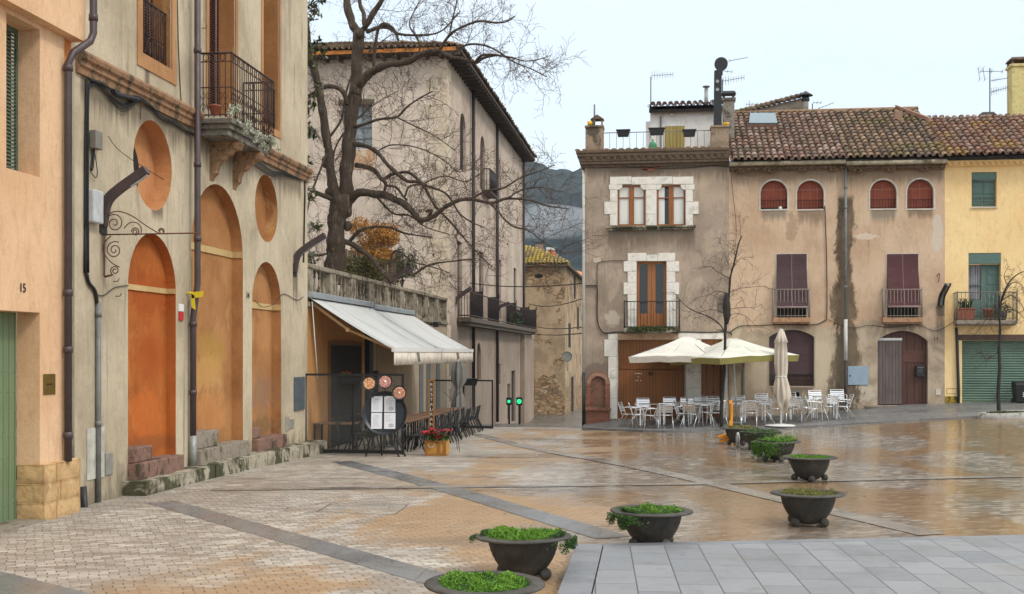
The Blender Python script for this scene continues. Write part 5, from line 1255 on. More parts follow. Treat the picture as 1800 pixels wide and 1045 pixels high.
HCm = plaster('peach_render_right', c8(210, 184, 156), c8(190, 160, 132), dirt=DIRT, streak=.3, dirt_amt=.4, patch=c8(202, 184, 160), patch_amt=.2,
              extra=chain(lower_zone(zx(1560, 572), c8(184, 168, 146), c8(156, 140, 120)), spots([sp(1550, 378, 24, 12, c8(196, 182, 160)), sp(1520, 416, 22, 5, c8(214, 200, 180)), sp(1648, 410, 9, 30, c8(204, 196, 182)), sp(1655, 545, 9, 14, c8(100, 88, 76)), sp(1500, 300, 26, 10, c8(168, 138, 112)), sp(1520, 690, 20, 14, c8(196, 186, 166))]), damp(ux(1485), zx(1484, 345), zx(1484, 640)), runoff([(ux(1486), ux(1660), zx(1560, 300), .8), (ux(1553), ux(1622), zx(1590, 567), .5), (ux(1529), ux(1576), zx(1550, 369), .8), (ux(1594), ux(1641), zx(1620, 369), .5), (ux(1644), ux(1660), zx(1650, 538), 1.6)])))
HDm = plaster('yellow_render', c8(246, 216, 160), c8(240, 204, 146), dirt=c8(196, 150, 96), streak=.15, dirt_amt=.2)
WHST = stone('white_ashlar', c8(232, 228, 218), c8(218, 212, 200), c8(176, 168, 152), .0, .004, 2.2)
uA0, uAB, uBC, uCD = ux(1028), ux(1281.5), ux(1484.5), ux(1660.5)
DEPTH = 9
def front(name, mat, root, u0, u1, ztop, loops, zbot=-.8, side=None):
    mb = MB(); holed(mb, FR, rect_loop(u0, u1, zbot, ztop), loops)
    for l in loops: reveal(mb, FR, l, -.28, 0)
    y0, y1 = 42.0, 42.0 + DEPTH
    mb.quad((u0, y0, zbot), (u0, y1, zbot), (u0, y1, ztop), (u0, y0, ztop)); mb.quad((u1, y0, zbot), (u1, y1, zbot), (u1, y1, ztop), (u1, y0, ztop)); mb.quad((u0, y1, zbot), (u1, y1, zbot), (u1, y1, ztop), (u0, y1, ztop))
    return mb.build(name, mat, root, rec=False)
# ------------ corner house
HA = thing('corner_house', 'brown rendered corner house with white stone window surrounds and a roof terrace', 'house', (uA0, 42, 0))
ztA = zx(1150, 292)
def notch_arch(x0, x1, y0, y1, c=12):  # window head with stepped, rounded shoulders
    xm = (x0 + x1) / 2; s = 1 / 48.9; u0, u1, z0, z1 = FR.u(x0), FR.u(x1), FR.z(xm, y1), FR.z(xm, y0); r = c * s
    pts = [(u0, z0), (u1, z0), (u1, z1 - r)]
    for i in range(1, 7): a = i / 7 * math.pi / 2; pts.append((u1 - r + r * math.cos(a) * .0 + r * (1 - math.sin(a)) , z1 - r * math.cos(a)))
    pts += [(u1 - r, z1), (u0 + r, z1)]
    for i in range(1, 7): a = i / 7 * math.pi / 2; pts.append((u0 + r * (1 - math.cos(a)) if False else u0 + r - r * (1 - math.cos(a)) * 1.0, z1 - r * math.sin(a)))
    return pts + [(u0, z1 - r)]
wA1 = rect_px(1086, 1134, 326, 397); wA2 = rect_px(1155, 1204.5, 326, 397)
dA = rect_px(1119.5, 1171, 460, 577); gA = rect_px(1086, 1203, 598, 737); sA = rect_px(1233, 1269, 597, 735)
front('wall', HAm, HA, uA0, uAB, ztA, [wA1, wA2, dA, gA, sA])
# stone window surround
def cut_ashlar(fr, pieces, d, mat, name, root):
    mb = MB()
    for (x0, x1, y0, y1) in pieces: fpx(mb, x0 + .25, x1 - .25, y0 + .2, y1 - .2, .0, d + random.uniform(-.004, .004), fr)
    return mb.build(name, mat, root, bevel=.008)
cut_ashlar(FR, [(1072, 1110, 311, 324.5), (1110, 1182, 311, 324.5), (1182, 1219, 311, 324.5), (1070, 1085.5, 324.5, 334), (1134.5, 1154.5, 324.5, 334), (1205, 1221, 324.5, 334),
                (1072, 1085.5, 334, 355), (1062, 1085.5, 355, 377), (1072, 1085.5, 377, 397), (1135.5, 1154, 334, 377), (1135.5, 1154, 377, 397), (1205, 1218, 334, 355), (1205, 1228, 355, 377), (1205, 1218, 377, 397)], .035, WHST, 'stone_surround', HA)
# rounded shoulders at the window heads
mb = MB()
for (x, sgn) in ((1086, 1), (1134, -1), (1155, 1), (1204.5, -1)):
    u = ux(x); z = zx(x, 326); r = 8 / 49
    pts = [(u - sgn * .01, z + .02), (u + sgn * r, z + .02)] + [(u + sgn * (r * math.cos(a)), z - r * math.sin(a)) for a in [i * math.pi / 12 for i in range(1, 6)]] + [(u - sgn * .01, z - r)]
    if sgn < 0: pts = pts[::-1]
    mb.prism(FR, pts, -.2, .034)
mb.build('window_shoulder', WHST, HA)
mb = MB(); fpx(mb, 1067, 1223, 398, 401, 0, .16); fpx(mb, 1070, 1220, 401.2, 405, 0, .1); mb.build('window_sill', MOSSTONE, HA, bevel=.01)
BROWNW = wood('brown_joinery', c8(152, 96, 52), 'Z', 0, .5, .6); WHP = simple('white_panel', c8(222, 222, 216), .5, 0, .1, 5, dark=.85)
def casement(l, root, openright=False):
    u0, u1, z0, z1 = l[0][0], l[1][0], l[0][1], l[2][1]; um = (u0 + u1) / 2
    mb = MB(); f = .05
    for a, b in ((u0, u0 + f), (u1 - f, u1), (um - .085, um + .085)): mb.fbox(FR, a, b, z0, z1, -.12, -.05)
    for a, b in ((u0 + f, um - .086), (um + .086, u1 - f)):
        mb.fbox(FR, a, b, z0, z0 + .06, -.12, -.051); mb.fbox(FR, a, b, z1 - .05, z1, -.12, -.051); mb.fbox(FR, a, b, z1 - .45, z1 - .42, -.12, -.051)
    w = mb.build('window', BROWNW, root)
    mb = MB(); a0 = u0 + f; a1 = um - .086; b0 = um + .086; b1 = u1 - f
    for a, b, c, e in ((a0, a1, z0 + .06, z1 - .45), (a0, a1, z1 - .42, z1 - .05), (b0, b1, z0 + .06, z1 - .45), (b0, b1, z1 - .42, z1 - .05)):
        if openright and a == a0: b = a0 + (a1 - a0) * .62
        mb.fbox(FR, a + .006, b - .006, c + .004, e - .004, -.16, -.10)
        if e - c > .6: mb.fbox(FR, a + .05, b - .05, c + .08, e - .08, -.10, -.092)
    mb.build('inner_shutter', WHP, w)
    mb = MB(); mb.fbox(FR, u0, u1, z0, z1, -.30, -.27); mb.build('pane', M['glass_dark'], w)
casement(wA1, HA); casement(wA2, HA, True)
# air bricks
mb = MB(); 
for (x0, x1, y0, y1) in ((1128, 1138, 294, 297), (1139, 1150, 291, 294), (1139, 1150, 298, 301), (1151, 1163, 294, 297), (1141, 1149, 295, 297.5)): fpx(mb, x0, x1, y0, y1, 0, .03)
mb.build('air_bricks', stone('brick_red', c8(160, 96, 76), c8(130, 74, 58), None, 0, .006, 12), HA, bevel=.004)
mb = MB()
for (x0, x1, y0, y1) in ((1129, 1138, 291, 293.6), (1140, 1149, 294.3, 295), (1152, 1161, 291, 293.6), (1130, 1138, 297.4, 300)): fpx(mb, x0, x1, y0, y1, 0, .008)
mb.build('air_holes', M['dark_in'], HA)
# balcony door
cut_ashlar(FR, [(1103, 1136, 445, 459.5), (1136, 1156, 448, 459.5), (1156, 1187, 445, 459.5), (1096, 1119, 459.5, 478), (1171.5, 1194, 459.5, 478), (1103, 1119, 478, 497), (1171.5, 1187, 478, 497),
                (1096, 1119, 497, 518), (1171.5, 1194, 497, 518), (1103, 1119, 518, 545), (1171.5, 1188, 518, 545), (1103, 1119, 545, 577), (1171.5, 1188, 545, 577)], .035, WHST, 'stone_surround', HA)
u0, u1, z0, z1 = dA[0][0], dA[1][0], dA[0][1], dA[2][1]; um = (u0 + u1) / 2
mb = MB()
for a, b in ((u0, u0 + .09), (u1 - .09, u1), (um - .14, um - .006), (um + .006, um + .14)): mb.fbox(FR, a, b, z0, z1, -.2, -.14)
for a, b in ((u0 + .09, um - .14), (um + .14, u1 - .09)): mb.fbox(FR, a, b, z0, z0 + .52, -.2, -.145); mb.fbox(FR, a, b, z1 - .08, z1, -.2, -.141); mb.fbox(FR, a + .06, b - .06, z0 + .1, z0 + .45, -.145, -.13)
bd_ = mb.build('balcony_door', wood('orange_brown_door', c8(164, 106, 60), 'Z', 0, .45, .6), HA, bevel=.005)
mb = MB(); mb.fbox(FR, u0 + .09, u1 - .09, z0 + .52, z1 - .08, -.22, -.17); mb.build('pane', M['glass_dark'], bd_)
def balcony(root, x0, x1, yr, ys, yb, dep, slabmat, railmat, step=.115, r=.009, moss=False, side_mesh=False):
    u0, u1 = ux(x0), ux(x1); Y0 = 42 - dep; fb = Frame('Y', Y0); xm = (x0 + x1) / 2
    k = 42 / Y0; u0 *= 1; zr, zs_, zb = fb.z(xm, yr), fb.z(xm, ys), fb.z(xm, yb); u0, u1 = fb.u(x0), fb.u(x1)
    mb = MB(); mb.box(u0, u1, Y0, 41.999, zb, zs_); mb.box(u0 + .06, u1 - .06, Y0 + .05, 41.998, zb - .05, zb - .001); b = mb.build('balcony', slabmat, root, bevel=.012)
    mb = MB(); a = .03
    c = [(u0 + a, 41.98), (u0 + a, Y0 + a), (u1 - a, Y0 + a), (u1 - a, 41.98)]
    for zz, rr in ((zr, .018), (zs_ + .06, .012)): mb.tube([(x, y, zz) for x, y in c], rr, 6)
    for p, q in zip(c, c[1:]): baluster_run((p[0], p[1], 0), (q[0], q[1], 0), zs_, zr, step, r, mb)
    for p in (c[1], c[2]): mb.tube([(p[0], p[1], zs_), (p[0], p[1], zr + .05)], .022, 6)
    mb.build('railing', railmat, b)
    return b, u0, u1, Y0, zs_, zr
MOSS = leafmat('moss', (.03, .05, .012), (.10, .12, .03))
bA, u0, u1, Y0, zs_, zr = balcony(HA, 1096, 1196, 530, 577.5, 584, .5, MOSSTONE, M['black'])
mb = MB(); leaf_cloud(mb, ((u0 + u1) / 2, Y0 + .05, zs_ - .02), ((u1 - u0) / 2, .12, .1), 2600, .035, seed=9); mb.build('moss', MOSS, bA, rec=False)
# garage door and its stones
GAR = wood('garage_door', c8(146, 94, 50), 'Z', .115, .55, .75, 'X', .25)
u0, u1, z0, z1 = gA[0][0], gA[1][0], gA[0][1], gA[2][1]; zc = zx(1145, 650)
mb = MB(); mb.fbox(FR, u0, u1, zc, z1, -.25, -.2); mb.fbox(FR, u0, u1, z0, zc - .02, -.22, -.17); gd = mb.build('garage_door', GAR, HA)
mb = MB(); c = FR.px(1143.5, 657); mb.tube([FR.pt(c[0], c[1], -.17), FR.pt(c[0], c[1], -.165)], .0, 4) if False else None
mb.tube([FR.pt(c[0] + .085 * math.cos(a), c[1] + .05 * math.sin(a), -.165) for a in [i * math.pi / 10 for i in range(21)]], .016, 6); mb.fbox(FR, c[0] - .04, c[0] + .04, c[1] - .02, c[1] + .02, -.17, -.155); mb.build('handle', M['black'], gd)
mb = MB()
for (x, y) in ((1117, 657), (1120, 657), (1122, 657), (1124, 656.6), (1127, 657), (1122, 663), (1118, 669.5), (1121, 669), (1126.5, 669.5)): c = FR.px(x, y); mb.fbox(FR, c[0] - .022, c[0] + .018, c[1] - .018, c[1] + .012, -.17, -.167)
mb.build('scraped_notice', M['white'], gd)
cut_ashlar(FR, [(1069, 1085.5, 587, 597), (1062, 1085.5, 597, 627), (1069, 1085.5, 627, 665), (1069, 1085.5, 665, 700), (1069, 1085.5, 700, 737)], .03, WHST, 'stone_surround', HA)
cut_ashlar(FR, [(1207, 1232.5, 597, 617), (1207, 1232.5, 617, 654), (1207, 1232.5, 654, 682), (1207, 1232.5, 682, 712), (1207, 1232.5, 712, 737),
                (1192, 1232, 585, 596.5), (1232, 1278, 585, 596.5), (1269.5, 1279, 597, 640), (1269.5, 1279, 640, 690), (1269.5, 1279, 690, 735)], .03, WHST, 'stone_surround', HA)
mb = MB(); fpx(mb, 1086, 1192, 587, 597.5, 0, .02); mb.build('lintel', stone('brown_lintel', c8(190, 160, 132), c8(160, 130, 104), None, 0, .006, 4), HA)
mb = MB(); l = sA; mb.fbox(FR, l[0][0], l[1][0], l[0][1], l[2][1], -.24, -.17); sd = mb.build('side_door', wood('orange_side_door', c8(156, 104, 62), 'Z', .24, .5, .6, 'X', .15), HA)
for (x, y) in ((1254, 643), (1254, 690)): mb = MB(); c = FR.px(x, y); mb.fbox(FR, c[0] - .05, c[0] + .05, c[1] - .025, c[1] + .025, -.17, -.15); mb.build('handle', M['black'], sd)
# brick niche
u0, u1 = ux(1030.5), ux(1072.5); zt_, zb_ = zx(1052, 654), zx(1052, 746); zsl = zx(1052, 717)
BRICK = None
def brickmat():
    m = NM('brickwork', .9, .2); w = m.world(); x = m.xyz(w); v = m.comb(x[0], x[2], 0)
    b = m.n.new('ShaderNodeTexBrick'); m.l.new(v, b.inputs['Vector']); b.inputs['Scale'].default_value = 1; b.inputs['Brick Width'].default_value = .22; b.inputs['Row Height'].default_value = .065; b.inputs['Mortar Size'].default_value = .007
    b.inputs['Color1'].default_value = (*c8(150, 92, 70), 1); b.inputs['Color2'].default_value = (*c8(118, 66, 50), 1); b.inputs['Mortar'].default_value = (*c8(150, 128, 110), 1)
    c = m.mix(m.step(m.noise(2.4, 6, .7, w, .6), .52, .68, 0, .65), b.outputs[0], c8(96, 84, 74)); m.col(c); m.bump(m.math('SUBTRACT', m.noise(12, 4, .6, w), b.outputs[1]), .01, .7); return m.m
BRICK = brickmat()
outer = arch_loop(u0, u1, zsl, zt_); inner = arch_loop(u0 + .17, u1 - .17, zsl, zt_ - .17)
mb = MB(); ring(mb, FR, inner, outer, .0, .09); nb = mb.build('brick_niche', BRICK, HA)
mb = MB(); face_poly(mb, FR, inner, .015); mb.build('niche_back', stone('niche_back', c8(128, 92, 74), c8(104, 82, 68), None, 0, .02, 4), nb, rec=False)
mb = MB(); mb.fbox(FR, u0 - .03, u1 + .03, zsl - .1, zsl, 0, .2); mb.fbox(FR, u0, u1, zb_, zsl - .101, 0, .14); mb.build('niche_base', BRICK, nb, bevel=.008)
mb = MB(); uc = (u0 + u1) / 2; hw = (u1 - u0) / 2; zc = zt_ - hw
for i in range(17):
    a = math.pi * (i + .5) / 17; 
    pts = [(uc + rr * math.cos(a + da), zc + rr * math.sin(a + da)) for rr, da in ((hw - .15, -.045), (hw - .02, -.045), (hw - .02, .045), (hw - .15, .045))]; mb.prism(FR, pts, .0, .10)
mb.build('niche_voussoirs', simple('pale_voussoir', c8(196, 160, 134), .9, 0, .3, 8), nb)
# cables and pipes on the corner house
mb = MB(); 
cab(mb, [(1050, 504), (1050, 468), (1056, 461), (1075, 459), (1100, 459)], .012, .03, FR); cab(mb, [(1030, 503), (1044, 503), (1050, 508), (1050, 560), (1056, 580), (1065, 586), (1085, 584), (1110, 586), (1170, 586), (1200, 584), (1240, 585), (1280, 584), (1286, 590)], .022, .04, FR)
cab(mb, [(1282, 586), (1300, 574), (1330, 573), (1370, 571), (1430, 571), (1447, 565), (1453, 555), (1453, 470), (1450, 370), (1449, 368)], .016, .035, FR); cab(mb, [(1030, 292), (1060, 295), (1100, 294), (1150, 296), (1200, 296), (1250, 292), (1281, 294)], .012, .03, FR)
cab(mb, [(1282, 270), (1287, 330), (1294, 400), (1291, 450)], .008, .05, FR)
mb.build('cable', CAB, HA)
mb = MB(); cab(mb, [(1085, 588), (1086, 600), (1086, 706)], .012, .06, FR); mb.build('white_cable', M['white_pipe'], HA)
mb = MB(); uu = ux(1026) ; mb.tube([(uu, 41.9, zx(1026, 655)), (uu, 41.9, zx(1026, 315)), (uu - .02, 42.1, zx(1026, 300))], .05, 10); mb.build('rain_pipe', M['white_pipe'], HA)
mb = MB(); mb.tube([(uu, 41.9, -.4), (uu, 41.9, zx(1026, 655))], .055, 10); mb.build('pipe_foot', M['black'], HA)
mb = MB(); cab(mb, [(1049, 459)], .02, .03, FR) ; fpx(mb, 1043, 1056, 453, 462, 0, .012); mb.build('plaster_repair', simple('repair', c8(196, 184, 166), .9), HA, bevel=.02)
# tiled dentil cornice
def cornice(root, x0, x1, ys, name, mat, deps, tooth=None, ret=False, u0=None, u1=None):
    xm = (x0 + x1) / 2; u0 = ux(x0) if u0 is None else u0; u1 = ux(x1) if u1 is None else u1; mb = MB()
    for (ya, yb, d) in [(ys[i], ys[i + 1] - .001, deps[i]) for i in range(len(deps))]:
        mb.fbox(FR, u0 - (d if ret else 0), u1, zx(xm, yb) + .001, zx(xm, ya), -.3, d)
        if ret: mb.box(u0 - d, u0, 42.31, 42 + DEPTH, zx(xm, yb) + .001, zx(xm, ya))
    o = mb.build(name, mat, root, bevel=.008)
    if tooth:
        ya, yb, d, pitch = tooth; mb = MB(); n = int((u1 - u0) / pitch); za, zb = zx(xm, ya), zx(xm, yb)
        for i in range(n):
            a = u0 + (u1 - u0) * i / n; b = a + (u1 - u0) / n; m_ = (a + b) / 2
            vs = [FR.pt(a + .01, za, d), FR.pt(b - .01, za, d), FR.pt(m_, zb, d - .02), FR.pt(a + .01, za, 0), FR.pt(b - .01, za, 0), FR.pt(m_, zb, 0)]
            mb.mesh(vs, [(0, 1, 2), (3, 5, 4), (0, 2, 5, 3), (1, 4, 5, 2), (0, 3, 4, 1)])
        mb.build('tile_teeth', mat, o)
    return o
CORN = stone('cornice_tile', c8(112, 94, 78), c8(84, 70, 58), c8(84, 78, 50), .25, .015, 7)
cornice(HA, 1030, 1281, (264.5, 269, 275, 283, 288, 293), 'cornice', CORN, (.30, .26, .20, .17, .08), (275, 282, .245, .24), True, u0=uA0, u1=uAB)
zter = zx(1150, 264.5)
mb = MB(); mb.box(uA0, uAB, 42.0, 42 + DEPTH, zter - .12, zter - .02); mb.build('terrace_floor', stone('terrace_tile', c8(150, 112, 78), c8(120, 92, 66), c8(100, 100, 50), .3, .01, 3), HA)
mb = MB()
for i in range(int((uAB - uA0 + .25) / .26)): x = uA0 - .25 + i * .26; mb.tube([(x, 41.72, zter + .02), (x, 41.95, zter + .05)], .10, 6, flat=.45)
mb.build('edge_tiles', TILE_M, HA)
PIER = stone('pier_render', c8(160, 140, 118), c8(130, 112, 94), c8(84, 76, 64), .4, .01, 2.5)
for (x0, x1) in ((1029, 1060), (1250, 1281)):
    mb = MB(); fpx(mb, x0, x1, 224, 267, -.65, -.02); fpx(mb, x0 - 1.2, x1 + 1.2, 220.5, 224, -.7, .03); mb.build('terrace_pier', PIER, HA, bevel=.01)
fp = Frame('Y', 42.15)
mb = MB(); u0, u1 = fp.u(1060), fp.u(1250); za, zb = fp.z(1150, 232), fp.z(1150, 262)
mb.tube([(u0, 42.15, za), (u1, 42.15, za)], .016, 6); mb.tube([(u0, 42.15, zb), (u1, 42.15, zb)], .014, 6); baluster_run((u0, 42.15, 0), (u1, 42.15, 0), zb - .05, za, .24, .009, mb); mb.build('terrace_railing', M['pipe_grey'], HA)
for (x0, x1, y0, y1, lab) in ((1084, 1107, 231.5, 241, 'black planter trough on the terrace railing, nearest the left pier'), (1141, 1168, 229.5, 238, 'black planter trough on the terrace railing, left of the wooden door'), (1200, 1223, 231, 241, 'black planter trough on the terrace railing, right of the wooden door')):
    p = Vector(onY((x0 + x1) / 2, y1, 42.08)); trough((p.x, 42.06, p.z), (x1 - x0) / 49, lab)
# penthouse on the terrace
YP = 45.6; fh = Frame('Y', YP)
PH = thing('penthouse', 'white rooftop room with a yellowed wooden door, on the roof terrace', 'rooftop room', (fh.u(1205), YP, zter))
mb = MB(); hz = fh.z(1200, 194); mb.box(fh.u(1143), fh.u(1275), YP, YP + 3, zter - .1, hz); mb.box(fh.u(1135), fh.u(1143) - .002, YP + .1, YP + 2, zter - .1, fh.z(1140, 213))
mb.build('wall', plaster('white_render', c8(232, 230, 226), c8(214, 212, 206), dirt=c8(160, 150, 140), streak=.25, dirt_amt=.2), PH)
mb = MB(); fpx(mb, 1169, 1203, 222, 264, 0, .03, fh); mb.build('door', wood('yellow_green_door', c8(168, 150, 84), 'Z', .14, .7, .7, 'X', .2), PH)
mb = MB(); fpx(mb, 1160, 1163, 205, 264, 0, .06, fh); mb.build('rain_pipe', M['pipe_grey'], PH)
mb = MB(); mb.ball(fh.pt(*fh.px(1181, 203), .05), .07, 8); mb.build('lamp', M['white'], PH)
s3 = R(14); o_ = Vector((fh.u(1141), YP - .25, hz + .02)); tile_roof('roof', o_, (1, 0, 0), (0, math.cos(s3), math.sin(s3)), int((fh.u(1275) - fh.u(1141)) / .24), 8, simple('dark_tiles', c8(112, 84, 66), .9, 0, .5, 6, .01), PH, p=.24, q=.42, r=.085, seed=8, jit=.02)
p = Vector(onY(1147, 262, 43.8)); t = thing('gas_bottle', 'green gas bottle standing behind the terrace railing', 'gas bottle', (p.x, 43.8, zter)); mb = MB(); mb.lathe([(.001, 0), (.14, 0), (.15, .05), (.15, .5), (.12, .6), (.04, .66), (.04, .74), (.001, .74)], (p.x, 43.8, zter - .02), 16); mb.build('bottle', simple('green_paint', c8(60, 140, 95), .4), t); mb = MB(); mb.tube([(p.x - .05, 43.8, zter + .72), (p.x - .09, 43.8, zter + .85), (p.x + .05, 43.8, zter + .85)], .015, 6); mb.build('valve', M['steel'], t)
p = Vector(onY(1090, 262, 44.0)); mb = MB(); mb.box(p.x - 1.1, p.x + 1.0, 44.0, 44.3, zter - .02, zter + .22); tag(mb.build('stacked_tiles', TILE_M, loc=(p.x, 44, zter), bevel=.03), 'low stack of old tiles lying on the roof terrace', 'tiles')
# things on the piers, chimneys and flues
p = Vector(onY(1050, 221, 42.4)); t = thing('pier_chimney', 'little pitched chimney on the left terrace pier', 'chimney', p); mb = MB(); 
for dx in (-.18, .14): mb.box(p.x + dx, p.x + dx + .05, 42.3, 42.6, p.z, p.z + .2)
mb.build('legs', PIER, t); mb = MB(); mb.mesh([(p.x - .24, 42.2, p.z + .2), (p.x + .24, 42.2, p.z + .2), (p.x + .24, 42.7, p.z + .2), (p.x - .24, 42.7, p.z + .2), (p.x, 42.2, p.z + .36), (p.x, 42.7, p.z + .36)], [(0, 1, 4), (2, 3, 5), (0, 4, 5, 3), (1, 2, 5, 4), (0, 3, 2, 1)]); mb.build('cap', CORN, t)
mb = MB(); p = Vector(onY(1045, 221, 42.25)); mb.tube([p, onY(1045, 184, 42.25)], .035, 6); tag(mb.build('rod', M['pipe_grey'], loc=p), 'short dark rod standing on the left terrace pier', 'rod')
YELP = simple('yellow_pot', c8(230, 180, 30), .5, 0, .1)
for (x, y0, y1, lab) in ((1037, 214, 221, 'yellow pot on the left terrace pier'), (1276, 216.5, 221, 'low yellow bowl on the right terrace pier')):
    p = Vector(onY(x, y1, 42.3)); h = (y1 - y0) / 49; mb = MB(); mb.lathe([(.001, 0), (.08, 0), (.1 if x < 1100 else .13, h), (.08, h), (.07, h * .3), (.001, h * .3)], p, 14); tag(mb.build('flower_pot', YELP, loc=p), lab, 'pot')
t = thing('black_flue', 'tall black metal flue with a round disc on top, above the corner house', 'flue', onY(1261, 222, 42.5)); mb = MB(); a, b = Vector(onY(1254.5, 222, 42.5)), Vector(onY(1268.5, 124, 42.5)); mb.hexa([(a.x, 42.4, a.z), (b.x, 42.4, a.z), (b.x, 42.65, a.z), (a.x, 42.65, a.z), (a.x + .02, 42.4, b.z - .02), (b.x, 42.4, b.z + .05), (b.x, 42.65, b.z + .05), (a.x + .02, 42.65, b.z - .02)]); mb.build('shaft', M['black'], t, bevel=.01)
c = Vector(onY(1267.5, 113, 42.5)); mb = MB(); mb.tube([c - Vector((0, .06, 0)), c + Vector((0, .06, 0))], .235, 28); mb.tube([c - Vector((0, 0, .4)), c], .06, 8); mb.build('disc', M['black'], t)
mb = MB()
for y in (143.5, 158): q_ = Vector(onY(1261, y, 42.38)); mb.tube([q_, q_ - Vector((0, .03, 0))], .062, 14)
mb.build('port', M['zinc'], t)
antenna(1144, 192, 135, 45.7, [(1146, 133, 1183, 131.5, 9, 5)], 'dark tv antenna at the left end of the white rooftop room')
antenna(1270, 170, 140, 45, [(1271, 143, 1308, 136.5, 9, 5), (1268, 110, 1314, 101.5, 7, .8), (1270, 125, 1287, 127, 3, .6)], 'tv antenna behind the tall black flue')
t = thing('steel_flue', 'thin steel flue pipe on the white rooftop room', 'flue', onY(1242, 190, 46.5)); mb = MB(); p, q_ = Vector(onY(1241.5, 192, 46.5)), Vector(onY(1241.5, 156, 46.5)); mb.tube([p, q_], .075, 12); mb.build('pipe', M['zinc'], t); mb = MB(); mb.tube([q_ + Vector((0, 0, .05)), q_ + Vector((0, 0, .09))], .14, 14); mb.tube([q_, q_ + Vector((0, 0, .06))], .03, 6); mb.build('cap', M['pipe_grey'], t)
def chimney(x0, x1, y0, y1, Y, cap_y, mat, label, capm=None, wide=.05):
    p = Vector(onY((x0 + x1) / 2, y1, Y)); fc = Frame('Y', Y); t = thing('chimney', label, 'chimney', p); mb = MB(); u0, u1, za, zb = fc.u(x0), fc.u(x1), fc.z((x0 + x1) / 2, y0), fc.z((x0 + x1) / 2, y1)
    w = u1 - u0; mb.box(u0, u1, Y, Y + w, zb - .6, za); mb.box(u0 - wide, u1 + wide, Y - wide, Y + w + wide, za - .08, za + .02); mb.build('stack', mat, t, bevel=.01)
    zc = fc.z((x0 + x1) / 2, cap_y); mb = MB()
    for dx, dy in ((u0, Y), (u1 - .07, Y), (u0, Y + w - .07), (u1 - .07, Y + w - .07)): mb.box(dx, dx + .07, dy, dy + .07, za + .021, zc - .1)
    mb.hexa([(u0 - .06, Y - .06, zc - .1), (u1 + .06, Y - .06, zc - .1), (u1 + .06, Y + w + .06, zc - .1), (u0 - .06, Y + w + .06, zc - .1), (u0, Y, zc), (u1, Y, zc), (u1, Y + w, zc), (u0, Y + w, zc)])
    mb.build('cap', capm or M['black'], t); return t
chimney(1271, 1291, 173, 240, 43.6, 160, stone('old_chimney', c8(150, 142, 130), c8(118, 110, 100), c8(80, 74, 66), .3, .01, 5), 'grey weathered chimney with a black cap beside the black flue')
# ------------ two peach houses and the yellow house
HB = thing('peach_house', 'peach rendered house with a wide shuttered arched window behind the folded parasol', 'house', (uAB, 42, 0))
HC = thing('peach_house', 'peach rendered house with the brown arched door and plank screen', 'house', (uBC, 42, 0))
HD = thing('yellow_house', 'yellow rendered house with green shutters and a green roller garage door', 'house', (uCD, 42, 0))
zB = zx(1380, 291)
aB = [arch_pxl(1337, 1384, 317.5, 368), arch_pxl(1401, 1448, 317.5, 368)]; aC = [arch_pxl(1529.5, 1576, 316.5, 367), arch_pxl(1594.5, 1641, 315.5, 367)]
dB = rect_px(1365, 1418, 447, 560); dC = rect_px(1559, 1614, 447, 560)
gB = arch_pxl(1352, 1431, 580, 679, 13); gC = arch_pxl(1542.5, 1631, 582, 713, 18)
uEnd = ux(2010)
wD = rect_px(1708, 1752, 303, 364); dD = rect_px(1702.5, 1759.5, 445, 564); gD = rect_px(1691, 1830, 599, 709)
mB_ = rect_px(1385, 1405, 690, 702)
front('wall', HBm, HB, uAB + .003, uBC, zB, aB + [dB, gB, mB_]); front('wall', HCm, HC, uBC + .003, uCD, zB, aC + [dC, gC]); front('wall', HDm, HD, uCD + .003, uEnd, zB + .0, [wD, dD, gD])
def blindmat(name, base):
    m = NM(name, .75, .25); w = m.world(); x = m.xyz(w)
    f = m.math('FRACT', m.math('MULTIPLY', x[2], 26)); c = m.mix(m.step(f, .0, .35, .55, 0), base, mul(base, .35))
    c = m.mix(m.step(m.noise(2.5, 6, .7, m.mapv((.6, 1, 2), src=w), .5), .42, .7, 0, .6), c, mul(base, .55)); c = m.mix(m.step(m.noise(9, 5, .7, m.mapv((3, 1, .5), src=w)), .62, .75, 0, .25), c, (.4, .36, .34))
    m.col(c); m.bump(f, .006, .6); return m.m
BL_R = blindmat('red_slats', c8(150, 78, 60)); BL_P = blindmat('plum_slats', c8(84, 64, 66)); BL_M = blindmat('maroon_slats', c8(94, 60, 62))
WHTRIM = simple('white_trim', c8(204, 196, 184), .8, 0, .3, 6)
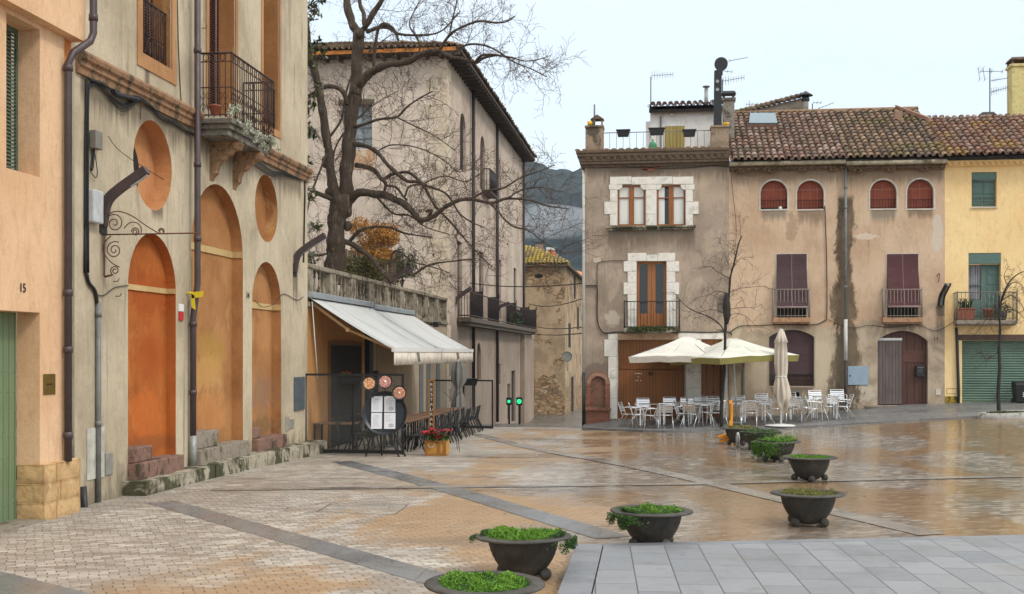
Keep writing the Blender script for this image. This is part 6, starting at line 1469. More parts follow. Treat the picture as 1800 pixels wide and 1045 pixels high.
def arched_window(root, loop, raised=0.0):
    u0, u1, z0 = loop[0][0], loop[1][0], loop[0][1]; hw = (u1 - u0) / 2; zt = max(p[1] for p in loop)
    out = arch_loop(u0 - .055, u1 + .055, z0 - .05, zt + .055); mb = MB(); ring(mb, FR, loop, out, 0, .018); w = mb.build('window', WHTRIM, root)
    mb = MB(); face_poly(mb, FR, loop, -.27); mb.build('pane', M['dark_in'], w, rec=False)
    l2 = arch_loop(u0 + .02, u1 - .02, z0 + raised, zt - .02); mb = MB(); mb.prism(FR, l2, -.2, -.17); 
    mb.build('blind', BL_R, w)
    mb = MB()
    for k in (.22, .5, .78): uu = u0 + (u1 - u0) * k; mb.tube([FR.pt(uu, z0 + raised, -.16), FR.pt(uu, zt - .12 - .1 * abs(k - .5) * 4, -.16)], .008, 4)
    mb.fbox(FR, u0 + .02, u1 - .02, zt - .32, zt - .3, -.17, -.155); mb.build('cord', simple('cord', c8(170, 130, 110), .8), w)
    mb = MB(); zz = z0 + .32
    for z_ in (zz, z0 + .06): mb.tube([FR.pt(u0, z_, -.1), FR.pt(u1, z_, -.1)], .011, 4)
    for i in range(9): uu = u0 + (u1 - u0) * (i + .5) / 9; mb.tube([FR.pt(uu, z0, -.1), FR.pt(uu, zz + .05, -.1)], .008, 4)
    mb.build('guard_rail', M['iron'], w)
arched_window(HB, aB[0], .08); arched_window(HB, aB[1]); arched_window(HC, aC[0]); arched_window(HC, aC[1])
mb = MB(); c = FR.px(1372, 366); mb.ball(FR.pt(c[0], c[1], -.1), .07, 8); tag(mb.build('plastic_bottle', M['white'], loc=FR.pt(c[0], c[1], -.1)), 'small white bottle on the sill of the left arched window', 'bottle')
def blind_door(root, loop, yb, mat, sx0, sx1, yr):
    u0, u1, z0, z1 = loop[0][0], loop[1][0], loop[0][1], loop[2][1]; xm = (sx0 + sx1) / 2
    mb = MB(); mb.fbox(FR, u0 - .03, u0, z0, z1 + .03, 0, .015); mb.fbox(FR, u1, u1 + .03, z0, z1 + .03, 0, .015); mb.fbox(FR, u0, u1, z1, z1 + .03, 0, .014); w = mb.build('balcony_door', WHTRIM, root)
    mb = MB(); mb.fbox(FR, u0, u1, z0, z1, -.3, -.27); mb.build('pane', M['dark_in'], w)
    b, a0, a1, Y0, zs_, zr = balcony(root, sx0, sx1, yr, 558.5, 567, .32, stone('slab_st%d' % int(sx0), c8(178, 140, 108), c8(140, 108, 84), None, 0, .01, 6), simple('grey_rail%d' % int(sx0), c8(150, 140, 128), .6, 0, .3, 10), .12, .009)
    zb = zx(xm, yb); mb = MB(); n = 16; vs = []
    for i in range(n + 1):
        z = z1 + (zb - z1) * i / n; dd = .02 + (.0 if z > zr + .1 else .0) + min(.33, max(0, (z1 - .5 - z)) * .22)
        vs += [FR.pt(u0 + .01 - .03 * i / n, z, dd), FR.pt(u1 - .01 + .03 * i / n, z, dd)]
    mb.mesh(vs, [(2 * i, 2 * i + 1, 2 * i + 3, 2 * i + 2) for i in range(n)], False)
    bl = mb.build('blind', mat, w, rec=False); s = bl.modifiers.new('s', 'SOLIDIFY'); s.thickness = .012
    mb = MB(); mb.tube([FR.pt((u0 + u1) / 2, z1, .03)] + [(vs[2 * i] + vs[2 * i + 1]) / 2 + Vector((0, -.012, 0)) for i in range(1, n + 1)], .009, 4); mb.tube([vs[-2] , vs[-1]], .035, 8); mb.build('cord', simple('cord2%d' % int(sx0), c8(150, 130, 125), .8), w)
blind_door(HB, dB, 541, BL_P, 1358, 1425, 509); blind_door(HC, dC, 540, BL_M, 1552, 1623, 509)
# big arched window, ground floor
u0, u1, z0 = gB[0][0], gB[1][0], gB[0][1]; zt_ = max(p[1] for p in gB); zbb = zx(1390, 658)
mb = MB(); ring(mb, FR, gB, arch_loop(u0 - .04, u1 + .04, z0 - .05, zt_ + .04, 13.5 / 49), 0, .012); w = mb.build('window', plaster('arch_trim', c8(176, 160, 138)), HB)
mb = MB(); face_poly(mb, FR, gB, -.27); mb.build('pane', M['glass_dark'], w, rec=False)
mb = MB(); mb.prism(FR, arch_loop(u0 + .01, u1 - .01, zbb, zt_ - .02, 13 / 49), -.14, -.11); mb.build('blind', BL_P, w)
mb = MB()
for uu in (u0 + .03, (u0 + u1) / 2, u1 - .03): mb.fbox(FR, uu - .03, uu + .03, z0, zbb, -.2, -.13)
mb.fbox(FR, u0, u1, z0, z0 + .06, -.2, -.131); mb.fbox(FR, (u0 + u1) / 2 + .031, u1 - .06, z0 + .07, zbb - .02, -.26, -.2); mb.tube([FR.pt(u0 - .08, z0 + .1, -.03), FR.pt(u1 + .08, z0 + .1, -.03)], .014, 5); mb.tube([FR.pt(u0 - .08, z0 + .27, -.03), FR.pt(u1 + .08, z0 + .27, -.03)], .014, 5)
for i in range(14): uu = u0 + (u1 - u0) * (i + .5) / 14; mb.tube([FR.pt(uu, z0 + .02, -.03), FR.pt(uu, z0 + .36, -.03)], .009, 4)
mb.build('guard_rail', simple('brown_rail', c8(70, 46, 40), .6), w)
mb = MB(); fpx(mb, 1383, 1407, 687.5, 690, 0, .03); fpx(mb, 1383, 1385, 690, 703, 0, .03); fpx(mb, 1405, 1407, 690, 703, 0, .03); mbx = mb.build('hatch_frame', M['pipe_grey'], HB); mb = MB(); fpx(mb, 1385, 1405, 690, 702, -.27, -.24); mb.build('hatch', M['dark_in'], mbx)
bx = panel_px(1490, 1526, 644, 677, simple('blue_cabinet', c8(150, 170, 184), .45, .1, .3, 5, dark=.75), 'cabinet_door', HC, .03, FR)
mb = MB(); c = FR.px(1494, 661); mb.fbox(FR, c[0] - .02, c[0] + .02, c[1] - .03, c[1] + .03, .03, .04); mb.build('lock', M['black'], bx)
# arched door with plank screen
u0, u1, z0 = gC[0][0], gC[1][0], gC[0][1]; zt_ = max(p[1] for p in gC)
DOORB = wood('brown_door', c8(94, 62, 52), 'Z', .26, .5, .6, 'X', .1)
mb = MB(); mb.prism(FR, arch_loop(u0 + .01, u1 - .01, z0, zt_ - .01, 18 / 49), -.25, -.2); d_ = mb.build('door', DOORB, HC)
mb = MB(); mb.fbox(FR, ux(1589), ux(1627), zx(1608, 638), zx(1608, 617), -.2, -.18); mb.fbox(FR, ux(1587), ux(1589), z0, zt_ - .25, -.2, -.17); mb.build('door_panel', wood('brown_panel', c8(100, 66, 55), 'X', 0, .5, .6), d_, bevel=.01)
mb = MB(); fpx(mb, 1543, 1586, 599, 711, -.16, -.1); sc_ = mb.build('plank_screen', wood('grey_planks', c8(112, 100, 96), 'Z', .11, .7, .5, 'X', .3), HC)
mb = MB(); fpx(mb, 1542.5, 1586.5, 594.5, 598.7, -.17, -.08); mb.build('screen_rail', M['white'], sc_)
t = thing('mailbox', 'black mailbox hanging on the brown arched door', 'mailbox', FR.pt(*FR.px(1618, 653), -.15)); mb = MB(); fpx(mb, 1611, 1625.5, 643, 663, -.18, -.03); mb.build('box', M['black'], t, bevel=.02); mb = MB(); c = FR.px(1618, 652); mb.tube([FR.pt(c[0] + .06 * math.cos(a), c[1] + .04 * math.sin(a), -.027) for a in [i * math.pi / 8 for i in range(17)]], .006, 4); fpx(mb, 1613, 1624, 646, 647, -.03, -.024); mb.build('slot', M['pipe_grey'], t)
ss_ = panel_px(1645, 1654, 684, 695, simple('cream_plate', c8(206, 200, 184), .6), 'socket_plate', HC, .02, FR)
text_on(FR, '11', ux(1645), zx(1645, 596), .13, .012, M['black'], HC, 'house_number')
mb = MB(); fpx(mb, 1520, 1640, 713.4, 717, -.02, .12); mb.build('doorstep', STEPSTONE, HC, bevel=.01)
t = thing('wall_lamp', 'short curved dark street lamp where the peach and yellow houses meet', 'street lamp', FR.pt(ux(1653), zx(1653, 536), 0), 'curved metal lamps on the walls')
mb = MB(); P = smooth_path([FR.pt(ux(1653), zx(1653, 537), .05), FR.pt(ux(1654), zx(1653, 522), .16), FR.pt(ux(1656), zx(1653, 512), .4), FR.pt(ux(1657), zx(1653, 502), .8)], 4); 
for sx_ in (-.07, .07): mb.tube([p + Vector((sx_, 0, 0)) for p in P], .045, 6)
mb.build('lamp_body', M['black'], t); mb = MB(); mb.tube([p + Vector((0, 0, -.02)) for p in P], .05, 6); mb.build('diffuser', M['pipe_grey'], t)
# shared rain pipe, gutters, rosette cornice
mb = MB(); uu = ux(1485.5); rainpipe(mb, [FR.pt(uu, zx(1485, 292), .12), FR.pt(uu, zx(1485, 563), .12)], .05, [FR.pt(uu, zx(1485, y), .12) for y in (330, 366, 505)]); mb.build('rain_pipe', M['pipe_grey'], HB)
mb = MB(); rainpipe(mb, [FR.pt(uu, zx(1485, 562), .13), FR.pt(uu, zx(1485, 634), .13)], .066); mb.build('rain_pipe', M['white_pipe'], HB); mb = MB(); mb.tube([FR.pt(uu, zx(1485, 634), .13), FR.pt(uu, .3, .13)], .055, 10); mb.build('pipe_foot', simple('rust_foot', (.05, .04, .034), .7), HB)
mb = MB(); fpx(mb, 1306, 1309, 640, 710, 0, .05); mb.build('conduit', M['pipe_grey'], HB)
CORN2 = stone('rosette_cornice', c8(126, 104, 82), c8(96, 78, 60), c8(78, 74, 52), .3, .015, 6)
for root, x0, x1, u0, u1, yo in ((HB, 1282, 1484, uAB + .01, uBC - .01, 0), (HC, 1486, 1660, uBC + .01, uCD - .01, -1)):
    c_ = cornice(root, x0, x1, (292 + yo, 294 + yo, 298 + yo, 301 + yo), 'cornice', CORN2, (.3, .2, .12), None, False, u0, u1); mb = MB(); n = int((u1 - u0) / .26); xm = (x0 + x1) / 2
    for i in range(n):
        u = u0 + (u1 - u0) * (i + .5) / n; mb.ball(FR.pt(u, zx(xm, 297 + yo), .2), .06, 6, (1.2, 1, 1)); 
        if i % 4 == 1: 
            for dx in (-.09, .09): mb.ball(FR.pt(u + dx, zx(xm, 300.5 + yo), .14), .075, 6)
            mb.ball(FR.pt(u, zx(xm, 303 + yo), .12), .05, 6)
    mb.build('rosettes', CORN2, c_)
    mb = MB(); zz = zx(xm, 289.5 + yo); mb.tube([(u0, 41.62, zz), (u1, 41.62, zz)], .085, 10, flat=.9); mb.build('gutter', stone('gutter_%d' % x0, c8(186, 176, 152), c8(150, 140, 118), c8(96, 88, 66), .2, .004, 3), root)
cornice(HD, 1661, 1845, (283, 286, 292), 'cornice', HDm, (.34, .12), (286, 291, .25, .2), False, uCD + .01, uEnd)
mb = MB(); mb.box(uCD + .02, uEnd, 41.55, 41.62, zx(1740, 283), zx(1740, 278.5)); mb.build('fascia', M['dark_in'], HD)
# yellow house details
GSM = simple('green_joinery', c8(86, 112, 104), .55, 0, .2, 5, .001, dark=.75)
def boxes(root, name, mat, lst, bev=.0):
    mb = MB()
    for (x0, x1, y0, y1, d0, d1) in lst: fpx(mb, x0, x1, y0, y1, d0, d1)
    return mb.build(name, mat, root, bevel=bev)
w = boxes(HD, 'window', GSM, [(1709, 1751, 304, 316, -.14, -.02), (1709, 1729.6, 316.5, 362, -.22, -.17), (1730.4, 1751, 316.5, 362, -.22, -.17), (1711, 1728, 320, 340, -.17, -.155), (1732, 1749, 320, 340, -.17, -.155), (1711, 1728, 343, 359, -.17, -.155), (1732, 1749, 343, 359, -.17, -.155), (1709, 1751, 345, 346.5, -.1, -.07), (1709, 1751, 352, 353, -.1, -.07)], .004)
boxes(w, 'window_sill', WHTRIM, [(1707, 1753, 364.3, 366.5, 0, .05)])
w = boxes(HD, 'balcony_door', GSM, [(1703, 1759, 446, 464, -.16, -.0), (1703, 1706, 464.5, 563, -.25, -.18), (1727, 1735, 464.5, 563, -.25, -.18), (1756, 1759, 464.5, 563, -.25, -.18), (1706, 1727, 527, 563, -.24, -.19), (1706, 1727, 500, 502, -.24, -.19), (1735, 1756, 464.5, 563, -.24, -.2), (1738, 1754, 470, 482, -.2, -.185), (1738, 1754, 485, 500, -.2, -.185), (1738, 1754, 504, 525, -.2, -.185), (1708, 1725, 532, 556, -.19, -.175), (1738, 1754, 532, 556, -.2, -.175)], .004)
m1 = MB(); fpx(m1, 1706, 1727, 465, 527, -.29, -.26); m1.build('pane', M['glass_dark'], w)
m1 = MB()
for i in range(9): 
    x = 1707 + i * 2.1 + (i % 2) * .4; fpx(m1, x, x + 1.7, 466, 526, -.262 + .01 * (i % 2), -.25 + .01 * (i % 3))
m1.build('curtain', simple('curtain', c8(150, 150, 160), .9), w, bevel=.004)
b, a0, a1, Y0, zs_, zr = balcony(HD, 1682, 1790, 514, 563, 570, .55, stone('grey_slab', c8(150, 140, 124), c8(120, 110, 96), None, 0, .008, 5), simple('rail_green', c8(112, 112, 100), .6, 0, .3, 8), .125, .009)
t = thing('potted_aloe', 'spiky aloe in a terracotta pot on the left of the yellow house balcony', 'potted plant', (a0 + .35, Y0 + .28, zs_)); p = Vector((a0 + .35, Y0 + .28, zs_)); m1 = MB(); m1.box(p.x - .28, p.x + .28, p.y - .12, p.y + .12, p.z + .01, p.z + .36); m1.box(p.x - .3, p.x + .3, p.y - .14, p.y + .14, p.z + .36, p.z + .42); m1.build('pot', M['terracotta'], t, bevel=.015); m1 = MB()
rnd = random.Random(2)
for i in range(34): a = rnd.uniform(0, 6.28); e = rnd.uniform(.15, .9); q0 = p + Vector((rnd.uniform(-.2, .2), 0, .4)); m1.tube([q0, q0 + Vector((math.cos(a) * .12 * e, math.sin(a) * .1 * e, .2)), q0 + Vector((math.cos(a) * .3 * e, math.sin(a) * .2 * e, .36))], [.018, .013, .003], 4)
m1.build('leaves', DGRN, t)
t = thing('potted_bush', 'small dark bush in a pot at the right end of the yellow house balcony', 'potted plant', (a1 - .45, Y0 + .28, zs_)); p = Vector((a1 - .45, Y0 + .28, zs_)); m1 = MB(); m1.lathe([(.001, 0), (.13, 0), (.18, .26), (.14, .26)], p + Vector((0, 0, .01)), 14); m1.build('pot', M['black'], t); m1 = MB(); leaf_cloud(m1, p + Vector((0, 0, .38)), (.36, .2, .2), 420, .035, seed=6); m1.build('foliage', DGRN, t, rec=False)
p = Vector((a0 + 1.1, Y0 + .3, zs_)); m1 = MB(); m1.lathe([(.001, 0), (.12, 0), (.17, .34), (.19, .35), (.19, .4), (.14, .4)], p, 16); tag(m1.build('flower_pot', M['terracotta'], loc=p), 'round terracotta pot in front of the green balcony door', 'flower pot')
boxes(HD, 'garage_lintel', simple('rust_beam', c8(92, 70, 60), .7, 0, .3), [(1684, 1840, 588.5, 598.5, 0, .03)])
boxes(HD, 'garage_jamb', HDm, [(1684, 1690.5, 599, 710, 0, .012)])
def corrug():
    m = NM('roller_green', .5, .3, .2); w = m.world(); x = m.xyz(w); c = m.mix(m.step(m.noise(1.5, 6, .65, m.mapv((1, 1, 3), src=w), .5), .42, .7, 0, .55), c8(98, 122, 106), c8(76, 92, 80)); m.col(c); return m.m
m1 = MB(); u0, u1, z0, z1 = gD[0][0], gD[1][0], gD[0][1], gD[2][1]; n = int((z1 - z0) / .085); vs = []
for i in range(n * 4 + 1): z = z0 + (z1 - z0) * i / (n * 4); dd = -.2 + .018 * (1 + math.cos(i * math.pi / 2)) ; vs += [FR.pt(u0, z, dd), FR.pt(u1, z, dd)]
m1.mesh(vs, [(2 * i, 2 * i + 1, 2 * i + 3, 2 * i + 2) for i in range(n * 4)], True); m1.build('roller_door', corrug(), HD)
m1 = MB(); m1.tube([FR.pt(ux(1680), zx(1680, 576), .06), FR.pt(ux(1681.5), zx(1680, 600), .06), FR.pt(ux(1684.5), zx(1680, 690), .06), FR.pt(ux(1683), zx(1680, 712), .12)], .05, 8); m1.build('rain_pipe', M['black'], HD)
MOSSW = stone('yellow_moss', c8(180, 150, 50), c8(120, 96, 40), c8(60, 62, 26), .5, .02, 6); boxes(HD, 'mossy_base', MOSSW, [(1661.5, 1682, 697, 713, 0, .03)], .01)
m1 = MB()
for (x0, x1, y0, y1) in ((1664, 1682, 683, 683.6), (1664, 1682, 692, 692.6), (1664, 1664.6, 683, 692), (1681.4, 1682, 683, 692)): fpx(m1, x0, x1, y0, y1, 0, .01)
m1.build('plaster_seam', ORSTONE, HD)
# wires across the fronts
m1 = MB(); cab(m1, [(1455, 562), (1480, 573), (1500, 577), (1530, 572), (1560, 576), (1590, 573), (1612, 570), (1635, 580), (1650, 581), (1675, 567)], .009, .03, FR); m1.build('cable', CAB, HC)
m1 = MB(); cab(m1, [(1646, 486), (1651, 481), (1649, 497)], .012, .04, FR); m1.build('wall_bracket', M['iron'], HC)
# ------------ roofs
s4 = R(28); V4 = (0, math.cos(s4), math.sin(s4)); zev = zx(1400, 286)
nB = int((uBC - uAB) / .228); tile_roof('roof', (uAB + .08, 41.55, zev), (1, 0, 0), V4, nB, 15, TILE_R, HB, p=(uBC - uAB - .08) / nB, q=.36, r=.085, seed=11)
nC = int((uCD - uBC) / .228); tile_roof('roof', (uBC, 41.55, zev), (1, 0, 0), V4, nC, 15, TILE_M, HC, p=(uCD - uBC) / nC, q=.36, r=.085, seed=12)
nD = int((uEnd - uCD) / .235); tile_roof('roof', (uCD + .04, 41.55, zx(1740, 278)), (1, 0, 0), V4, nD, 12, tile_mat('brown_tiles', [(.13, .065, .045), (.2, .10, .065), (.26, .15, .10), (.15, .10, .075), (.30, .20, .15)], (.28, .17, .04), .14, (.4, .34, .3), .3), HD, p=.235, q=.36, r=.088, seed=13)
def on_roof(x, y, Yg=44): # point on the peach roof plane
    r = ray(x, y); # z = zev + (Y-41.55)*tan
    k = (zev - 41.55 * math.tan(s4) - EYE) / (r[2] - r[1] * math.tan(s4)); return Vector((r[0] * k, r[1] * k, EYE + r[2] * k))
c = [on_roof(1316, 230), on_roof(1366, 230), on_roof(1362, 212), on_roof(1318, 212)]; n_ = Vector((0, -math.sin(s4), math.cos(s4)))
t = thing('skylight', 'blue glass skylight on the red tiled roof', 'skylight', c[0]); m1 = MB(); m1.hexa([p - n_ * .1 for p in c] + [p + n_ * .26 for p in c]); m1.build('frame', simple('skylight_kerb', c8(150, 120, 100), .8), t)
m1 = MB(); m1.hexa([p + n_ * .262 for p in c] + [p + n_ * .3 for p in c]); m1.build('pane', simple('skylight_glass', c8(84, 112, 122), .12, 0, .1), t)
c = on_roof(1579, 216); m1 = MB(); m1.box(c.x - .14, c.x + .14, c.y - .1, c.y + .2, c.z - .1, c.z + .42); tag(m1.build('roof_vent', simple('vent_clay', c8(150, 120, 100), .9), loc=c, bevel=.02), 'small clay vent near the top of the mossy roof', 'vent')
# ridge slab at the right verge
rz = zev + 15 * .36 * math.sin(s4); ry = 41.55 + 15 * .36 * math.cos(s4)
m1 = MB(); m1.tube([(uAB + .1, ry, rz + .09), (uCD, ry, rz + .09)], .11, 8); m1.build('ridge_tiles', TILE_M, HB)
a = Vector((uCD - .1, ry - .2, rz + .1)); m1 = MB(); m1.hexa([(uCD - .7, ry, rz - .3), (uCD + .06, ry - 1.6, rz - 1.0), (uCD + .16, ry - 1.6, rz - 1.0), (uCD - .6, ry + .1, rz - .3), (uCD - .85, ry, rz + .28), (uCD + .04, ry - 1.6, rz - .55), (uCD + .14, ry - 1.6, rz - .55), (uCD - .75, ry + .1, rz + .28)]); m1.build('verge_slab', simple('verge', c8(168, 130, 108), .9, 0, .3, 6), HC)
# gable behind
YB = 49.5; fb = Frame('Y', YB); t = thing('gable_wall', 'grey gable wall with a slanting tiled top behind the red roof', 'wall', (fb.u(1350), YB, 9)); m1 = MB(); m1.prism(fb, [(fb.u(1285), fb.z(1350, 240)), (fb.u(1413), fb.z(1350, 240)), (fb.u(1413), fb.z(1413, 172)), (fb.u(1285), fb.z(1285, 203))], -3, 0); m1.build('wall', plaster('gable_render', c8(150, 138, 122), c8(120, 108, 94), dirt=c8(80, 70, 60)), t)
m1 = MB(); a, b = fb.px(1283, 203), fb.px(1415, 169); n = 15
for i in range(n):
    p, q_ = [Vector(fb.pt(a[0] + (b[0] - a[0]) * k, a[1] + (b[1] - a[1]) * k + .03, .05)) for k in (i / n, (i + 1.15) / n)]; m1.ct = random.random(); m1.tube([p + Vector((0, 0, .05)), q_], .10, 6)
m1.build('coping', TILE_M, t)
t = thing('roof_flue', 'grey flue with a conical cap at the end of the gable wall', 'flue', onY(1416, 205, 49)); m1 = MB(); p, q_ = Vector(onY(1416, 215, 49)), Vector(onY(1416, 172, 49)); m1.tube([p, q_], .12, 10); m1.build('pipe', stone('fl', c8(150, 144, 134), c8(110, 104, 96), None, 0, .01, 6), t); m1 = MB(); m1.lathe([(.001, .28), (.28, .1), (.3, .07), (.001, .07)], q_, 14); m1.lathe([(.15, -.15), (.17, -.1), (.13, .08), (.1, .08)], q_, 12); m1.build('cap', M['black'], t)
antenna(1428, 206, 183, 49, [(1427, 196, 1465, 181, 7, 1.2), (1430, 181, 1443, 181, 3, 1), (1430, 200, 1446, 201, 2, .8)], 'tv antenna just right of the grey flue')
antenna(1317, 200, 177, 50, [(1312, 184, 1332, 183, 3, 1)], 'tiny tv antenna above the slanting gable', .014)
antenna(1740, 206, 120, 46.5, [(1724, 126, 1762, 126, 3, 2), (1720, 120, 1722, 141, 2, 1), (1728, 120, 1731, 141, 2, 1), (1743, 142, 1776, 137, 7, .8), (1743, 162, 1776, 153, 9, 4.5)], 'tall tv antenna mast beside the yellow chimney')
chimney(1727, 1747, 204, 230, 45.5, 197, simple('cream_ch', c8(206, 194, 160), .9, 0, .3), 'low cream chimney with a wide black cap on the yellow house roof', None, .12)
chimney(1779, 1812, 113, 232, 46.0, 100, stone('yellow_chimney', c8(214, 200, 140), c8(196, 178, 116), c8(170, 150, 90), .2, .01, 3), 'very tall yellow chimney at the right edge of the roofs', CORN)

# ================================================================== GARDEN, TREES
gz_ = zrb - .15
mb = MB(); mb.box(-24, -10.41, 30.0, YG - .01, -1, gz_); struct(mb.build('garden_ground', simple('garden_soil', (.05, .045, .03), .95)))
BARK = None
def barkmat(name, a, b):
    m = NM(name, .95, .1); w = m.world(); n1 = m.noise(3.2, 6, .7, m.mapv((3, 3, .6), src=w), .6); c = m.ramp(n1, [(.3, mul(b, .6)), (.5, a), (.7, b)])
    c = m.mix(m.step(m.noise(1.2, 5, .7, w), .55, .72, 0, .5), c, (.055, .065, .025)); m.col(c); m.bump(m.math('ADD', n1, m.math('MULTIPLY', m.noise(16, 4, .7, m.mapv((2, 2, .5), src=w)), .6)), .06, 1.0); return m.m
BARK = barkmat('bark', (.08, .06, .045), (.22, .17, .13)); TWIG = simple('twig_bark', (.085, .055, .038), .9, 0, .2, 10)
class Tree:
    def __init__(s, seed): s.rnd = random.Random(seed); s.limbs = MB(); s.tw = MB(); s.tips = []
    def limb(s, P, r0, r1, n=10):
        Q = smooth_path(P, 7); m_ = len(Q); k = s.rnd.uniform(0, 99); rs = r0 if isinstance(r0, list) else [.68 * (r0 + (r1 - r0) * i / (m_ - 1)) for i in range(m_)]
        rs = [r * (1 + .22 * mnoise.noise(q * 2.3 + Vector((k, 0, 0))) + .12 * mnoise.noise(q * 6 + Vector((k, 3, 0)))) for r, q in zip(rs, Q)]
        Q = [q + mnoise.noise_vector(q * 1.7 + Vector((k, 1, 2))) * min(.07, r * .55) for r, q in zip(rs, Q)]
        i0 = len(s.limbs.v); s.limbs.tube(Q, rs, n)
        for i in range(i0, len(s.limbs.v)):
            j = (i - i0) // n; c = Q[j]; v = s.limbs.v[i]; s.limbs.v[i] = c + (v - c) * (1 + .16 * mnoise.noise(v * 7))
    def twig(s, p, d, L, r, lvl, droop=0.0, big=False):
        rnd = s.rnd; n = 5 if lvl > 1 else 3; P = [p]; d = d.normalized(); q = p.copy(); w = .34 if lvl > 1 else .45
        for i in range(n):
            d = (d + Vector((rnd.gauss(0, w), rnd.gauss(0, w), rnd.gauss(0, w) + .05 - droop)) * .55).normalized(); q = q + d * (L / n); P.append(q.copy())
        s.tw.tube(P, r, 3 if r < .02 else 5, cap=False, r1=max(.0035, r * .35))
        if lvl <= 0: s.tips.append(q); return
        k = {3: 7, 2: 6, 1: 4}[lvl]
        for j in range(k):
            t = (j + rnd.uniform(.3, 1)) / k; i = min(n - 1, int(t * n)); a = P[i].lerp(P[i + 1], t * n - i) if i < n else P[-1]; base = (P[i + 1] - P[i]).normalized()
            side = base.cross(Vector((rnd.gauss(0, 1), rnd.gauss(0, 1), rnd.gauss(0, 1)))).normalized()
            s.twig(a, base * rnd.uniform(.5, 1) + side * rnd.uniform(.5, 1.1), L * rnd.uniform(.35, .6), max(.0045, r * .55), lvl - 1, droop)
    def dress(s, P, r, step, L, lvl=2, droop=0, up=.2, skip=0.0):
        P = smooth_path(P, 4); rnd = s.rnd; acc = 0; tot = sum((P[i + 1] - P[i]).length for i in range(len(P) - 1)); run = 0
        for i in range(len(P) - 1):
            seg = P[i + 1] - P[i]; run += seg.length; acc += seg.length
            if run < tot * skip: acc = 0; continue
            while acc > step:
                acc -= step * rnd.uniform(.6, 1.3); t = seg.normalized(); side = t.cross(Vector((rnd.gauss(0, 1), rnd.gauss(0, 1), rnd.gauss(0, 1)))).normalized()
                s.twig(P[i].lerp(P[i + 1], rnd.random()), t * rnd.uniform(.2, .9) + side + Vector((0, 0, up)), L * rnd.uniform(.5, 1.3), r * rnd.uniform(.7, 1.2), lvl, droop)
def DP(lst, d0, d1=None):
    d1 = d0 if d1 is None else d1; n = len(lst) - 1
    return [onD(x, y, d0 + (d1 - d0) * i / max(1, n)) for i, (x, y) in enumerate(lst)]
T = Tree(21); pxm = 1 / 55.6
trunkP = DP([(588, 500), (588, 472), (590, 440), (592, 400), (597, 370), (600, 345)], 37)
_rt = [23, 18, 16.5, 16, 17.5, 17]; T.limb(trunkP, [pxm * (_rt[min(5, i // 7)] + (_rt[min(5, i // 7 + 1)] - _rt[min(5, i // 7)]) * (i % 7) / 7) for i in range(36)], 0, 18)
for (kx, ky, kr) in ((579, 338, 8), (611, 372, 8), (600, 352, 8), (611, 398, 7), (592, 345, 8), (626, 160, 9), (632, 60, 7.5), (574, 285, 9)):
    _q = onD(kx, ky, 36.95); _n0 = len(T.limbs.v); T.limbs.ball(_q, kr * pxm, 10, (1, 1, 1.25))
    for _i in range(_n0, len(T.limbs.v)): _v = T.limbs.v[_i]; T.limbs.v[_i] = _q + (_v - _q) * (1 + .3 * mnoise.noise(_v * 5))
A = DP([(596, 365), (585, 330), (577, 270), (572, 225), (562, 160), (550, 120), (540, 85), (535, 30), (530, -40)], 37, 36.4); T.limb(A, 13 * pxm, 8 * pxm)
B = DP([(602, 365), (610, 300), (614, 240), (620, 195), (627, 150), (628, 110), (630, 75), (632, 55)], 37, 37.2); T.limb(B, 19 * pxm, 13 * pxm)
B1 = DP([(632, 58), (618, 40), (612, 10), (606, -60)], 37.2, 37.6); T.limb(B1, 12 * pxm, 9 * pxm); B2 = DP([(630, 62), (644, 45), (657, 22), (676, -5), (705, -60)], 37.2, 36.6); T.limb(B2, 9 * pxm, 7 * pxm); B3 = DP([(641, 45), (640, 25), (633, 5), (628, -50)], 37.1, 37.6); T.limb(B3, 6 * pxm, 4 * pxm)
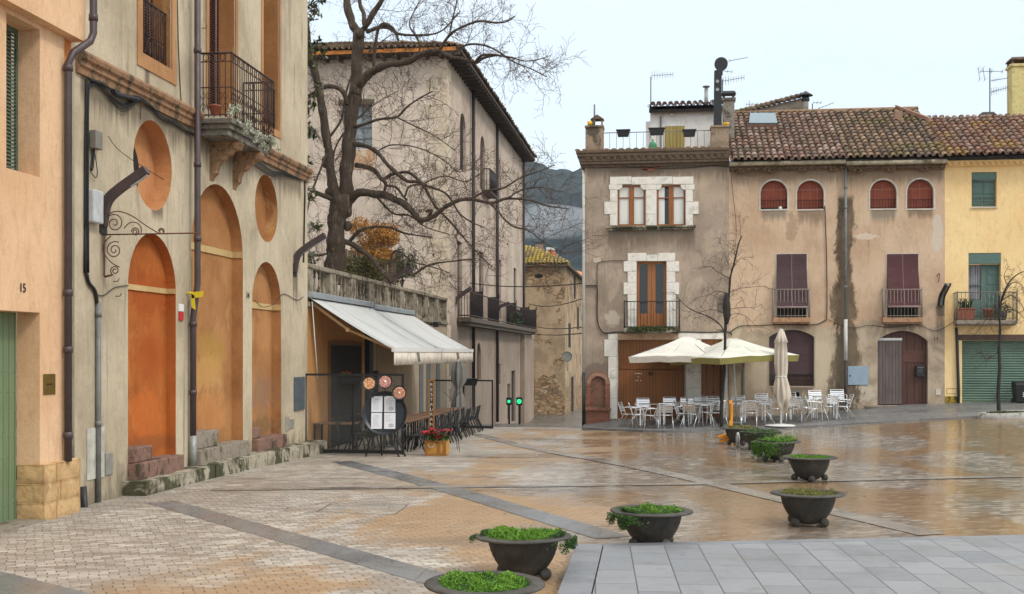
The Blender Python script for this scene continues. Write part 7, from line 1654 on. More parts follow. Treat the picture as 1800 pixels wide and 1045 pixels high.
limbs = [ # points, d0, d1, r0px, r1px
 ([(628, 160), (638, 142), (657, 124), (681, 114), (705, 112), (722, 106), (737, 96), (755, 91), (771, 90)], 37, 35.5, 11, 7),
 ([(771, 92), (784, 70), (795, 58), (812, 48), (841, 37), (870, 40), (890, 38), (905, 29)], 35.5, 34.5, 4.5, 1.5),
 ([(771, 90), (790, 100), (812, 104), (835, 110), (850, 103), (871, 97)], 35.5, 35, 5, 3.5), ([(835, 110), (848, 98), (873, 97)], 35, 34.6, 3.5, 3),
 ([(790, 98), (818, 80), (848, 79), (875, 90), (905, 110), (935, 122), (960, 135)], 35.4, 34, 3, 1.2), ([(871, 97), (900, 102), (930, 108), (968, 98)], 34.6, 34, 2.4, .9),
 ([(738, 95), (735, 70), (720, 45), (728, 20), (745, -10)], 36, 36, 2.5, 1), ([(790, 66), (795, 35), (803, 0), (800, -40)], 35.3, 35, 2.2, 1), ([(657, 124), (665, 50), (690, 48), (700, 72)], 37, 36.5, 5, 3),
 ([(645, 55), (668, 48), (683, 50), (700, 60), (740, 62), (775, 55), (810, 20)], 37.1, 36, 5.5, 1.5),
 ([(618, 225), (634, 221), (664, 211), (697, 206), (714, 190), (740, 172), (761, 161)], 37, 36, 5, 1.6), ([(697, 206), (735, 225), (765, 240), (800, 265)], 36.3, 35.8, 2, .9),
 ([(608, 362), (630, 340), (655, 340), (680, 345), (700, 353), (718, 366), (730, 382), (740, 392)], 37, 35.6, 12, 7.5), ([(735, 386), (750, 386), (765, 378), (782, 366), (805, 353), (828, 350)], 35.6, 35, 6, 4.5), ([(738, 388), (752, 384), (758, 370), (748, 372)], 35.6, 35.5, 6, 3),
 ([(828, 350), (855, 337), (885, 331), (917, 312), (945, 302), (975, 290)], 35, 34, 3.4, 1.2), ([(828, 350), (865, 357), (892, 350), (930, 352), (960, 362), (1000, 368)], 35, 34, 4.2, 1.2),
 ([(862, 358), (875, 372), (900, 397), (928, 405), (955, 425), (995, 448)], 34.8, 34, 3, 1), ([(892, 350), (915, 335), (950, 330), (985, 338)], 34.6, 33.8, 2.2, .9),
 ([(612, 250), (640, 256), (662, 268), (687, 295), (715, 318), (742, 324), (765, 362), (795, 395), (825, 430), (865, 470)], 37, 35.2, 7, 1.3),
 ([(625, 290), (655, 298), (672, 316), (690, 307), (717, 303), (747, 325), (785, 342), (812, 380), (850, 400)], 37.2, 35.4, 6.5, 1.4), ([(672, 316), (677, 325), (674, 340)], 36.5, 36.5, 5, 3),
 ([(680, 326), (697, 330), (708, 345), (715, 352)], 36.4, 36, 3.5, 3), ([(712, 346), (718, 330), (730, 325), (745, 325)], 36, 36, 3, 2.5),
 ([(605, 425), (622, 432), (637, 440), (655, 455), (665, 468), (677, 482), (689, 497)], 37, 36.2, 7, 6), ([(612, 430), (625, 412), (636, 404), (655, 399), (682, 400), (715, 411), (760, 418)], 37, 36, 5.5, 1.5),
 ([(685, 470), (690, 448), (700, 442), (725, 460), (755, 468), (790, 480)], 36.4, 36, 3, 1), ([(714, 480), (728, 482), (755, 466), (800, 459), (840, 455)], 36.2, 35.6, 4, 1.2),
 ([(590, 355), (572, 347), (552, 337), (536, 334), (505, 345)], 37, 36.2, 7, 4), ([(585, 440), (570, 447), (545, 449), (515, 440)], 37, 36.6, 4, 2.5),
 ([(612, 185), (605, 165), (592, 154), (575, 151), (560, 160), (552, 167)], 37, 37, 6, 5), ([(577, 265), (562, 300), (545, 350), (535, 400)], 36.8, 36, 3.5, 1.4),
 ([(660, 345), (690, 375), (720, 380), (750, 400), (790, 412)], 36.6, 36, 3, 1), ([(580, 240), (600, 210), (605, 180), (620, 130), (650, 90), (690, 60)], 37.4, 38.4, 3.5, 1.2),
 ([(600, 345), (585, 290), (600, 240), (650, 190), (700, 160)], 37.8, 39, 4, 1.2), ([(742, 324), (780, 310), (820, 320), (850, 300)], 36, 35.4, 2, .8), ([(660, 268), (690, 255), (740, 262), (790, 290), (820, 330)], 36.6, 36.2, 2.2, .8)]
allL = []
for P, d0, d1, r0, r1 in limbs:
    Q = DP(P, d0, d1); T.limb(Q, r0 * pxm, r1 * pxm, 8); allL.append((Q, r1))
for Q, r1 in allL: T.dress(Q, .011, .24 if r1 < 3 else .32, .98, 2, .02, .15, .1 if r1 < 3 else .35)
for Q in (A, B, B1, B2, B3): T.dress(Q, .012, .5, 1.0, 2, 0, .1, .2)
big = thing('bare_tree', 'huge gnarled leafless tree growing behind the stone balustrade', 'tree', (trunkP[0].x, trunkP[0].y, gz_))
T.limbs.build('trunk', BARK, big, rec=False); T.tw.build('crown', TWIG, big, rec=False)
mb = MB(); rnd = random.Random(4)
for p in rnd.sample(T.tips, min(len(T.tips), 420)):
    a = Vector((rnd.gauss(0, 1), rnd.gauss(0, 1), -1.5)).normalized(); b = a.cross(Vector((rnd.gauss(0, 1), rnd.gauss(0, 1), 0))).normalized(); s = rnd.uniform(.02, .05) * (1.6 if rnd.random() < .12 else .8); mb.ct = rnd.random(); mb.quad(p, p + a * s + b * s * .6, p + a * s * 2, p + a * s - b * s * .6)
mb.build('dry_leaves', leafmat('dry_leaf', (.10, .05, .03), (.22, .10, .055)), big, rec=False)
def crown(mb, c, rad, n, size, seed, clumps=9):
    rnd = random.Random(seed)
    for k in range(clumps):
        q = Vector(c) + Vector((rnd.uniform(-1, 1) * rad[0], rnd.uniform(-1, 1) * rad[1], rnd.uniform(-1, 1) * rad[2])) * .72; s = rnd.uniform(.28, .5); leaf_cloud(mb, q, (rad[0] * s, rad[1] * s, rad[2] * s), n // clumps, size, seed=seed * 50 + k)
# evergreen magnolia at the corner
c = onD(517, 250, 35.5); t = thing('magnolia_tree', 'evergreen with large dark leaves peeping past the corner of the grey house', 'tree', (c.x, c.y, gz_)); mb = MB()
mb.tube([(c.x, c.y, gz_), (c.x, c.y, 12)], [.16, .05], 8)
rnd = random.Random(8); ml = MB()
for k in range(46):
    y = rnd.uniform(-20, 480); q = onD(rnd.uniform(526, 566) - (8 if y > 150 else 0), y, 35 + rnd.uniform(-.8, .8)); mb.tube([(c.x, c.y, q.z - .5), q], [.03, .012], 4)
    leaf_cloud(ml, q, (.22, .25, .2), 26, .1, seed=k + 300)
mb.build('trunk', BARK, t, rec=False); ml.build('crown', leafmat('magnolia_leaf', (.02, .028, .012), (.11, .11, .04), .4), t, rec=False)
def bush(px, py, d, rx, rz, n, size, mat, label, seed, stem=True, name='shrub'):
    c = onD(px, py, d); s = d / F; t = thing(name, label, 'shrub', (c.x, c.y, gz_)); mb = MB()
    for k in range(7): rr = random.Random(seed * 7 + k); q = c + Vector((rr.uniform(-.7, .7) * rx * s, rr.uniform(-.4, .4), rr.uniform(-.2, .7) * rz * s)); mb.tube([(c.x, c.y, gz_), (c.x * .5 + q.x * .5, (c.y + q.y) / 2, (gz_ + q.z) / 2 + .1), q], [.035, .02, .008], 5)
    mb.build('stems', TWIG, t, rec=False); ml = MB(); crown(ml, c, (rx * s, rx * s * .7, rz * s), n, size, seed, 16); ml.build('foliage', mat, t, rec=False)
bush(654, 428, 41.5, 52, 42, 6400, .05, leafmat('rust_leaf', (.28, .12, .02), (.62, .32, .07)), 'rust orange shrub glowing behind the balustrade', 3)
bush(706, 478, 46, 28, 44, 3600, .045, leafmat('conifer_leaf', (.012, .03, .012), (.07, .11, .03)), 'dark green upright shrub behind the balustrade, right of the orange one', 4)
bush(636, 474, 40.5, 50, 22, 3800, .05, leafmat('olive_leaf', (.06, .055, .015), (.16, .14, .04)), 'low olive green shrub under the orange one', 5)
fgt = thing('garden_fence', 'weathered board fence in the garden behind the olive shrub', 'fence', onD(640, 470, 42.5)); mb = MB(); a, b = onD(604, 470, 42.5), onD(700, 470, 42.5)
for i in range(12): x = a.x + (b.x - a.x) * i / 12; mb.box(x, x + (b.x - a.x) / 12 - .02, a.y, a.y + .03, gz_, onD(640, 438, 42.5).z - .05 * (i % 3))
mb.build('boards', wood('fence_board', c8(120, 104, 84), 'Z', 0, .8, .5), fgt); mb = MB(); mb.box(a.x, b.x, a.y - .04, a.y - .001, a.z + .2, a.z + .28); mb.build('rail', wood('fence_rail', c8(100, 86, 70), 'X', 0, .8), fgt)
# small street trees
def street_tree(seed, trunk, d, r0, branches, label, knob=None, droop=.03):
    T = Tree(seed); s = d / F; P = DP(trunk, d); base = P[0]; T.limb(P, r0, r0 * .28, 8); T.dress(P, .008, .35, .7, 2, droop, .1, .45)
    for B_, dd, r in branches: Q = DP(B_, d, d + dd); T.limb(Q, r, r * .4, 6); T.dress(Q, .0065, .2, .55, 1, droop, .1, .1)
    t = thing('street_tree', label, 'tree', base); 
    if knob: T.limbs.tube(DP(knob, d), [.06, .12, .13, .09, .05], 8)
    T.limbs.build('trunk', simple('dark_bark%d' % seed, (.035, .03, .026), .9, 0, .4, 6, .01), t, rec=False); T.tw.build('crown', TWIG, t, rec=False)
street_tree(31, [(1268, 751), (1270, 700), (1273, 640), (1275, 589), (1276, 555), (1281, 527), (1283, 490), (1291, 462), (1298, 431), (1304, 415)], 38.3, .09,
 [([(1274, 584), (1265, 570), (1248, 558), (1220, 547), (1203, 536), (1184, 514)], -.8, .035), ([(1282, 490), (1262, 479), (1248, 469), (1228, 474)], .6, .02), ([(1281, 518), (1262, 512), (1243, 520), (1225, 523)], -.5, .02), ([(1283, 514), (1298, 508), (1322, 505), (1349, 503)], .5, .02),
  ([(1278, 545), (1304, 541), (1325, 541), (1340, 535)], -.4, .018), ([(1276, 560), (1290, 552), (1310, 556), (1330, 575)], .7, .018), ([(1276, 552), (1255, 545), (1235, 548), (1200, 560)], .9, .02), ([(1288, 470), (1302, 455), (1318, 452)], -.4, .014), ([(1286, 480), (1275, 450), (1268, 432)], .3, .014), ([(1280, 530), (1266, 535), (1245, 540)], .9, .015)],
 'slender bare street tree standing among the cafe chairs and parasols', [(1277, 570), (1278, 555), (1277, 537), (1277, 524), (1278, 515)])
street_tree(32, [(1756, 735), (1756, 680), (1757, 620), (1757, 580), (1756, 545), (1757, 520)], 37.4, .1,
 [([(1757, 548), (1762, 523), (1771, 501), (1784, 486), (1802, 478), (1822, 486)], -.6, .045), ([(1757, 540), (1768, 512), (1781, 497), (1796, 502), (1800, 520)], .8, .03), ([(1757, 545), (1745, 552), (1735, 560), (1722, 578), (1712, 590)], -.5, .025), ([(1757, 560), (1772, 545), (1790, 550), (1812, 572)], .5, .03), ([(1756, 618), (1745, 626), (1733, 630), (1722, 620)], .4, .02),
  ([(1770, 500), (1765, 485), (1772, 470), (1776, 472)], -.3, .018), ([(1757, 550), (1748, 540), (1738, 552), (1725, 560)], .9, .02), ([(1760, 530), (1778, 520), (1795, 535), (1806, 560)], -.8, .025)],
 'small bare tree with arching branches growing from the round kerbed bed', None, .14)
# kerbed tree bed
c = onD(1757, 741, 36.9); zz = zg(c.x, c.y) + .0; c = Vector((c.x, 37.9, zz)); 
def zplane(x, y): return zs(x, y)
mb = MB(); n = 44; ro, ri = 1.0, .78; vs = []
for k in range(n):
    a = 2 * math.pi * k / n
    for r_, dz in ((ro, -.3), (ro, .0), (ro - .03, .13), (ri, .13), (ri, -.02)): x, y = c.x + .2 + r_ * 1.0 * math.cos(a), c.y + .1 + r_ * .8 * math.sin(a); vs.append((x, y, zg(c.x, c.y) + .03 + (x - c.x) * .06 + dz))
mb.mesh(vs, [(k * 5 + j, ((k + 1) % n) * 5 + j, ((k + 1) % n) * 5 + j + 1, k * 5 + j + 1) for k in range(n) for j in range(4)], True)
tb = thing('tree_bed', 'round stone kerbed bed with moss around the small bare tree', 'tree bed', c); mb.build('kerb', stone('bed_kerb', c8(178, 176, 168), c8(150, 148, 140), c8(110, 108, 96), .2, .01, 4), tb)
mb = MB(); vs = [(c.x + .2 + .8 * math.cos(2 * math.pi * k / n), c.y + .1 + .64 * math.sin(2 * math.pi * k / n), zg(c.x, c.y) + .09 + .8 * math.cos(2 * math.pi * k / n) * .06) for k in range(n)]; mb.mesh(vs, [tuple(range(n))]); mb.build('soil', simple('bed_soil', (.05, .05, .03), .95), tb)
mb = MB(); leaf_cloud(mb, (c.x + .2, c.y + .1, zg(c.x, c.y) + .14), (.75, .6, .04), 1500, .035, seed=77); mb.build('moss', MOSS, tb, rec=False)

# ================================================================== PLANTER BOWLS
def bowlmat():
    m = NM('cast_stone', .7, .3); w = m.world(); c = m.ramp(m.noise(2.6, 6, .7, w, .6), [(.3, (.026, .025, .021)), (.5, (.055, .051, .043)), (.7, (.10, .094, .08))]); c = m.mix(m.step(m.noise(2.0, 6, .7, m.mapv((4, 4, .7), src=w), .5), .52, .7, 0, .5), c, (.04, .03, .022)); m.col(c); m.bump(m.noise(14, 5, .65, w), .008, .7); return m.m
BOWL = bowlmat(); GRASS = leafmat('bright_grass', (.05, .14, .012), (.16, .32, .03)); GRASS2 = leafmat('olive_grass', (.07, .09, .02), (.22, .21, .05)); GRASS3 = leafmat('dark_herb', (.02, .05, .012), (.08, .17, .03))
bprof = [(.001, .03), (.12, .028), (.18, .045), (.235, .09), (.272, .135), (.276, .139), (.305, .185), (.310, .189), (.334, .24), (.339, .244), (.357, .30), (.362, .304), (.374, .36), (.378, .364), (.384, .43), (.50, .438), (.524, .444), (.53, .452), (.522, .464), (.5, .469), (.415, .472), (.40, .465), (.385, .43), (.001, .415)]
def blades(mb, cx, cy, z, R_, n, h, seed, lean=.5, w=.006, hang=0.0, ang=None):
    rnd = random.Random(seed)
    for _ in range(n):
        a = rnd.uniform(0, 6.283) if ang is None else rnd.gauss(ang[0], ang[1]); r = R_ * math.sqrt(rnd.random()) if ang is None else R_ * rnd.uniform(.8, 1.02); nn = mnoise.noise(Vector((cx + r * math.cos(a) * 4, cy + r * math.sin(a) * 4, seed))) ; nn = mnoise.noise(Vector((r * math.cos(a) * 6, r * math.sin(a) * 6, seed * 3.3))); hh = h * rnd.uniform(.4, 1.1) * max(.25, 1 + 1.7 * nn); 
        p = Vector((cx + r * math.cos(a), cy + r * math.sin(a), z)); d = Vector((rnd.gauss(0, lean), rnd.gauss(0, lean), 1)).normalized(); s = Vector((rnd.gauss(0, 1), rnd.gauss(0, 1), 0)).normalized() * w
        mb.ct = min(1, max(0, rnd.gauss(.5, .28) + nn * .5))
        if nn < -.12 and not hang and rnd.random() < .75: continue
        if hang and r > R_ * .8:
            o = Vector((math.cos(a), math.sin(a), 0)); hk = max(.1, .6 + 1.1 * mnoise.noise(Vector((a * 3, seed, 0)))); q = p + o * rnd.uniform(.02, .1) + Vector((rnd.gauss(0, .02), rnd.gauss(0, .02), rnd.uniform(.005, .05))); e = q + o * rnd.uniform(-.03, .03) + Vector((rnd.gauss(0, .03), rnd.gauss(0, .03), 0)) - Vector((0, 0, hang * hk * rnd.uniform(.3, 1))); mb.quad(p - s, p + s, q + s, q - s); mb.tri(q - s, q + s, e)
        else:
            q = p + d * hh * .6; e = q + (d + Vector((rnd.gauss(0, .5), rnd.gauss(0, .5), -.2))) * hh * .5; mb.quad(p - s, p + s, q + s * .8, q - s * .8); mb.tri(q - s * .8, q + s * .8, e)
def mossy(mb, R_, n, h, seed, z0=.43, sz=.013, arc=None):
    rnd = random.Random(seed)
    for _ in range(n):
        a = rnd.uniform(0, 6.283) if arc is None else rnd.gauss(*arc); q = math.sqrt(rnd.random()) if arc is None else rnd.uniform(.84, 1.0); r = R_ * q; x, y = r * math.cos(a), r * math.sin(a)
        nn = mnoise.noise(Vector((x * 5, y * 5, seed * 1.7))) + .5 * mnoise.noise(Vector((x * 13, y * 13, seed))); top = max(.0, h * (.55 + nn)) 
        if arc is None and top <= .004 and rnd.random() < .8: continue
        if arc is None: c = Vector((x, y, z0 + top * rnd.uniform(.35, 1.0)))
        else:
            drop = max(0, rnd.random() * h * (1 + 1.3 * mnoise.noise(Vector((a * 4, seed, 0))))); o = 1.0 + (.05 + .05 * rnd.random()) / R_ ; c = Vector((x * o, y * o, z0 + .03 - drop)) if drop > .03 else Vector((x, y, z0 + .03 + rnd.uniform(0, .03)))
            if drop > .03: c = Vector((.545 * math.cos(a) * rnd.uniform(.97, 1.1), .545 * math.sin(a) * rnd.uniform(.97, 1.1), z0 + .03 - drop))
        u = Vector((rnd.gauss(0, 1), rnd.gauss(0, 1), rnd.gauss(0, .8) + .5)).normalized(); v = u.cross(Vector((rnd.gauss(0, 1), rnd.gauss(0, 1), rnd.gauss(0, 1)))).normalized(); k = sz * rnd.uniform(.6, 1.6)
        mb.ct = min(1, max(0, .45 + nn * .8 + rnd.gauss(0, .2))); mb.quad(c - u * k, c - v * k * .5, c + u * k * 1.2, c + v * k * .5)  # tint drops in the hollows: shade between clumps painted into the leaves
def rim_at(x, y):
    p = onZ(x, y, .455)
    for _ in range(5): p = onZ(x, y, .455 + zg(p[0], p[1]))
    return p
planters = [ # px, py(rim centre), rot, label, vegetation
 (852, 1026, 20, 'nearest dark planter bowl, full of bright mossy grass, cut by the bottom edge', [('m', GRASS, .40, 9000, .075, None), ('m', GRASS3, .42, 1600, .05, None), ('b', GRASS, .36, 300, .06, None)]),
 (921, 943, 62, 'dark planter bowl with grass spilling over both rim ends, beside the slab corner', [('m', GRASS, .42, 9000, .08, None), ('b', GRASS, .40, 1500, .075, None), ('m', GRASS3, .47, 900, .06, (3.05, .2)), ('m', GRASS3, .47, 1500, .12, (-.25, .22))]),
 (1145, 898, 40, 'dark planter bowl just behind the slab edge with grass hanging on its left side', [('m', GRASS3, .42, 4200, .06, None), ('m', GRASS, .40, 2600, .075, None), ('m', GRASS3, .45, 2600, .15, (3.95, .22))]),
 (1420.5, 867.5, 45, 'dark planter bowl with short dry olive grass, on two visible stone balls', [('m', GRASS2, .38, 3600, .055, None), ('b', GRASS2, .38, 1400, .075, None)]),
 (1423, 804, 0, 'dark planter bowl on three visible stone balls with a flat bright green cushion', [('m', GRASS, .39, 6000, .055, None)]),
 (1367, 776, 10, 'dark planter bowl with long grass hanging thickly over its left side', [('m', GRASS3, .42, 2200, .08, None), ('b', GRASS, .40, 900, .12, None), ('m', GRASS, .47, 2200, .28, (3.75, .4)), ('m', GRASS3, .47, 1500, .34, (3.9, .42))]),
 (1336, 759.5, 30, 'second farthest planter bowl with dark green trailing plants', [('m', GRASS3, .44, 2600, .08, None), ('m', GRASS3, .47, 500, .1, (-1.2, .5))]),
 (1300, 752.5, 15, 'farthest dark planter bowl, beside the yellow post', [('m', GRASS2, .40, 1600, .06, None), ('b', GRASS2, .4, 500, .08, None)])]
bowl0 = None
for i, (x, y, rot, lab, gs) in enumerate(planters):
    p = rim_at(x, y); zb = zg(p[0], p[1])
    if bowl0 is None:
        bowl0 = thing('planter_bowl', lab, 'planter', (0, 0, 0), 'row of dark planter bowls across the square')
        mb = MB(); mb.lathe(bprof, (0, 0, 0), 48, wob=.012); mb.build('bowl', BOWL, bowl0)
        for k in range(4):
            a = k * math.pi / 2; mb = MB(); mb.ball((.285 * math.cos(a), .285 * math.sin(a), .066), .067, 12); mb.build('ball_foot', BOWL, bowl0)
        mb = MB(); mb.lathe([(.001, .44), (.25, .435), (.395, .425)], (0, 0, 0), 24); mb.build('soil', simple('planter_soil', (.035, .04, .018), .95), bowl0); 
        o = bowl0
    else: o = dup(bowl0, (0, 0, 0), 0, lab)
    if i == 0: keep = list(bowl0.children)
    o.location = (p[0], p[1], zb); o.rotation_euler = (R([1, -1, .5, 0, .6, 1, -2, 1][i]), 0, R(rot)); o['_org'] = (p[0], p[1], zb)
    pend = (o, p, zb, gs, i, rot)
    planters[i] = pend
for (o, p, zb, gs, i, rot) in planters:
    for k, (kd, mat, r_, n, h, arc) in enumerate(gs):
        mb = MB(); a2 = None if arc is None else (arc[0] - R(rot), arc[1])
        if kd == 'm': mossy(mb, r_, int(n * (1.5 if i < 5 else 1)), h, i * 10 + k + 1, .432 if arc is None else .45, .0095 if i < 5 else .016, a2)
        else: blades(mb, 0, 0, .44, r_, n, h, i * 10 + k + 1, w=.004 if i < 4 else .007)
        for v in mb.v: v += Vector((p[0], p[1], zb))
        mb.build('grass', mat, o, rec=False)
# ================================================================== CAFE FURNITURE ON THE PAVEMENT
def alu_chair():
    t = thing('cafe_chair', '', 'chair', (0, 0, 0)); r = .013
    mb = MB()
    for s in (-1, 1):
        mb.tube(smooth_path([(s * .27, -.27, 0), (s * .265, -.25, .35), (s * .26, -.22, .60), (s * .26, -.16, .665), (s * .255, .0, .67), (s * .245, .17, .66)], 3), r, 6)
        mb.tube([(s * .25, .34, 0), (s * .235, .05, .43), (s * .23, -.2, .44)], r, 6)
    mb.build('leg_frame', M['alu'], t)
    mb = MB(); mb.tube(smooth_path([(-.22, .12, .40), (-.225, .20, .62), (-.215, .26, .80), (-.17, .27, .83), (.17, .27, .83), (.215, .26, .80), (.225, .20, .62), (.22, .12, .40)], 3), r, 6)
    for k in range(4): z = .53 + k * .068; y = .165 + (z - .5) * .3; mb.hexa([(-.22, y - .004, z), (.22, y - .004, z), (.22, y + .004, z), (-.22, y + .004, z), (-.22, y + .010, z + .052), (.22, y + .010, z + .052), (.22, y + .018, z + .052), (-.22, y + .018, z + .052)])
    mb.build('backrest', M['alu'], t)
    mb = MB()
    for k in range(6): y = -.24 + k * .068; mb.box(-.23, .23, y, y + .055, .442, .452)
    mb.tube([(-.23, -.25, .44), (.23, -.25, .44)], r, 6); mb.tube([(-.235, .16, .44), (.235, .16, .44)], r, 6); mb.build('seat', M['alu'], t); return t
chair0 = alu_chair(); firstc = True
front_row = [(1103, 40.1, 75), (1119, 39.8, 95), (1145, 39.3, -80), (1169, 39.15, 185), (1199, 39.5, 80), (1216, 39.2, 150), (1243, 39.6, -95), (1261, 39.3, 200), (1316, 39.0, 178), (1345, 39.5, -95), (1362, 40.0, 85), (1396, 39.6, 172), (1413, 39.9, 80), (1427, 39.35, 100), (1456, 39.7, -150), (1483, 39.4, -85)]
back_row = [(1130, 41.0, 0), (1178, 41.1, 5), (1206, 40.9, -8), (1232, 41.2, 0), (1255, 41.0, 8), (1298, 41.0, 0), (1340, 41.2, 3), (1384, 41.1, -20), (1436, 41.1, 10), (1473, 41.0, 0)]
ordn = ['first', 'second', 'third', 'fourth', 'fifth', 'sixth', 'seventh', 'eighth', 'ninth', 'tenth', 'eleventh', 'twelfth', 'thirteenth', 'fourteenth', 'fifteenth', 'sixteenth']
for row, lst in (('front', front_row), ('back', back_row)):
    for i, (x, Y, rz_) in enumerate(lst):
        X = onY(x, 700, Y)[0]; lab = 'slatted aluminium cafe chair, %s from the left in the %s row of the silver terrace' % (ordn[i], row); loc = (X, Y, zs(X, Y))
        if firstc: firstc = False; chair0.location = loc; chair0.rotation_euler = (0, 0, R(rz_)); chair0['label'] = lab; chair0['group'] = 'aluminium chairs outside the corner house'
        else: dup(chair0, loc, R(rz_), lab, 'aluminium chairs outside the corner house')
t0 = None
for i, (x, Y) in enumerate([(1143, 40.2), (1185, 40.2), (1232, 40.3), (1285, 40.1), (1325, 40.3), (1372, 40.6), (1450, 40.2)]):
    X = onY(x, 700, Y)[0]; lab = 'square silver cafe table with thin legs, %s from the left' % ordn[i]; loc = (X, Y, zs(X, Y))
    if t0 is None:
        t0 = thing('cafe_table', lab, 'table', (0, 0, 0), 'silver tables outside the corner house'); mb = MB(); mb.box(-.38, .38, -.38, .38, .715, .735); mb.build('tabletop', simple('table_top', (.42, .43, .43), .25, .7, .2, 6), t0, bevel=.006)
        for sx_ in (-1, 1):
            for sy_ in (-1, 1): mb = MB(); mb.box(sx_ * .33 - .02, sx_ * .33 + .02, sy_ * .33 - .02, sy_ * .33 + .02, 0, .714); mb.build('leg', M['alu'], t0)
        t0.location = loc
    else: dup(t0, loc, R(random.uniform(-4, 4)), lab)
# parasols
def clothmat(name, c):
    m = NM(name, .85, .15); w = m.world(); m.col(m.mix(m.step(m.noise(1.7, 5, .65, w, .5), .4, .75, 0, .5), c, mul(c, .6))); m.bump(m.noise(3, 4, .5, w), .02, .5)
    return m.m
def parasol(px, Y, side, rot, ze, h, lab, cm, vm, tilt=0.0, lean=0.0):
    X = onY(px, 700, Y)[0]; zb = zs(X, Y); t = thing('parasol', lab, 'parasol', (X, Y, zb)); a = side / 2; c = math.cos(R(rot)); s_ = math.sin(R(rot))
    def P(u, v, z): x, y = u * c - v * s_, u * s_ + v * c; return Vector((X + x, Y + y, z - math.tan(R(tilt)) * x * -1))
    mb = MB(); N = 8; rim = []
    for k in range(4):
        (u0, v0), (u1, v1) = [(-a, -a), (a, -a), (a, a), (-a, a)][k], [(a, -a), (a, a), (-a, a), (-a, -a)][k]
        for j in range(N): q = j / N; rim.append((u0 + (u1 - u0) * q, v0 + (v1 - v0) * q, ze + .05 * math.sin(math.pi * q) ** 2 * (1 if j != N // 2 else .4)))
    M_ = len(rim); L_ = 7; vs = []
    for l in range(L_ + 1):
        f = l / L_; f2 = .06 + .94 * f
        for (u, v, z) in rim: vs.append(P(u * f2, v * f2, ze + h * (1 - f) - .05 * math.sin(math.pi * f) + (z - ze) * f))
    fs = [(l * M_ + k, l * M_ + (k + 1) % M_, (l + 1) * M_ + (k + 1) % M_, (l + 1) * M_ + k) for l in range(L_) for k in range(M_)]; mb.mesh(vs, fs, True); mb.mesh(vs[:M_], [tuple(range(M_))])
    o = mb.build('canopy', cm, t, rec=False); sm = o.modifiers.new('s', 'SOLIDIFY'); sm.thickness = .006
    mb = MB(); vs = []
    for (u, v, z) in rim: vs += [P(u, v, z), P(u * .975, v * .975, z - .2)]
    mb.mesh(vs, [(2 * k, 2 * ((k + 1) % M_), 2 * ((k + 1) % M_) + 1, 2 * k + 1) for k in range(M_)]); o = mb.build('valance', vm, t, rec=False); sm = o.modifiers.new('s', 'SOLIDIFY'); sm.thickness = .005
    mb = MB(); top = P(0, 0, ze + h - .05); mb.tube([(X + lean, Y, zb), top], .028, 10); mb.build('pole', M['white_pipe'], t)
    hub = P(0, 0, ze + .02)
    for k in range(8):
        u, v = [(-a, -a), (0, -a), (a, -a), (a, 0), (a, a), (0, a), (-a, a), (-a, 0)][k]; mb = MB(); mb.tube([P(u * .07, v * .07, ze + h - .06), P(u * .98, v * .98, ze - .0)], .011, 4); mb.tube([hub, P(u * .5, v * .5, ze + h * .47)], .009, 4); mb.build('rib', M['steel'], t)
    mb = MB(); mb.box(X + lean - .3, X + lean + .3, Y - .3, Y + .3, zb, zb + .06); mb.build('base', M['zinc'], t, bevel=.015)
parasol(1207, 41.0, 3.0, 66, 2.34, .70, 'off white open parasol nearest the garage door', clothmat('cream_cloth', c8(236, 232, 220)), clothmat('cream_valance', c8(228, 222, 208)), 0)
parasol(1288, 40.0, 3.1, 31, 2.33, .64, 'greenish open parasol with olive valance, in front of the white one', clothmat('green_cloth', c8(222, 222, 208)), clothmat('olive_valance', c8(140, 134, 78)), 2.2, .14)
Xc, Yc = onY(1373, 700, 38.9)[0], 38.9; zc_ = zs(Xc, Yc); t = thing('closed_parasol', 'tall folded beige parasol on a white pole, right of the open ones', 'parasol', (Xc, Yc, zc_))
zq = lambda y: onY(1370, y, 38.9)[2]
mb = MB(); prof = [(580, .05), (583, .10), (592, .15), (602, .215), (603, .18), (620, .20), (640, .21), (655, .19), (661, .175), (664, .18), (675, .22), (690, .26), (700, .27), (712, .14)]; n = 56; vs = []
for i, (y, r_) in enumerate(prof):
    for k in range(n):
        a = 2 * math.pi * k / n; f = 1 + .2 * math.sin(a * 8 + i * .14) * min(1, i / 3) * (1 - .3 * (y in (661, 664))) + .06 * math.sin(a * 3 + i); dz = (.14 * math.sin(a * 4 + 1) + .1 * math.sin(a - .5)) * (i >= len(prof) - 3)
        r_2 = r_ * .88; vs.append((Xc + r_2 * f * math.cos(a) + .07 * max(0, i - 9) / 4, Yc + r_2 * f * math.sin(a), zq(y) + dz))
mb.mesh(vs, [(i * n + k, i * n + (k + 1) % n, (i + 1) * n + (k + 1) % n, (i + 1) * n + k) for i in range(len(prof) - 1) for k in range(n)], True); o = mb.build('cloth', clothmat('beige_cloth', c8(205, 194, 178)), t, rec=False); sm = o.modifiers.new('s', 'SOLIDIFY'); sm.thickness = .006
mb = MB(); mb.tube([(Xc, Yc, zc_), (Xc, Yc, zq(581))], .035, 10); mb.build('pole', M['white'], t); mb = MB(); mb.lathe([(.001, .06), (.1, .055), (.48, .02), (.52, 0)], (Xc, Yc, zc_), 32); mb.build('base', M['white'], t); mb = MB(); mb.tube([(Xc + .18 * math.cos(a), Yc + .18 * math.sin(a), zq(662.5)) for a in [i * math.pi / 10 for i in range(21)]], .014, 5); mb.lathe([(.001, .03), (.07, .02), (.075, 0)], (Xc, Yc, zq(580)), 14); mb.build('tie', M['white'], t)
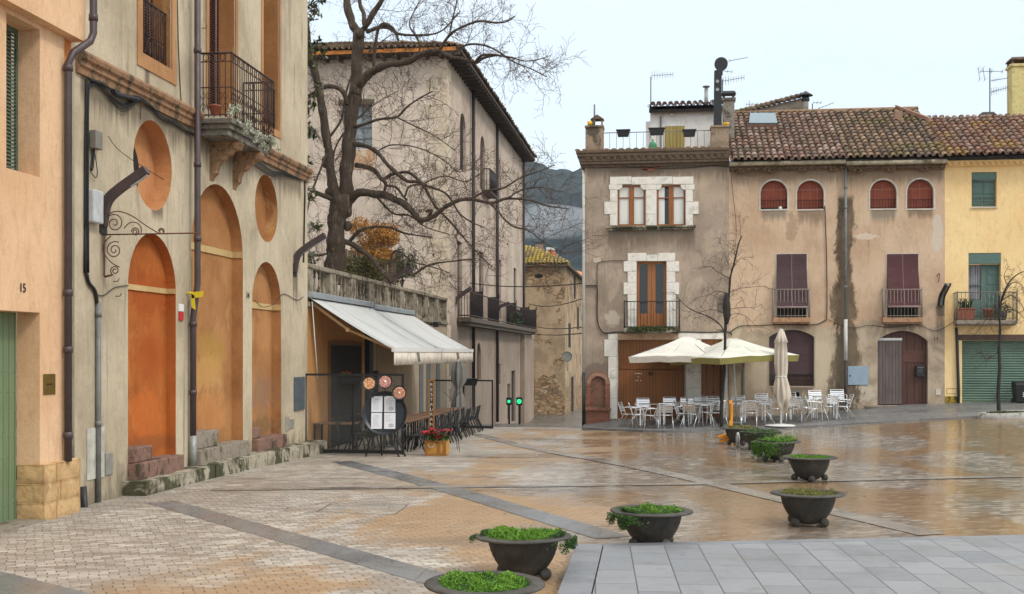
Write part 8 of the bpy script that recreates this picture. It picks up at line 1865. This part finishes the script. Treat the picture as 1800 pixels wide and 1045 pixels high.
# yellow post, orange piece, small bollard
p = Vector(onD(1285, 750, 37.4)); p.z = zs(p.x, p.y); h = (752 - 698) * 37.4 / F; mb = MB(); mb.hexa([(p.x - .05, p.y - .05, p.z), (p.x + .045, p.y - .05, p.z), (p.x + .045, p.y + .05, p.z), (p.x - .05, p.y + .05, p.z), (p.x - .065, p.y - .05, p.z + h), (p.x - .0, p.y - .05, p.z + h), (p.x - .0, p.y + .05, p.z + h), (p.x - .065, p.y + .05, p.z + h)]); mb.tube([(p.x - .03, p.y, p.z + h - .02), (p.x + .0, p.y, p.z + h + .02), (p.x + .04, p.y, p.z + h - .12), (p.x + .04, p.y, p.z + .1)], .02, 6)
t = thing('yellow_post', 'bright yellow post beside the street tree at the edge of the cafe', 'post', p); mb.build('post', simple('signal_yellow', c8(238, 160, 20), .45, 0, .15, 6), t, bevel=.008); mb = MB(); mb.box(p.x - .05, p.x - .02, p.y - .056, p.y - .051, p.z + .35, p.z + h - .1); mb.build('slot', M['dark_in'], t)
p = Vector(onZ(1276, 779, .0)); p.z = zg(p.x, p.y); mb = MB()
for dz, dx in ((.03, .02), (.14, -.03)): mb.hexa([(p.x - .2 + dx, p.y - .1, p.z + dz), (p.x + .12 + dx, p.y - .1, p.z + dz), (p.x + .12 + dx, p.y + .1, p.z + dz), (p.x - .2 + dx, p.y + .1, p.z + dz), (p.x - .2 + dx, p.y - .08, p.z + dz + .05), (p.x + .12 + dx, p.y - .08, p.z + dz + .15), (p.x + .12 + dx, p.y + .08, p.z + dz + .15), (p.x - .2 + dx, p.y + .08, p.z + dz + .05)])
tag(mb.build('barrier_foot', simple('orange_plastic', c8(240, 150, 20), .5, 0, .15, 6), loc=p, bevel=.015), 'orange plastic barrier foot lying by the farthest planter bowl', 'barrier foot')
p = Vector(onZ(1297, 787, 0)); p.z = zg(p.x, p.y); mb = MB(); mb.lathe([(.001, 0), (.055, 0), (.055, .3), (.04, .36), (.02, .4), (.001, .4)], p, 14); tag(mb.build('bollard', simple('pale_bollard', c8(170, 170, 166), .25, .3, .2, 6), loc=p), 'short pale bollard in front of the two farthest planter bowls', 'bollard')
# wheelie bin
Yb = 41.55; X = onY(1793, 700, Yb)[0]; zb = zs(X, Yb); t = thing('wheelie_bin', 'black wheelie bin in front of the green roller door', 'bin', (X, Yb, zb)); mb = MB(); mb.hexa([(X - .17, Yb - .2, zb + .03), (X + .17, Yb - .2, zb + .03), (X + .17, Yb + .2, zb + .03), (X - .17, Yb + .2, zb + .03), (X - .22, Yb - .27, zb + .6), (X + .22, Yb - .27, zb + .6), (X + .22, Yb + .25, zb + .6), (X - .22, Yb + .25, zb + .6)]); mb.build('body', M['black'], t, bevel=.02)
mb = MB(); mb.hexa([(X - .23, Yb - .29, zb + .605), (X + .23, Yb - .29, zb + .605), (X + .23, Yb + .27, zb + .605), (X - .23, Yb + .27, zb + .605), (X - .2, Yb - .25, zb + .66), (X + .2, Yb - .25, zb + .66), (X + .2, Yb + .24, zb + .72), (X - .2, Yb + .24, zb + .72)]); mb.build('lid', M['black'], t, bevel=.015)
for s in (-1, 1): mb = MB(); mb.tube([(X + s * .16, Yb + .2, zb + .07), (X + s * .22, Yb + .2, zb + .07)], .07, 14); mb.build('wheel', M['black'], t)
mb = MB(); fb_ = Frame('Y', Yb - .25); [mb.fbox(fb_, X + .02, X + .12, zb + z, zb + z + .035, 0, .012) for z in (.2, .26, .32)]; mb.build('sticker', M['white'], t)
# ================================================================== RESTAURANT FURNITURE
def dark_chair():
    t = thing('slat_chair', '', 'chair', (0, 0, 0)); m = M['black']
    for sx_ in (-1, 1):
        mb = MB(); mb.tube([(sx_ * .25, -.26, 0), (sx_ * .19, -.16, .44)], .018, 6); mb.build('leg', m, t)
        mb = MB(); mb.tube([(sx_ * .24, .34, 0), (sx_ * .2, .15, .44), (sx_ * .21, .24, .86)], .018, 6); mb.build('leg', m, t)
    mb = MB(); mb.box(-.22, .22, -.2, .2, .43, .465); mb.build('seat', m, t, bevel=.01); mb = MB()
    for k in range(5): z = .53 + k * .07; y = .175 + (z - .5) * .22; mb.box(-.21, .21, y, y + .018, z, z + .04)
    mb.build('backrest', m, t); return t
dc = dark_chair(); fst = True; k = 0
spots = [(-6.62 + .05 * math.sin(i * 2.1), 30.6 + i * .69, 90) for i in range(15)]
names = ['nearest the menu stand'] + ['%s from the menu stand' % o for o in ordn[1:15]]
for i, (X, Y, rz_) in enumerate(spots):
    lab = 'black slat backed chair in the outer row under the awnings, ' + names[i]; loc = (X, Y, zg(X, Y)); 
    if fst: dc.location = loc; dc.rotation_euler = (0, 0, R(-rz_)); dc['label'] = lab; dc['group'] = 'black chairs of the restaurant terrace'; fst = False
    else: dup(dc, loc, R(-rz_ + random.uniform(-5, 5)), lab, 'black chairs of the restaurant terrace')
for i, (X, Y) in enumerate([(-8.45, 30.5), (-8.35, 31.3), (-8.3, 32.2), (-8.2, 33.2)]): dup(dc, (X, Y, zg(X, Y)), R(90), 'black slat backed chair behind the glass screen, %s from the front' % ordn[i], 'black chairs of the restaurant terrace')
tt = None
for i in range(8):
    Y = 30.95 + i * 1.28; X = -7.4; lab = 'wooden topped restaurant table in the row under the awnings, %s from the menu stand' % ordn[i]; loc = (X, Y, zg(X, Y))
    if tt is None:
        tt = thing('wood_table', lab, 'table', (0, 0, 0), 'wooden tables under the awnings'); mb = MB(); mb.box(-.4, .4, -.55, .55, .73, .765); mb.build('tabletop', wood('table_wood', c8(140, 108, 84), 'Y', .14, .5, .7, 'X', .1), tt, bevel=.006)
        for sx_ in (-1, 1):
            for sy_ in (-1, 1): mb = MB(); mb.box(sx_ * .34 - .02, sx_ * .34 + .02, sy_ * .48 - .02, sy_ * .48 + .02, 0, .729); mb.build('leg', M['black'], tt)
        tt.location = loc
    else: dup(tt, loc, 0, lab)
X = onY(590, 740, 30.9)[0]; dup(tt, (X, 30.9, zg(X, 30.9)), R(90), 'small wooden topped table behind the glass screen, by the barred gate')
# menu stand: big paella pan on splayed legs, menus and three small pans
c0 = Vector(onD(677, 727, 29.6)); t = thing('menu_stand', 'giant black pan on splayed legs carrying four white menu sheets', 'menu stand', (c0.x, c0.y, zg(c0.x, c0.y))); zb = zg(c0.x, c0.y); Rb = 39 * 29.6 / F
class Tilt:   # local frame: x right, z up, leaned back a little, facing the camera
    def __init__(s, c, lean=8, yaw=8): s.c = c; a, b = R(lean), R(yaw); s.r = Vector((math.cos(b), math.sin(b), 0)); s.f = Vector((math.sin(b), -math.cos(b), 0)); s.u = (Vector((0, 0, 1)) * math.cos(a) - s.f * math.sin(a)); s.n = s.r.cross(s.u) * 1.0; s.n = s.n if s.n.dot(s.f) > 0 else -s.n
    def p(s, x, z, d=0): return s.c + s.r * x + s.u * z + s.n * d
def pan(mb, T_, cx, cz, r, depth, n=40):
    prof = [(.0001, 0), (r * .86, 0), (r * .97, depth), (r, depth), (r, depth - .02), (r * .9, -.02), (.0001, -.02)]; i0 = len(mb.v)
    for (rr, d) in prof:
        for k in range(n): a = 2 * math.pi * k / n; mb.v.append(T_.p(cx + rr * math.cos(a), cz + rr * math.sin(a), d))
    for i in range(len(prof) - 1):
        for k in range(n): k2 = (k + 1) % n; mb.f.append((i0 + i * n + k, i0 + i * n + k2, i0 + (i + 1) * n + k2, i0 + (i + 1) * n + k)); mb.sm.append(i in (1, 4)); mb.tint.append(.5)
TT = Tilt(c0); PANM = simple('pan_steel', (.035, .04, .045), .38, .5, .3, 2.5)
mb = MB(); pan(mb, TT, 0, 0, Rb, .09); pn = mb.build('pan', PANM, t)
for (a, sgn) in ((-35, 1), (215, 1)):
    mb = MB(); aa = R(a); q = TT.p(Rb * math.cos(aa), Rb * math.sin(aa), .03); o = TT.r * math.cos(aa) + TT.u * math.sin(aa); s_ = TT.r * -math.sin(aa) + TT.u * math.cos(aa); mb.tube(smooth_path([q - s_ * .07, q - s_ * .08 + o * .08, q + s_ * .08 + o * .08, q + s_ * .07]), .007, 6); mb.build('handle', M['pipe_grey'], pn)
for (x0, x1, yy) in ((654, 644, -.12), (669, 665, .35), (684, 704, -.12), (693, 712, .1)):
    mb = MB(); a = TT.p((x0 - 677) * 29.6 / F, -Rb * .85, -.06); b = Vector(onD(x1, 798, 29.6)); mb.tube([a, (b.x, c0.y + yy, zb)], .022, 6); mb.build('leg', M['black'], t)
PAP = simple('paper', (.74, .76, .80), .6, 0, .05, 3, dark=.9); INK = simple('ink', (.25, .26, .28), .7)
for (x0, x1, y0, y1, sk) in ((653, 672.5, 697, 725, 0), (675.5, 695, 697, 725, 1), (653, 672, 726.5, 754.5, 0), (675.8, 695.5, 726.5, 754.5, 1)):
    q = lambda x, y, d: TT.p((x - 677) * 29.6 / F, (727 - y) * 29.6 / F, d); mb = MB(); mb.hexa([q(x0, y1, .04), q(x1, y1, .04), q(x1, y1, .05), q(x0, y1, .05), q(x0, y0, .04), q(x1, y0, .04), q(x1, y0, .05), q(x0, y0, .05)]); sh = mb.build('menu_sheet', PAP, t)
    mb = MB(); 
    def bar(xa, xb, y, h=.35): mb.quad(q(xa, y + h, .0515), q(xb, y + h, .0515), q(xb, y, .0515), q(xa, y, .0515))
    rr = random.Random(int(x0 + y0))
    if not sk: bar(x0 + 6, x0 + 13, y0 + 5, .9)
    for i in range(9 if not sk else 7): bar(x0 + 3, x0 + 3 + rr.uniform(7, 13), y0 + (8 if not sk else 4) + i * 1.9, .3)
    if sk:
        for r_ in (1.4, 2.4, 3.4):
            P = [q(x0 + 12 + r_ * 1.3 * math.cos(a), y0 + 22 + r_ * .9 * math.sin(a), .052) for a in [k * math.pi / 8 for k in range(17)]]; mb.tube(P, .0035, 3)
    mb.build('print', INK, sh, rec=False)
def foodmat(name, a, b, c):
    m = NM(name, .5, .4); w = m.world(); v = m.voro(26, vec=w); m.col(m.ramp(v, [(.1, a), (.4, b), (.7, c)])); m.bump(v, .01, .5); return m.m
foods = [foodmat('rice_orange', c8(244, 222, 180), c8(216, 160, 100), c8(190, 120, 70)), foodmat('rice_pink', c8(240, 214, 200), c8(214, 160, 148), c8(180, 110, 104)), foodmat('rice_peach', c8(240, 220, 190), c8(222, 180, 150), c8(196, 136, 116))]
for i, (x, y, lab) in enumerate(((649, 674.5, 'small black pan of orange rice at the upper left of the menu stand'), (677, 671.5, 'small black pan with a ring of prawns at the top of the menu stand'), (702, 691, 'small black pan with radiating prawns at the upper right of the menu stand'))):
    c = Vector(onD(x, y, 29.4)); T2 = Tilt(c); r_ = 13 * 29.4 / F; t2 = thing('small_pan', lab, 'pan', c); mb = MB(); pan(mb, T2, 0, 0, r_, .035, 28); p2 = mb.build('pan', M['black'], t2)
    mb = MB(); n = 24; P = [T2.p(r_ * .8 * math.cos(2 * math.pi * k / n), r_ * .8 * math.sin(2 * math.pi * k / n), .012) for k in range(n)]; mb.mesh([T2.p(0, 0, .02)] + P, [(0, 1 + k, 1 + (k + 1) % n) for k in range(n)], True); mb.build('rice', foods[i], t2, rec=False)
    mb = MB(); nn = 12 if i == 2 else 9
    for k in range(nn):
        a = 2 * math.pi * k / nn + .2; r0_, r1_ = (.2, .7) if i == 2 else (.5, .72)
        mb.tube([T2.p(r_ * r0_ * math.cos(a), r_ * r0_ * math.sin(a), .026), T2.p(r_ * r1_ * math.cos(a + .12), r_ * r1_ * math.sin(a + .12), .03)], [.012, .018], 5)
    mb.build('prawns', simple('prawn%d' % i, [c8(225, 205, 190), c8(210, 150, 140), c8(216, 150, 124)][i], .5), t2)
    if i: mb = MB(); mb.ball(T2.p(0, 0, .03), r_ * .17, 8); mb.build('lemon', simple('lemon%d' % i, c8(245, 240, 215), .5), t2)
    mb = MB(); aa = R([200, -10, 40][i]); q_ = T2.p(r_ * math.cos(aa), r_ * math.sin(aa), .02); o = T2.r * math.cos(aa) + T2.u * math.sin(aa); s_ = T2.r * -math.sin(aa) + T2.u * math.cos(aa); mb.tube([q_ - s_ * .05, q_ - s_ * .05 + o * .07, q_ + s_ * .05 + o * .07, q_ + s_ * .05], .006, 5); mb.build('handle', M['black'], p2)
mb = MB(); 
for x, y in ((649, 687), (677, 684), (702, 703)): mb.tube([Vector(onD(x, y, 29.5)), TT.p((x - 677) * .55 * 29.6 / F, Rb * .5, -.05)], .012, 5)
mb.build('bracket', M['black'], t)
# tall chalk sign on a crate
d_ = 29.9; c = onD(765, 795, d_); zb = zg(c.x, c.y); k_ = d_ / F; fs_ = Frame('Y', c.y)
cr = thing('crate', 'honey coloured wooden crate with a rope handle beside the menu stand', 'crate', (c.x, c.y, zb)); mb = MB(); x0, x1, xm_ = c.x - 18 * k_, c.x + 19 * k_, c.x + 7 * k_; z1 = zb + 27 * k_
mb.box(x0, x1, c.y, c.y + .5, zb + .02, z1 - .02); mb.build('box', wood('crate_wood', c8(196, 142, 66), 'X', .0, .55, .7), cr, bevel=.006)
mb = MB()
for a, b in ((x0 - .01, x0 + .05), (x1 - .05, x1 + .01), (xm_ - .03, xm_ + .03)): mb.box(a, b, c.y - .02, c.y, zb, z1)
mb.box(x0 - .015, x1 + .015, c.y - .028, c.y - .021, zb, zb + .06); mb.box(x0 - .015, x1 + .015, c.y - .028, c.y - .021, z1 - .05, z1); mb.build('batten', wood('crate_batten', c8(160, 110, 52), 'Z', 0, .6), cr)
mb = MB(); hx = x0 + 11 * k_; mb.tube(smooth_path([(hx - 5 * k_, c.y - .02, z1 - 6 * k_), (hx - 3 * k_, c.y - .05, z1 - 11 * k_), (hx + 3 * k_, c.y - .05, z1 - 11 * k_), (hx + 7 * k_, c.y - .02, z1 - 6 * k_)]), .011, 6); mb.build('rope_handle', simple('rope', c8(225, 215, 195), .8), cr)
poinsettia((c.x + .04, c.y + .1, z1 - .02), .34, 'bright red poinsettia growing in the wooden crate', n=16)
sg = thing('chalk_sign', 'tall narrow wood framed chalkboard with white lettering rising from the crate', 'sign', (c.x - .2, c.y + .3, z1)); sx0, sx1 = c.x - 16 * k_, c.x - 6 * k_; zt_ = zb + 134 * k_; Yg_ = c.y + .3
mb = MB(); mb.box(sx0, sx0 + .035, Yg_, Yg_ + .06, zb, zt_); mb.box(sx1 - .035, sx1, Yg_, Yg_ + .06, zb, zt_); mb.box(sx0 + .036, sx1 - .036, Yg_ + .001, Yg_ + .059, zt_ - .05, zt_); mb.build('frame', wood('sign_frame', c8(150, 108, 60), 'Z', 0, .6), sg)
mb = MB(); mb.box(sx0 + .036, sx1 - .036, Yg_ + .03, Yg_ + .05, z1, zt_ - .051); mb.build('board', M['black'], sg); fs_ = Frame('Y', Yg_ + .03)
for i, ch in enumerate('RESTAURANT'): text_on(fs_, ch, (sx0 + sx1) / 2, zt_ - .14 - i * .128, .085, .004, M['white'], sg, 'letter')
# folded grey parasol and thin tripod under the awning
Y = 37.2; X = onY(806, 700, Y)[0]; zb = zg(X, Y); t = thing('folded_parasol', 'folded grey parasol standing among the restaurant tables', 'parasol', (X, Y, zb)); mb = MB(); n = 40; vs = []; prof = [(636, .12), (650, .2), (668, .22), (682, .1), (684, .09), (700, .17), (716, .2)]
for i, (y, r_) in enumerate(prof):
    for k in range(n): a = 2 * math.pi * k / n; f = 1 + .22 * math.sin(a * 7 + i * .2); vs.append((X + r_ * f * math.cos(a), Y + r_ * f * math.sin(a), onY(806, y, Y)[2]))
mb.mesh(vs, [(i * n + k, i * n + (k + 1) % n, (i + 1) * n + (k + 1) % n, (i + 1) * n + k) for i in range(len(prof) - 1) for k in range(n)], True); mb.build('cloth', clothmat('grey_cloth', c8(120, 118, 112)), t, rec=False); mb = MB(); mb.tube([(X, Y, zb), (X, Y, onY(806, 632, Y)[2])], .025, 8); mb.build('pole', M['steel'], t)
p = onD(796, 795, 31.5); zb = zg(p.x, p.y); t = thing('easel', 'thin black metal tripod at the outer edge of the restaurant tables', 'easel', (p.x, p.y, zb)); top = Vector((p.x - .05, p.y + .2, zb + 1.35)); mb = MB()
for q in ((p.x + .2, p.y - .05, zb), (p.x - .25, p.y, zb), (p.x, p.y + .7, zb)): mb.tube([top, q], .009, 5)
mb.build('legs', M['black'], t); mb = MB(); mb.tube([top + Vector((-.22, 0, .25)), top, top + Vector((.2, 0, .25))], .009, 5); mb.build('arms', M['black'], t)
# cover frame set in the paving, litter
pts = [gp(582, 886), gp(716, 889), gp(694, 905), gp(556, 901)]; mb = MB()
for a, b in zip(pts, pts[1:] + pts[:1]):
    a = Vector(a) + Vector((0, 0, .006)); b = Vector(b) + Vector((0, 0, .006)); t_ = (b - a).normalized(); nn = Vector((-t_.y, t_.x, 0)) * .009; mb.quad(a - nn, b - nn, b + nn, a + nn)
struct(mb.build('access_cover', simple('cover_steel', (.12, .11, .10), .5)))
mb = MB(); rnd = random.Random(12)
for _ in range(260):
    x, y = rnd.uniform(-8.6, 9), rnd.uniform(13, 36); s = rnd.uniform(.02, .05); a = rnd.uniform(0, 6.28); z = zg(x, y) + .012; d = Vector((math.cos(a), math.sin(a), rnd.uniform(-.1, .25))) * s; e = Vector((-math.sin(a), math.cos(a), rnd.uniform(-.1, .2))) * s * .4; mb.ct = rnd.random(); c = Vector((x, y, z + .01)); mb.quad(c - d, c - e, c + d, c + e)
struct(mb.build('fallen_leaves', leafmat('litter', (.06, .035, .02), (.2, .13, .07)), rec=False), 'stuff')
mb = MB(); mb.ball((-56, 520, 61), 1, 10, (30, 40, 7)); mc = mb.build('mist_cloud', M['white'], loc=(-56, 520, 61)); struct(mc, 'stuff'); mm = bpy.data.materials.new('mist'); mm.use_nodes = True; n_ = mm.node_tree.nodes; n_.clear(); L_ = mm.node_tree.links
vo = n_.new('ShaderNodeVolumePrincipled'); vo.inputs['Color'].default_value = (.9, .95, 1, 1); tcn = n_.new('ShaderNodeTexCoord'); nn_ = n_.new('ShaderNodeTexNoise'); nn_.inputs['Scale'].default_value = .05; nn_.inputs['Detail'].default_value = 3; L_.new(tcn.outputs['Object'], nn_.inputs[0]); mr_ = n_.new('ShaderNodeMapRange'); mr_.inputs[1].default_value = .42; mr_.inputs[2].default_value = .7; mr_.inputs[3].default_value = 0; mr_.inputs[4].default_value = .035; L_.new(nn_.outputs[0], mr_.inputs[0]); L_.new(mr_.outputs[0], vo.inputs['Density'])
ou = n_.new('ShaderNodeOutputMaterial'); L_.new(vo.outputs[0], ou.inputs['Volume']); mc.data.materials.clear(); mc.data.materials.append(mm)
# ================================================================== HAZE (air between the square and the hill)
mb = MB(); mb.box(-460, 320, -70, 960, -5.5, 190); hz_ = mb.build('haze', M['white']); struct(hz_, 'stuff'); hm = bpy.data.materials.new('haze_air'); hm.use_nodes = True; n_ = hm.node_tree.nodes; n_.clear(); vo = n_.new('ShaderNodeVolumePrincipled'); vo.inputs['Color'].default_value = (.72, .84, .95, 1); vo.inputs['Density'].default_value = .0002; vo.inputs['Anisotropy'].default_value = 0
ou = n_.new('ShaderNodeOutputMaterial'); hm.node_tree.links.new(vo.outputs[0], ou.inputs['Volume']); hz_.data.materials.clear(); hz_.data.materials.append(hm)
for o in bpy.data.objects:
    if '_org' in o: del o['_org']
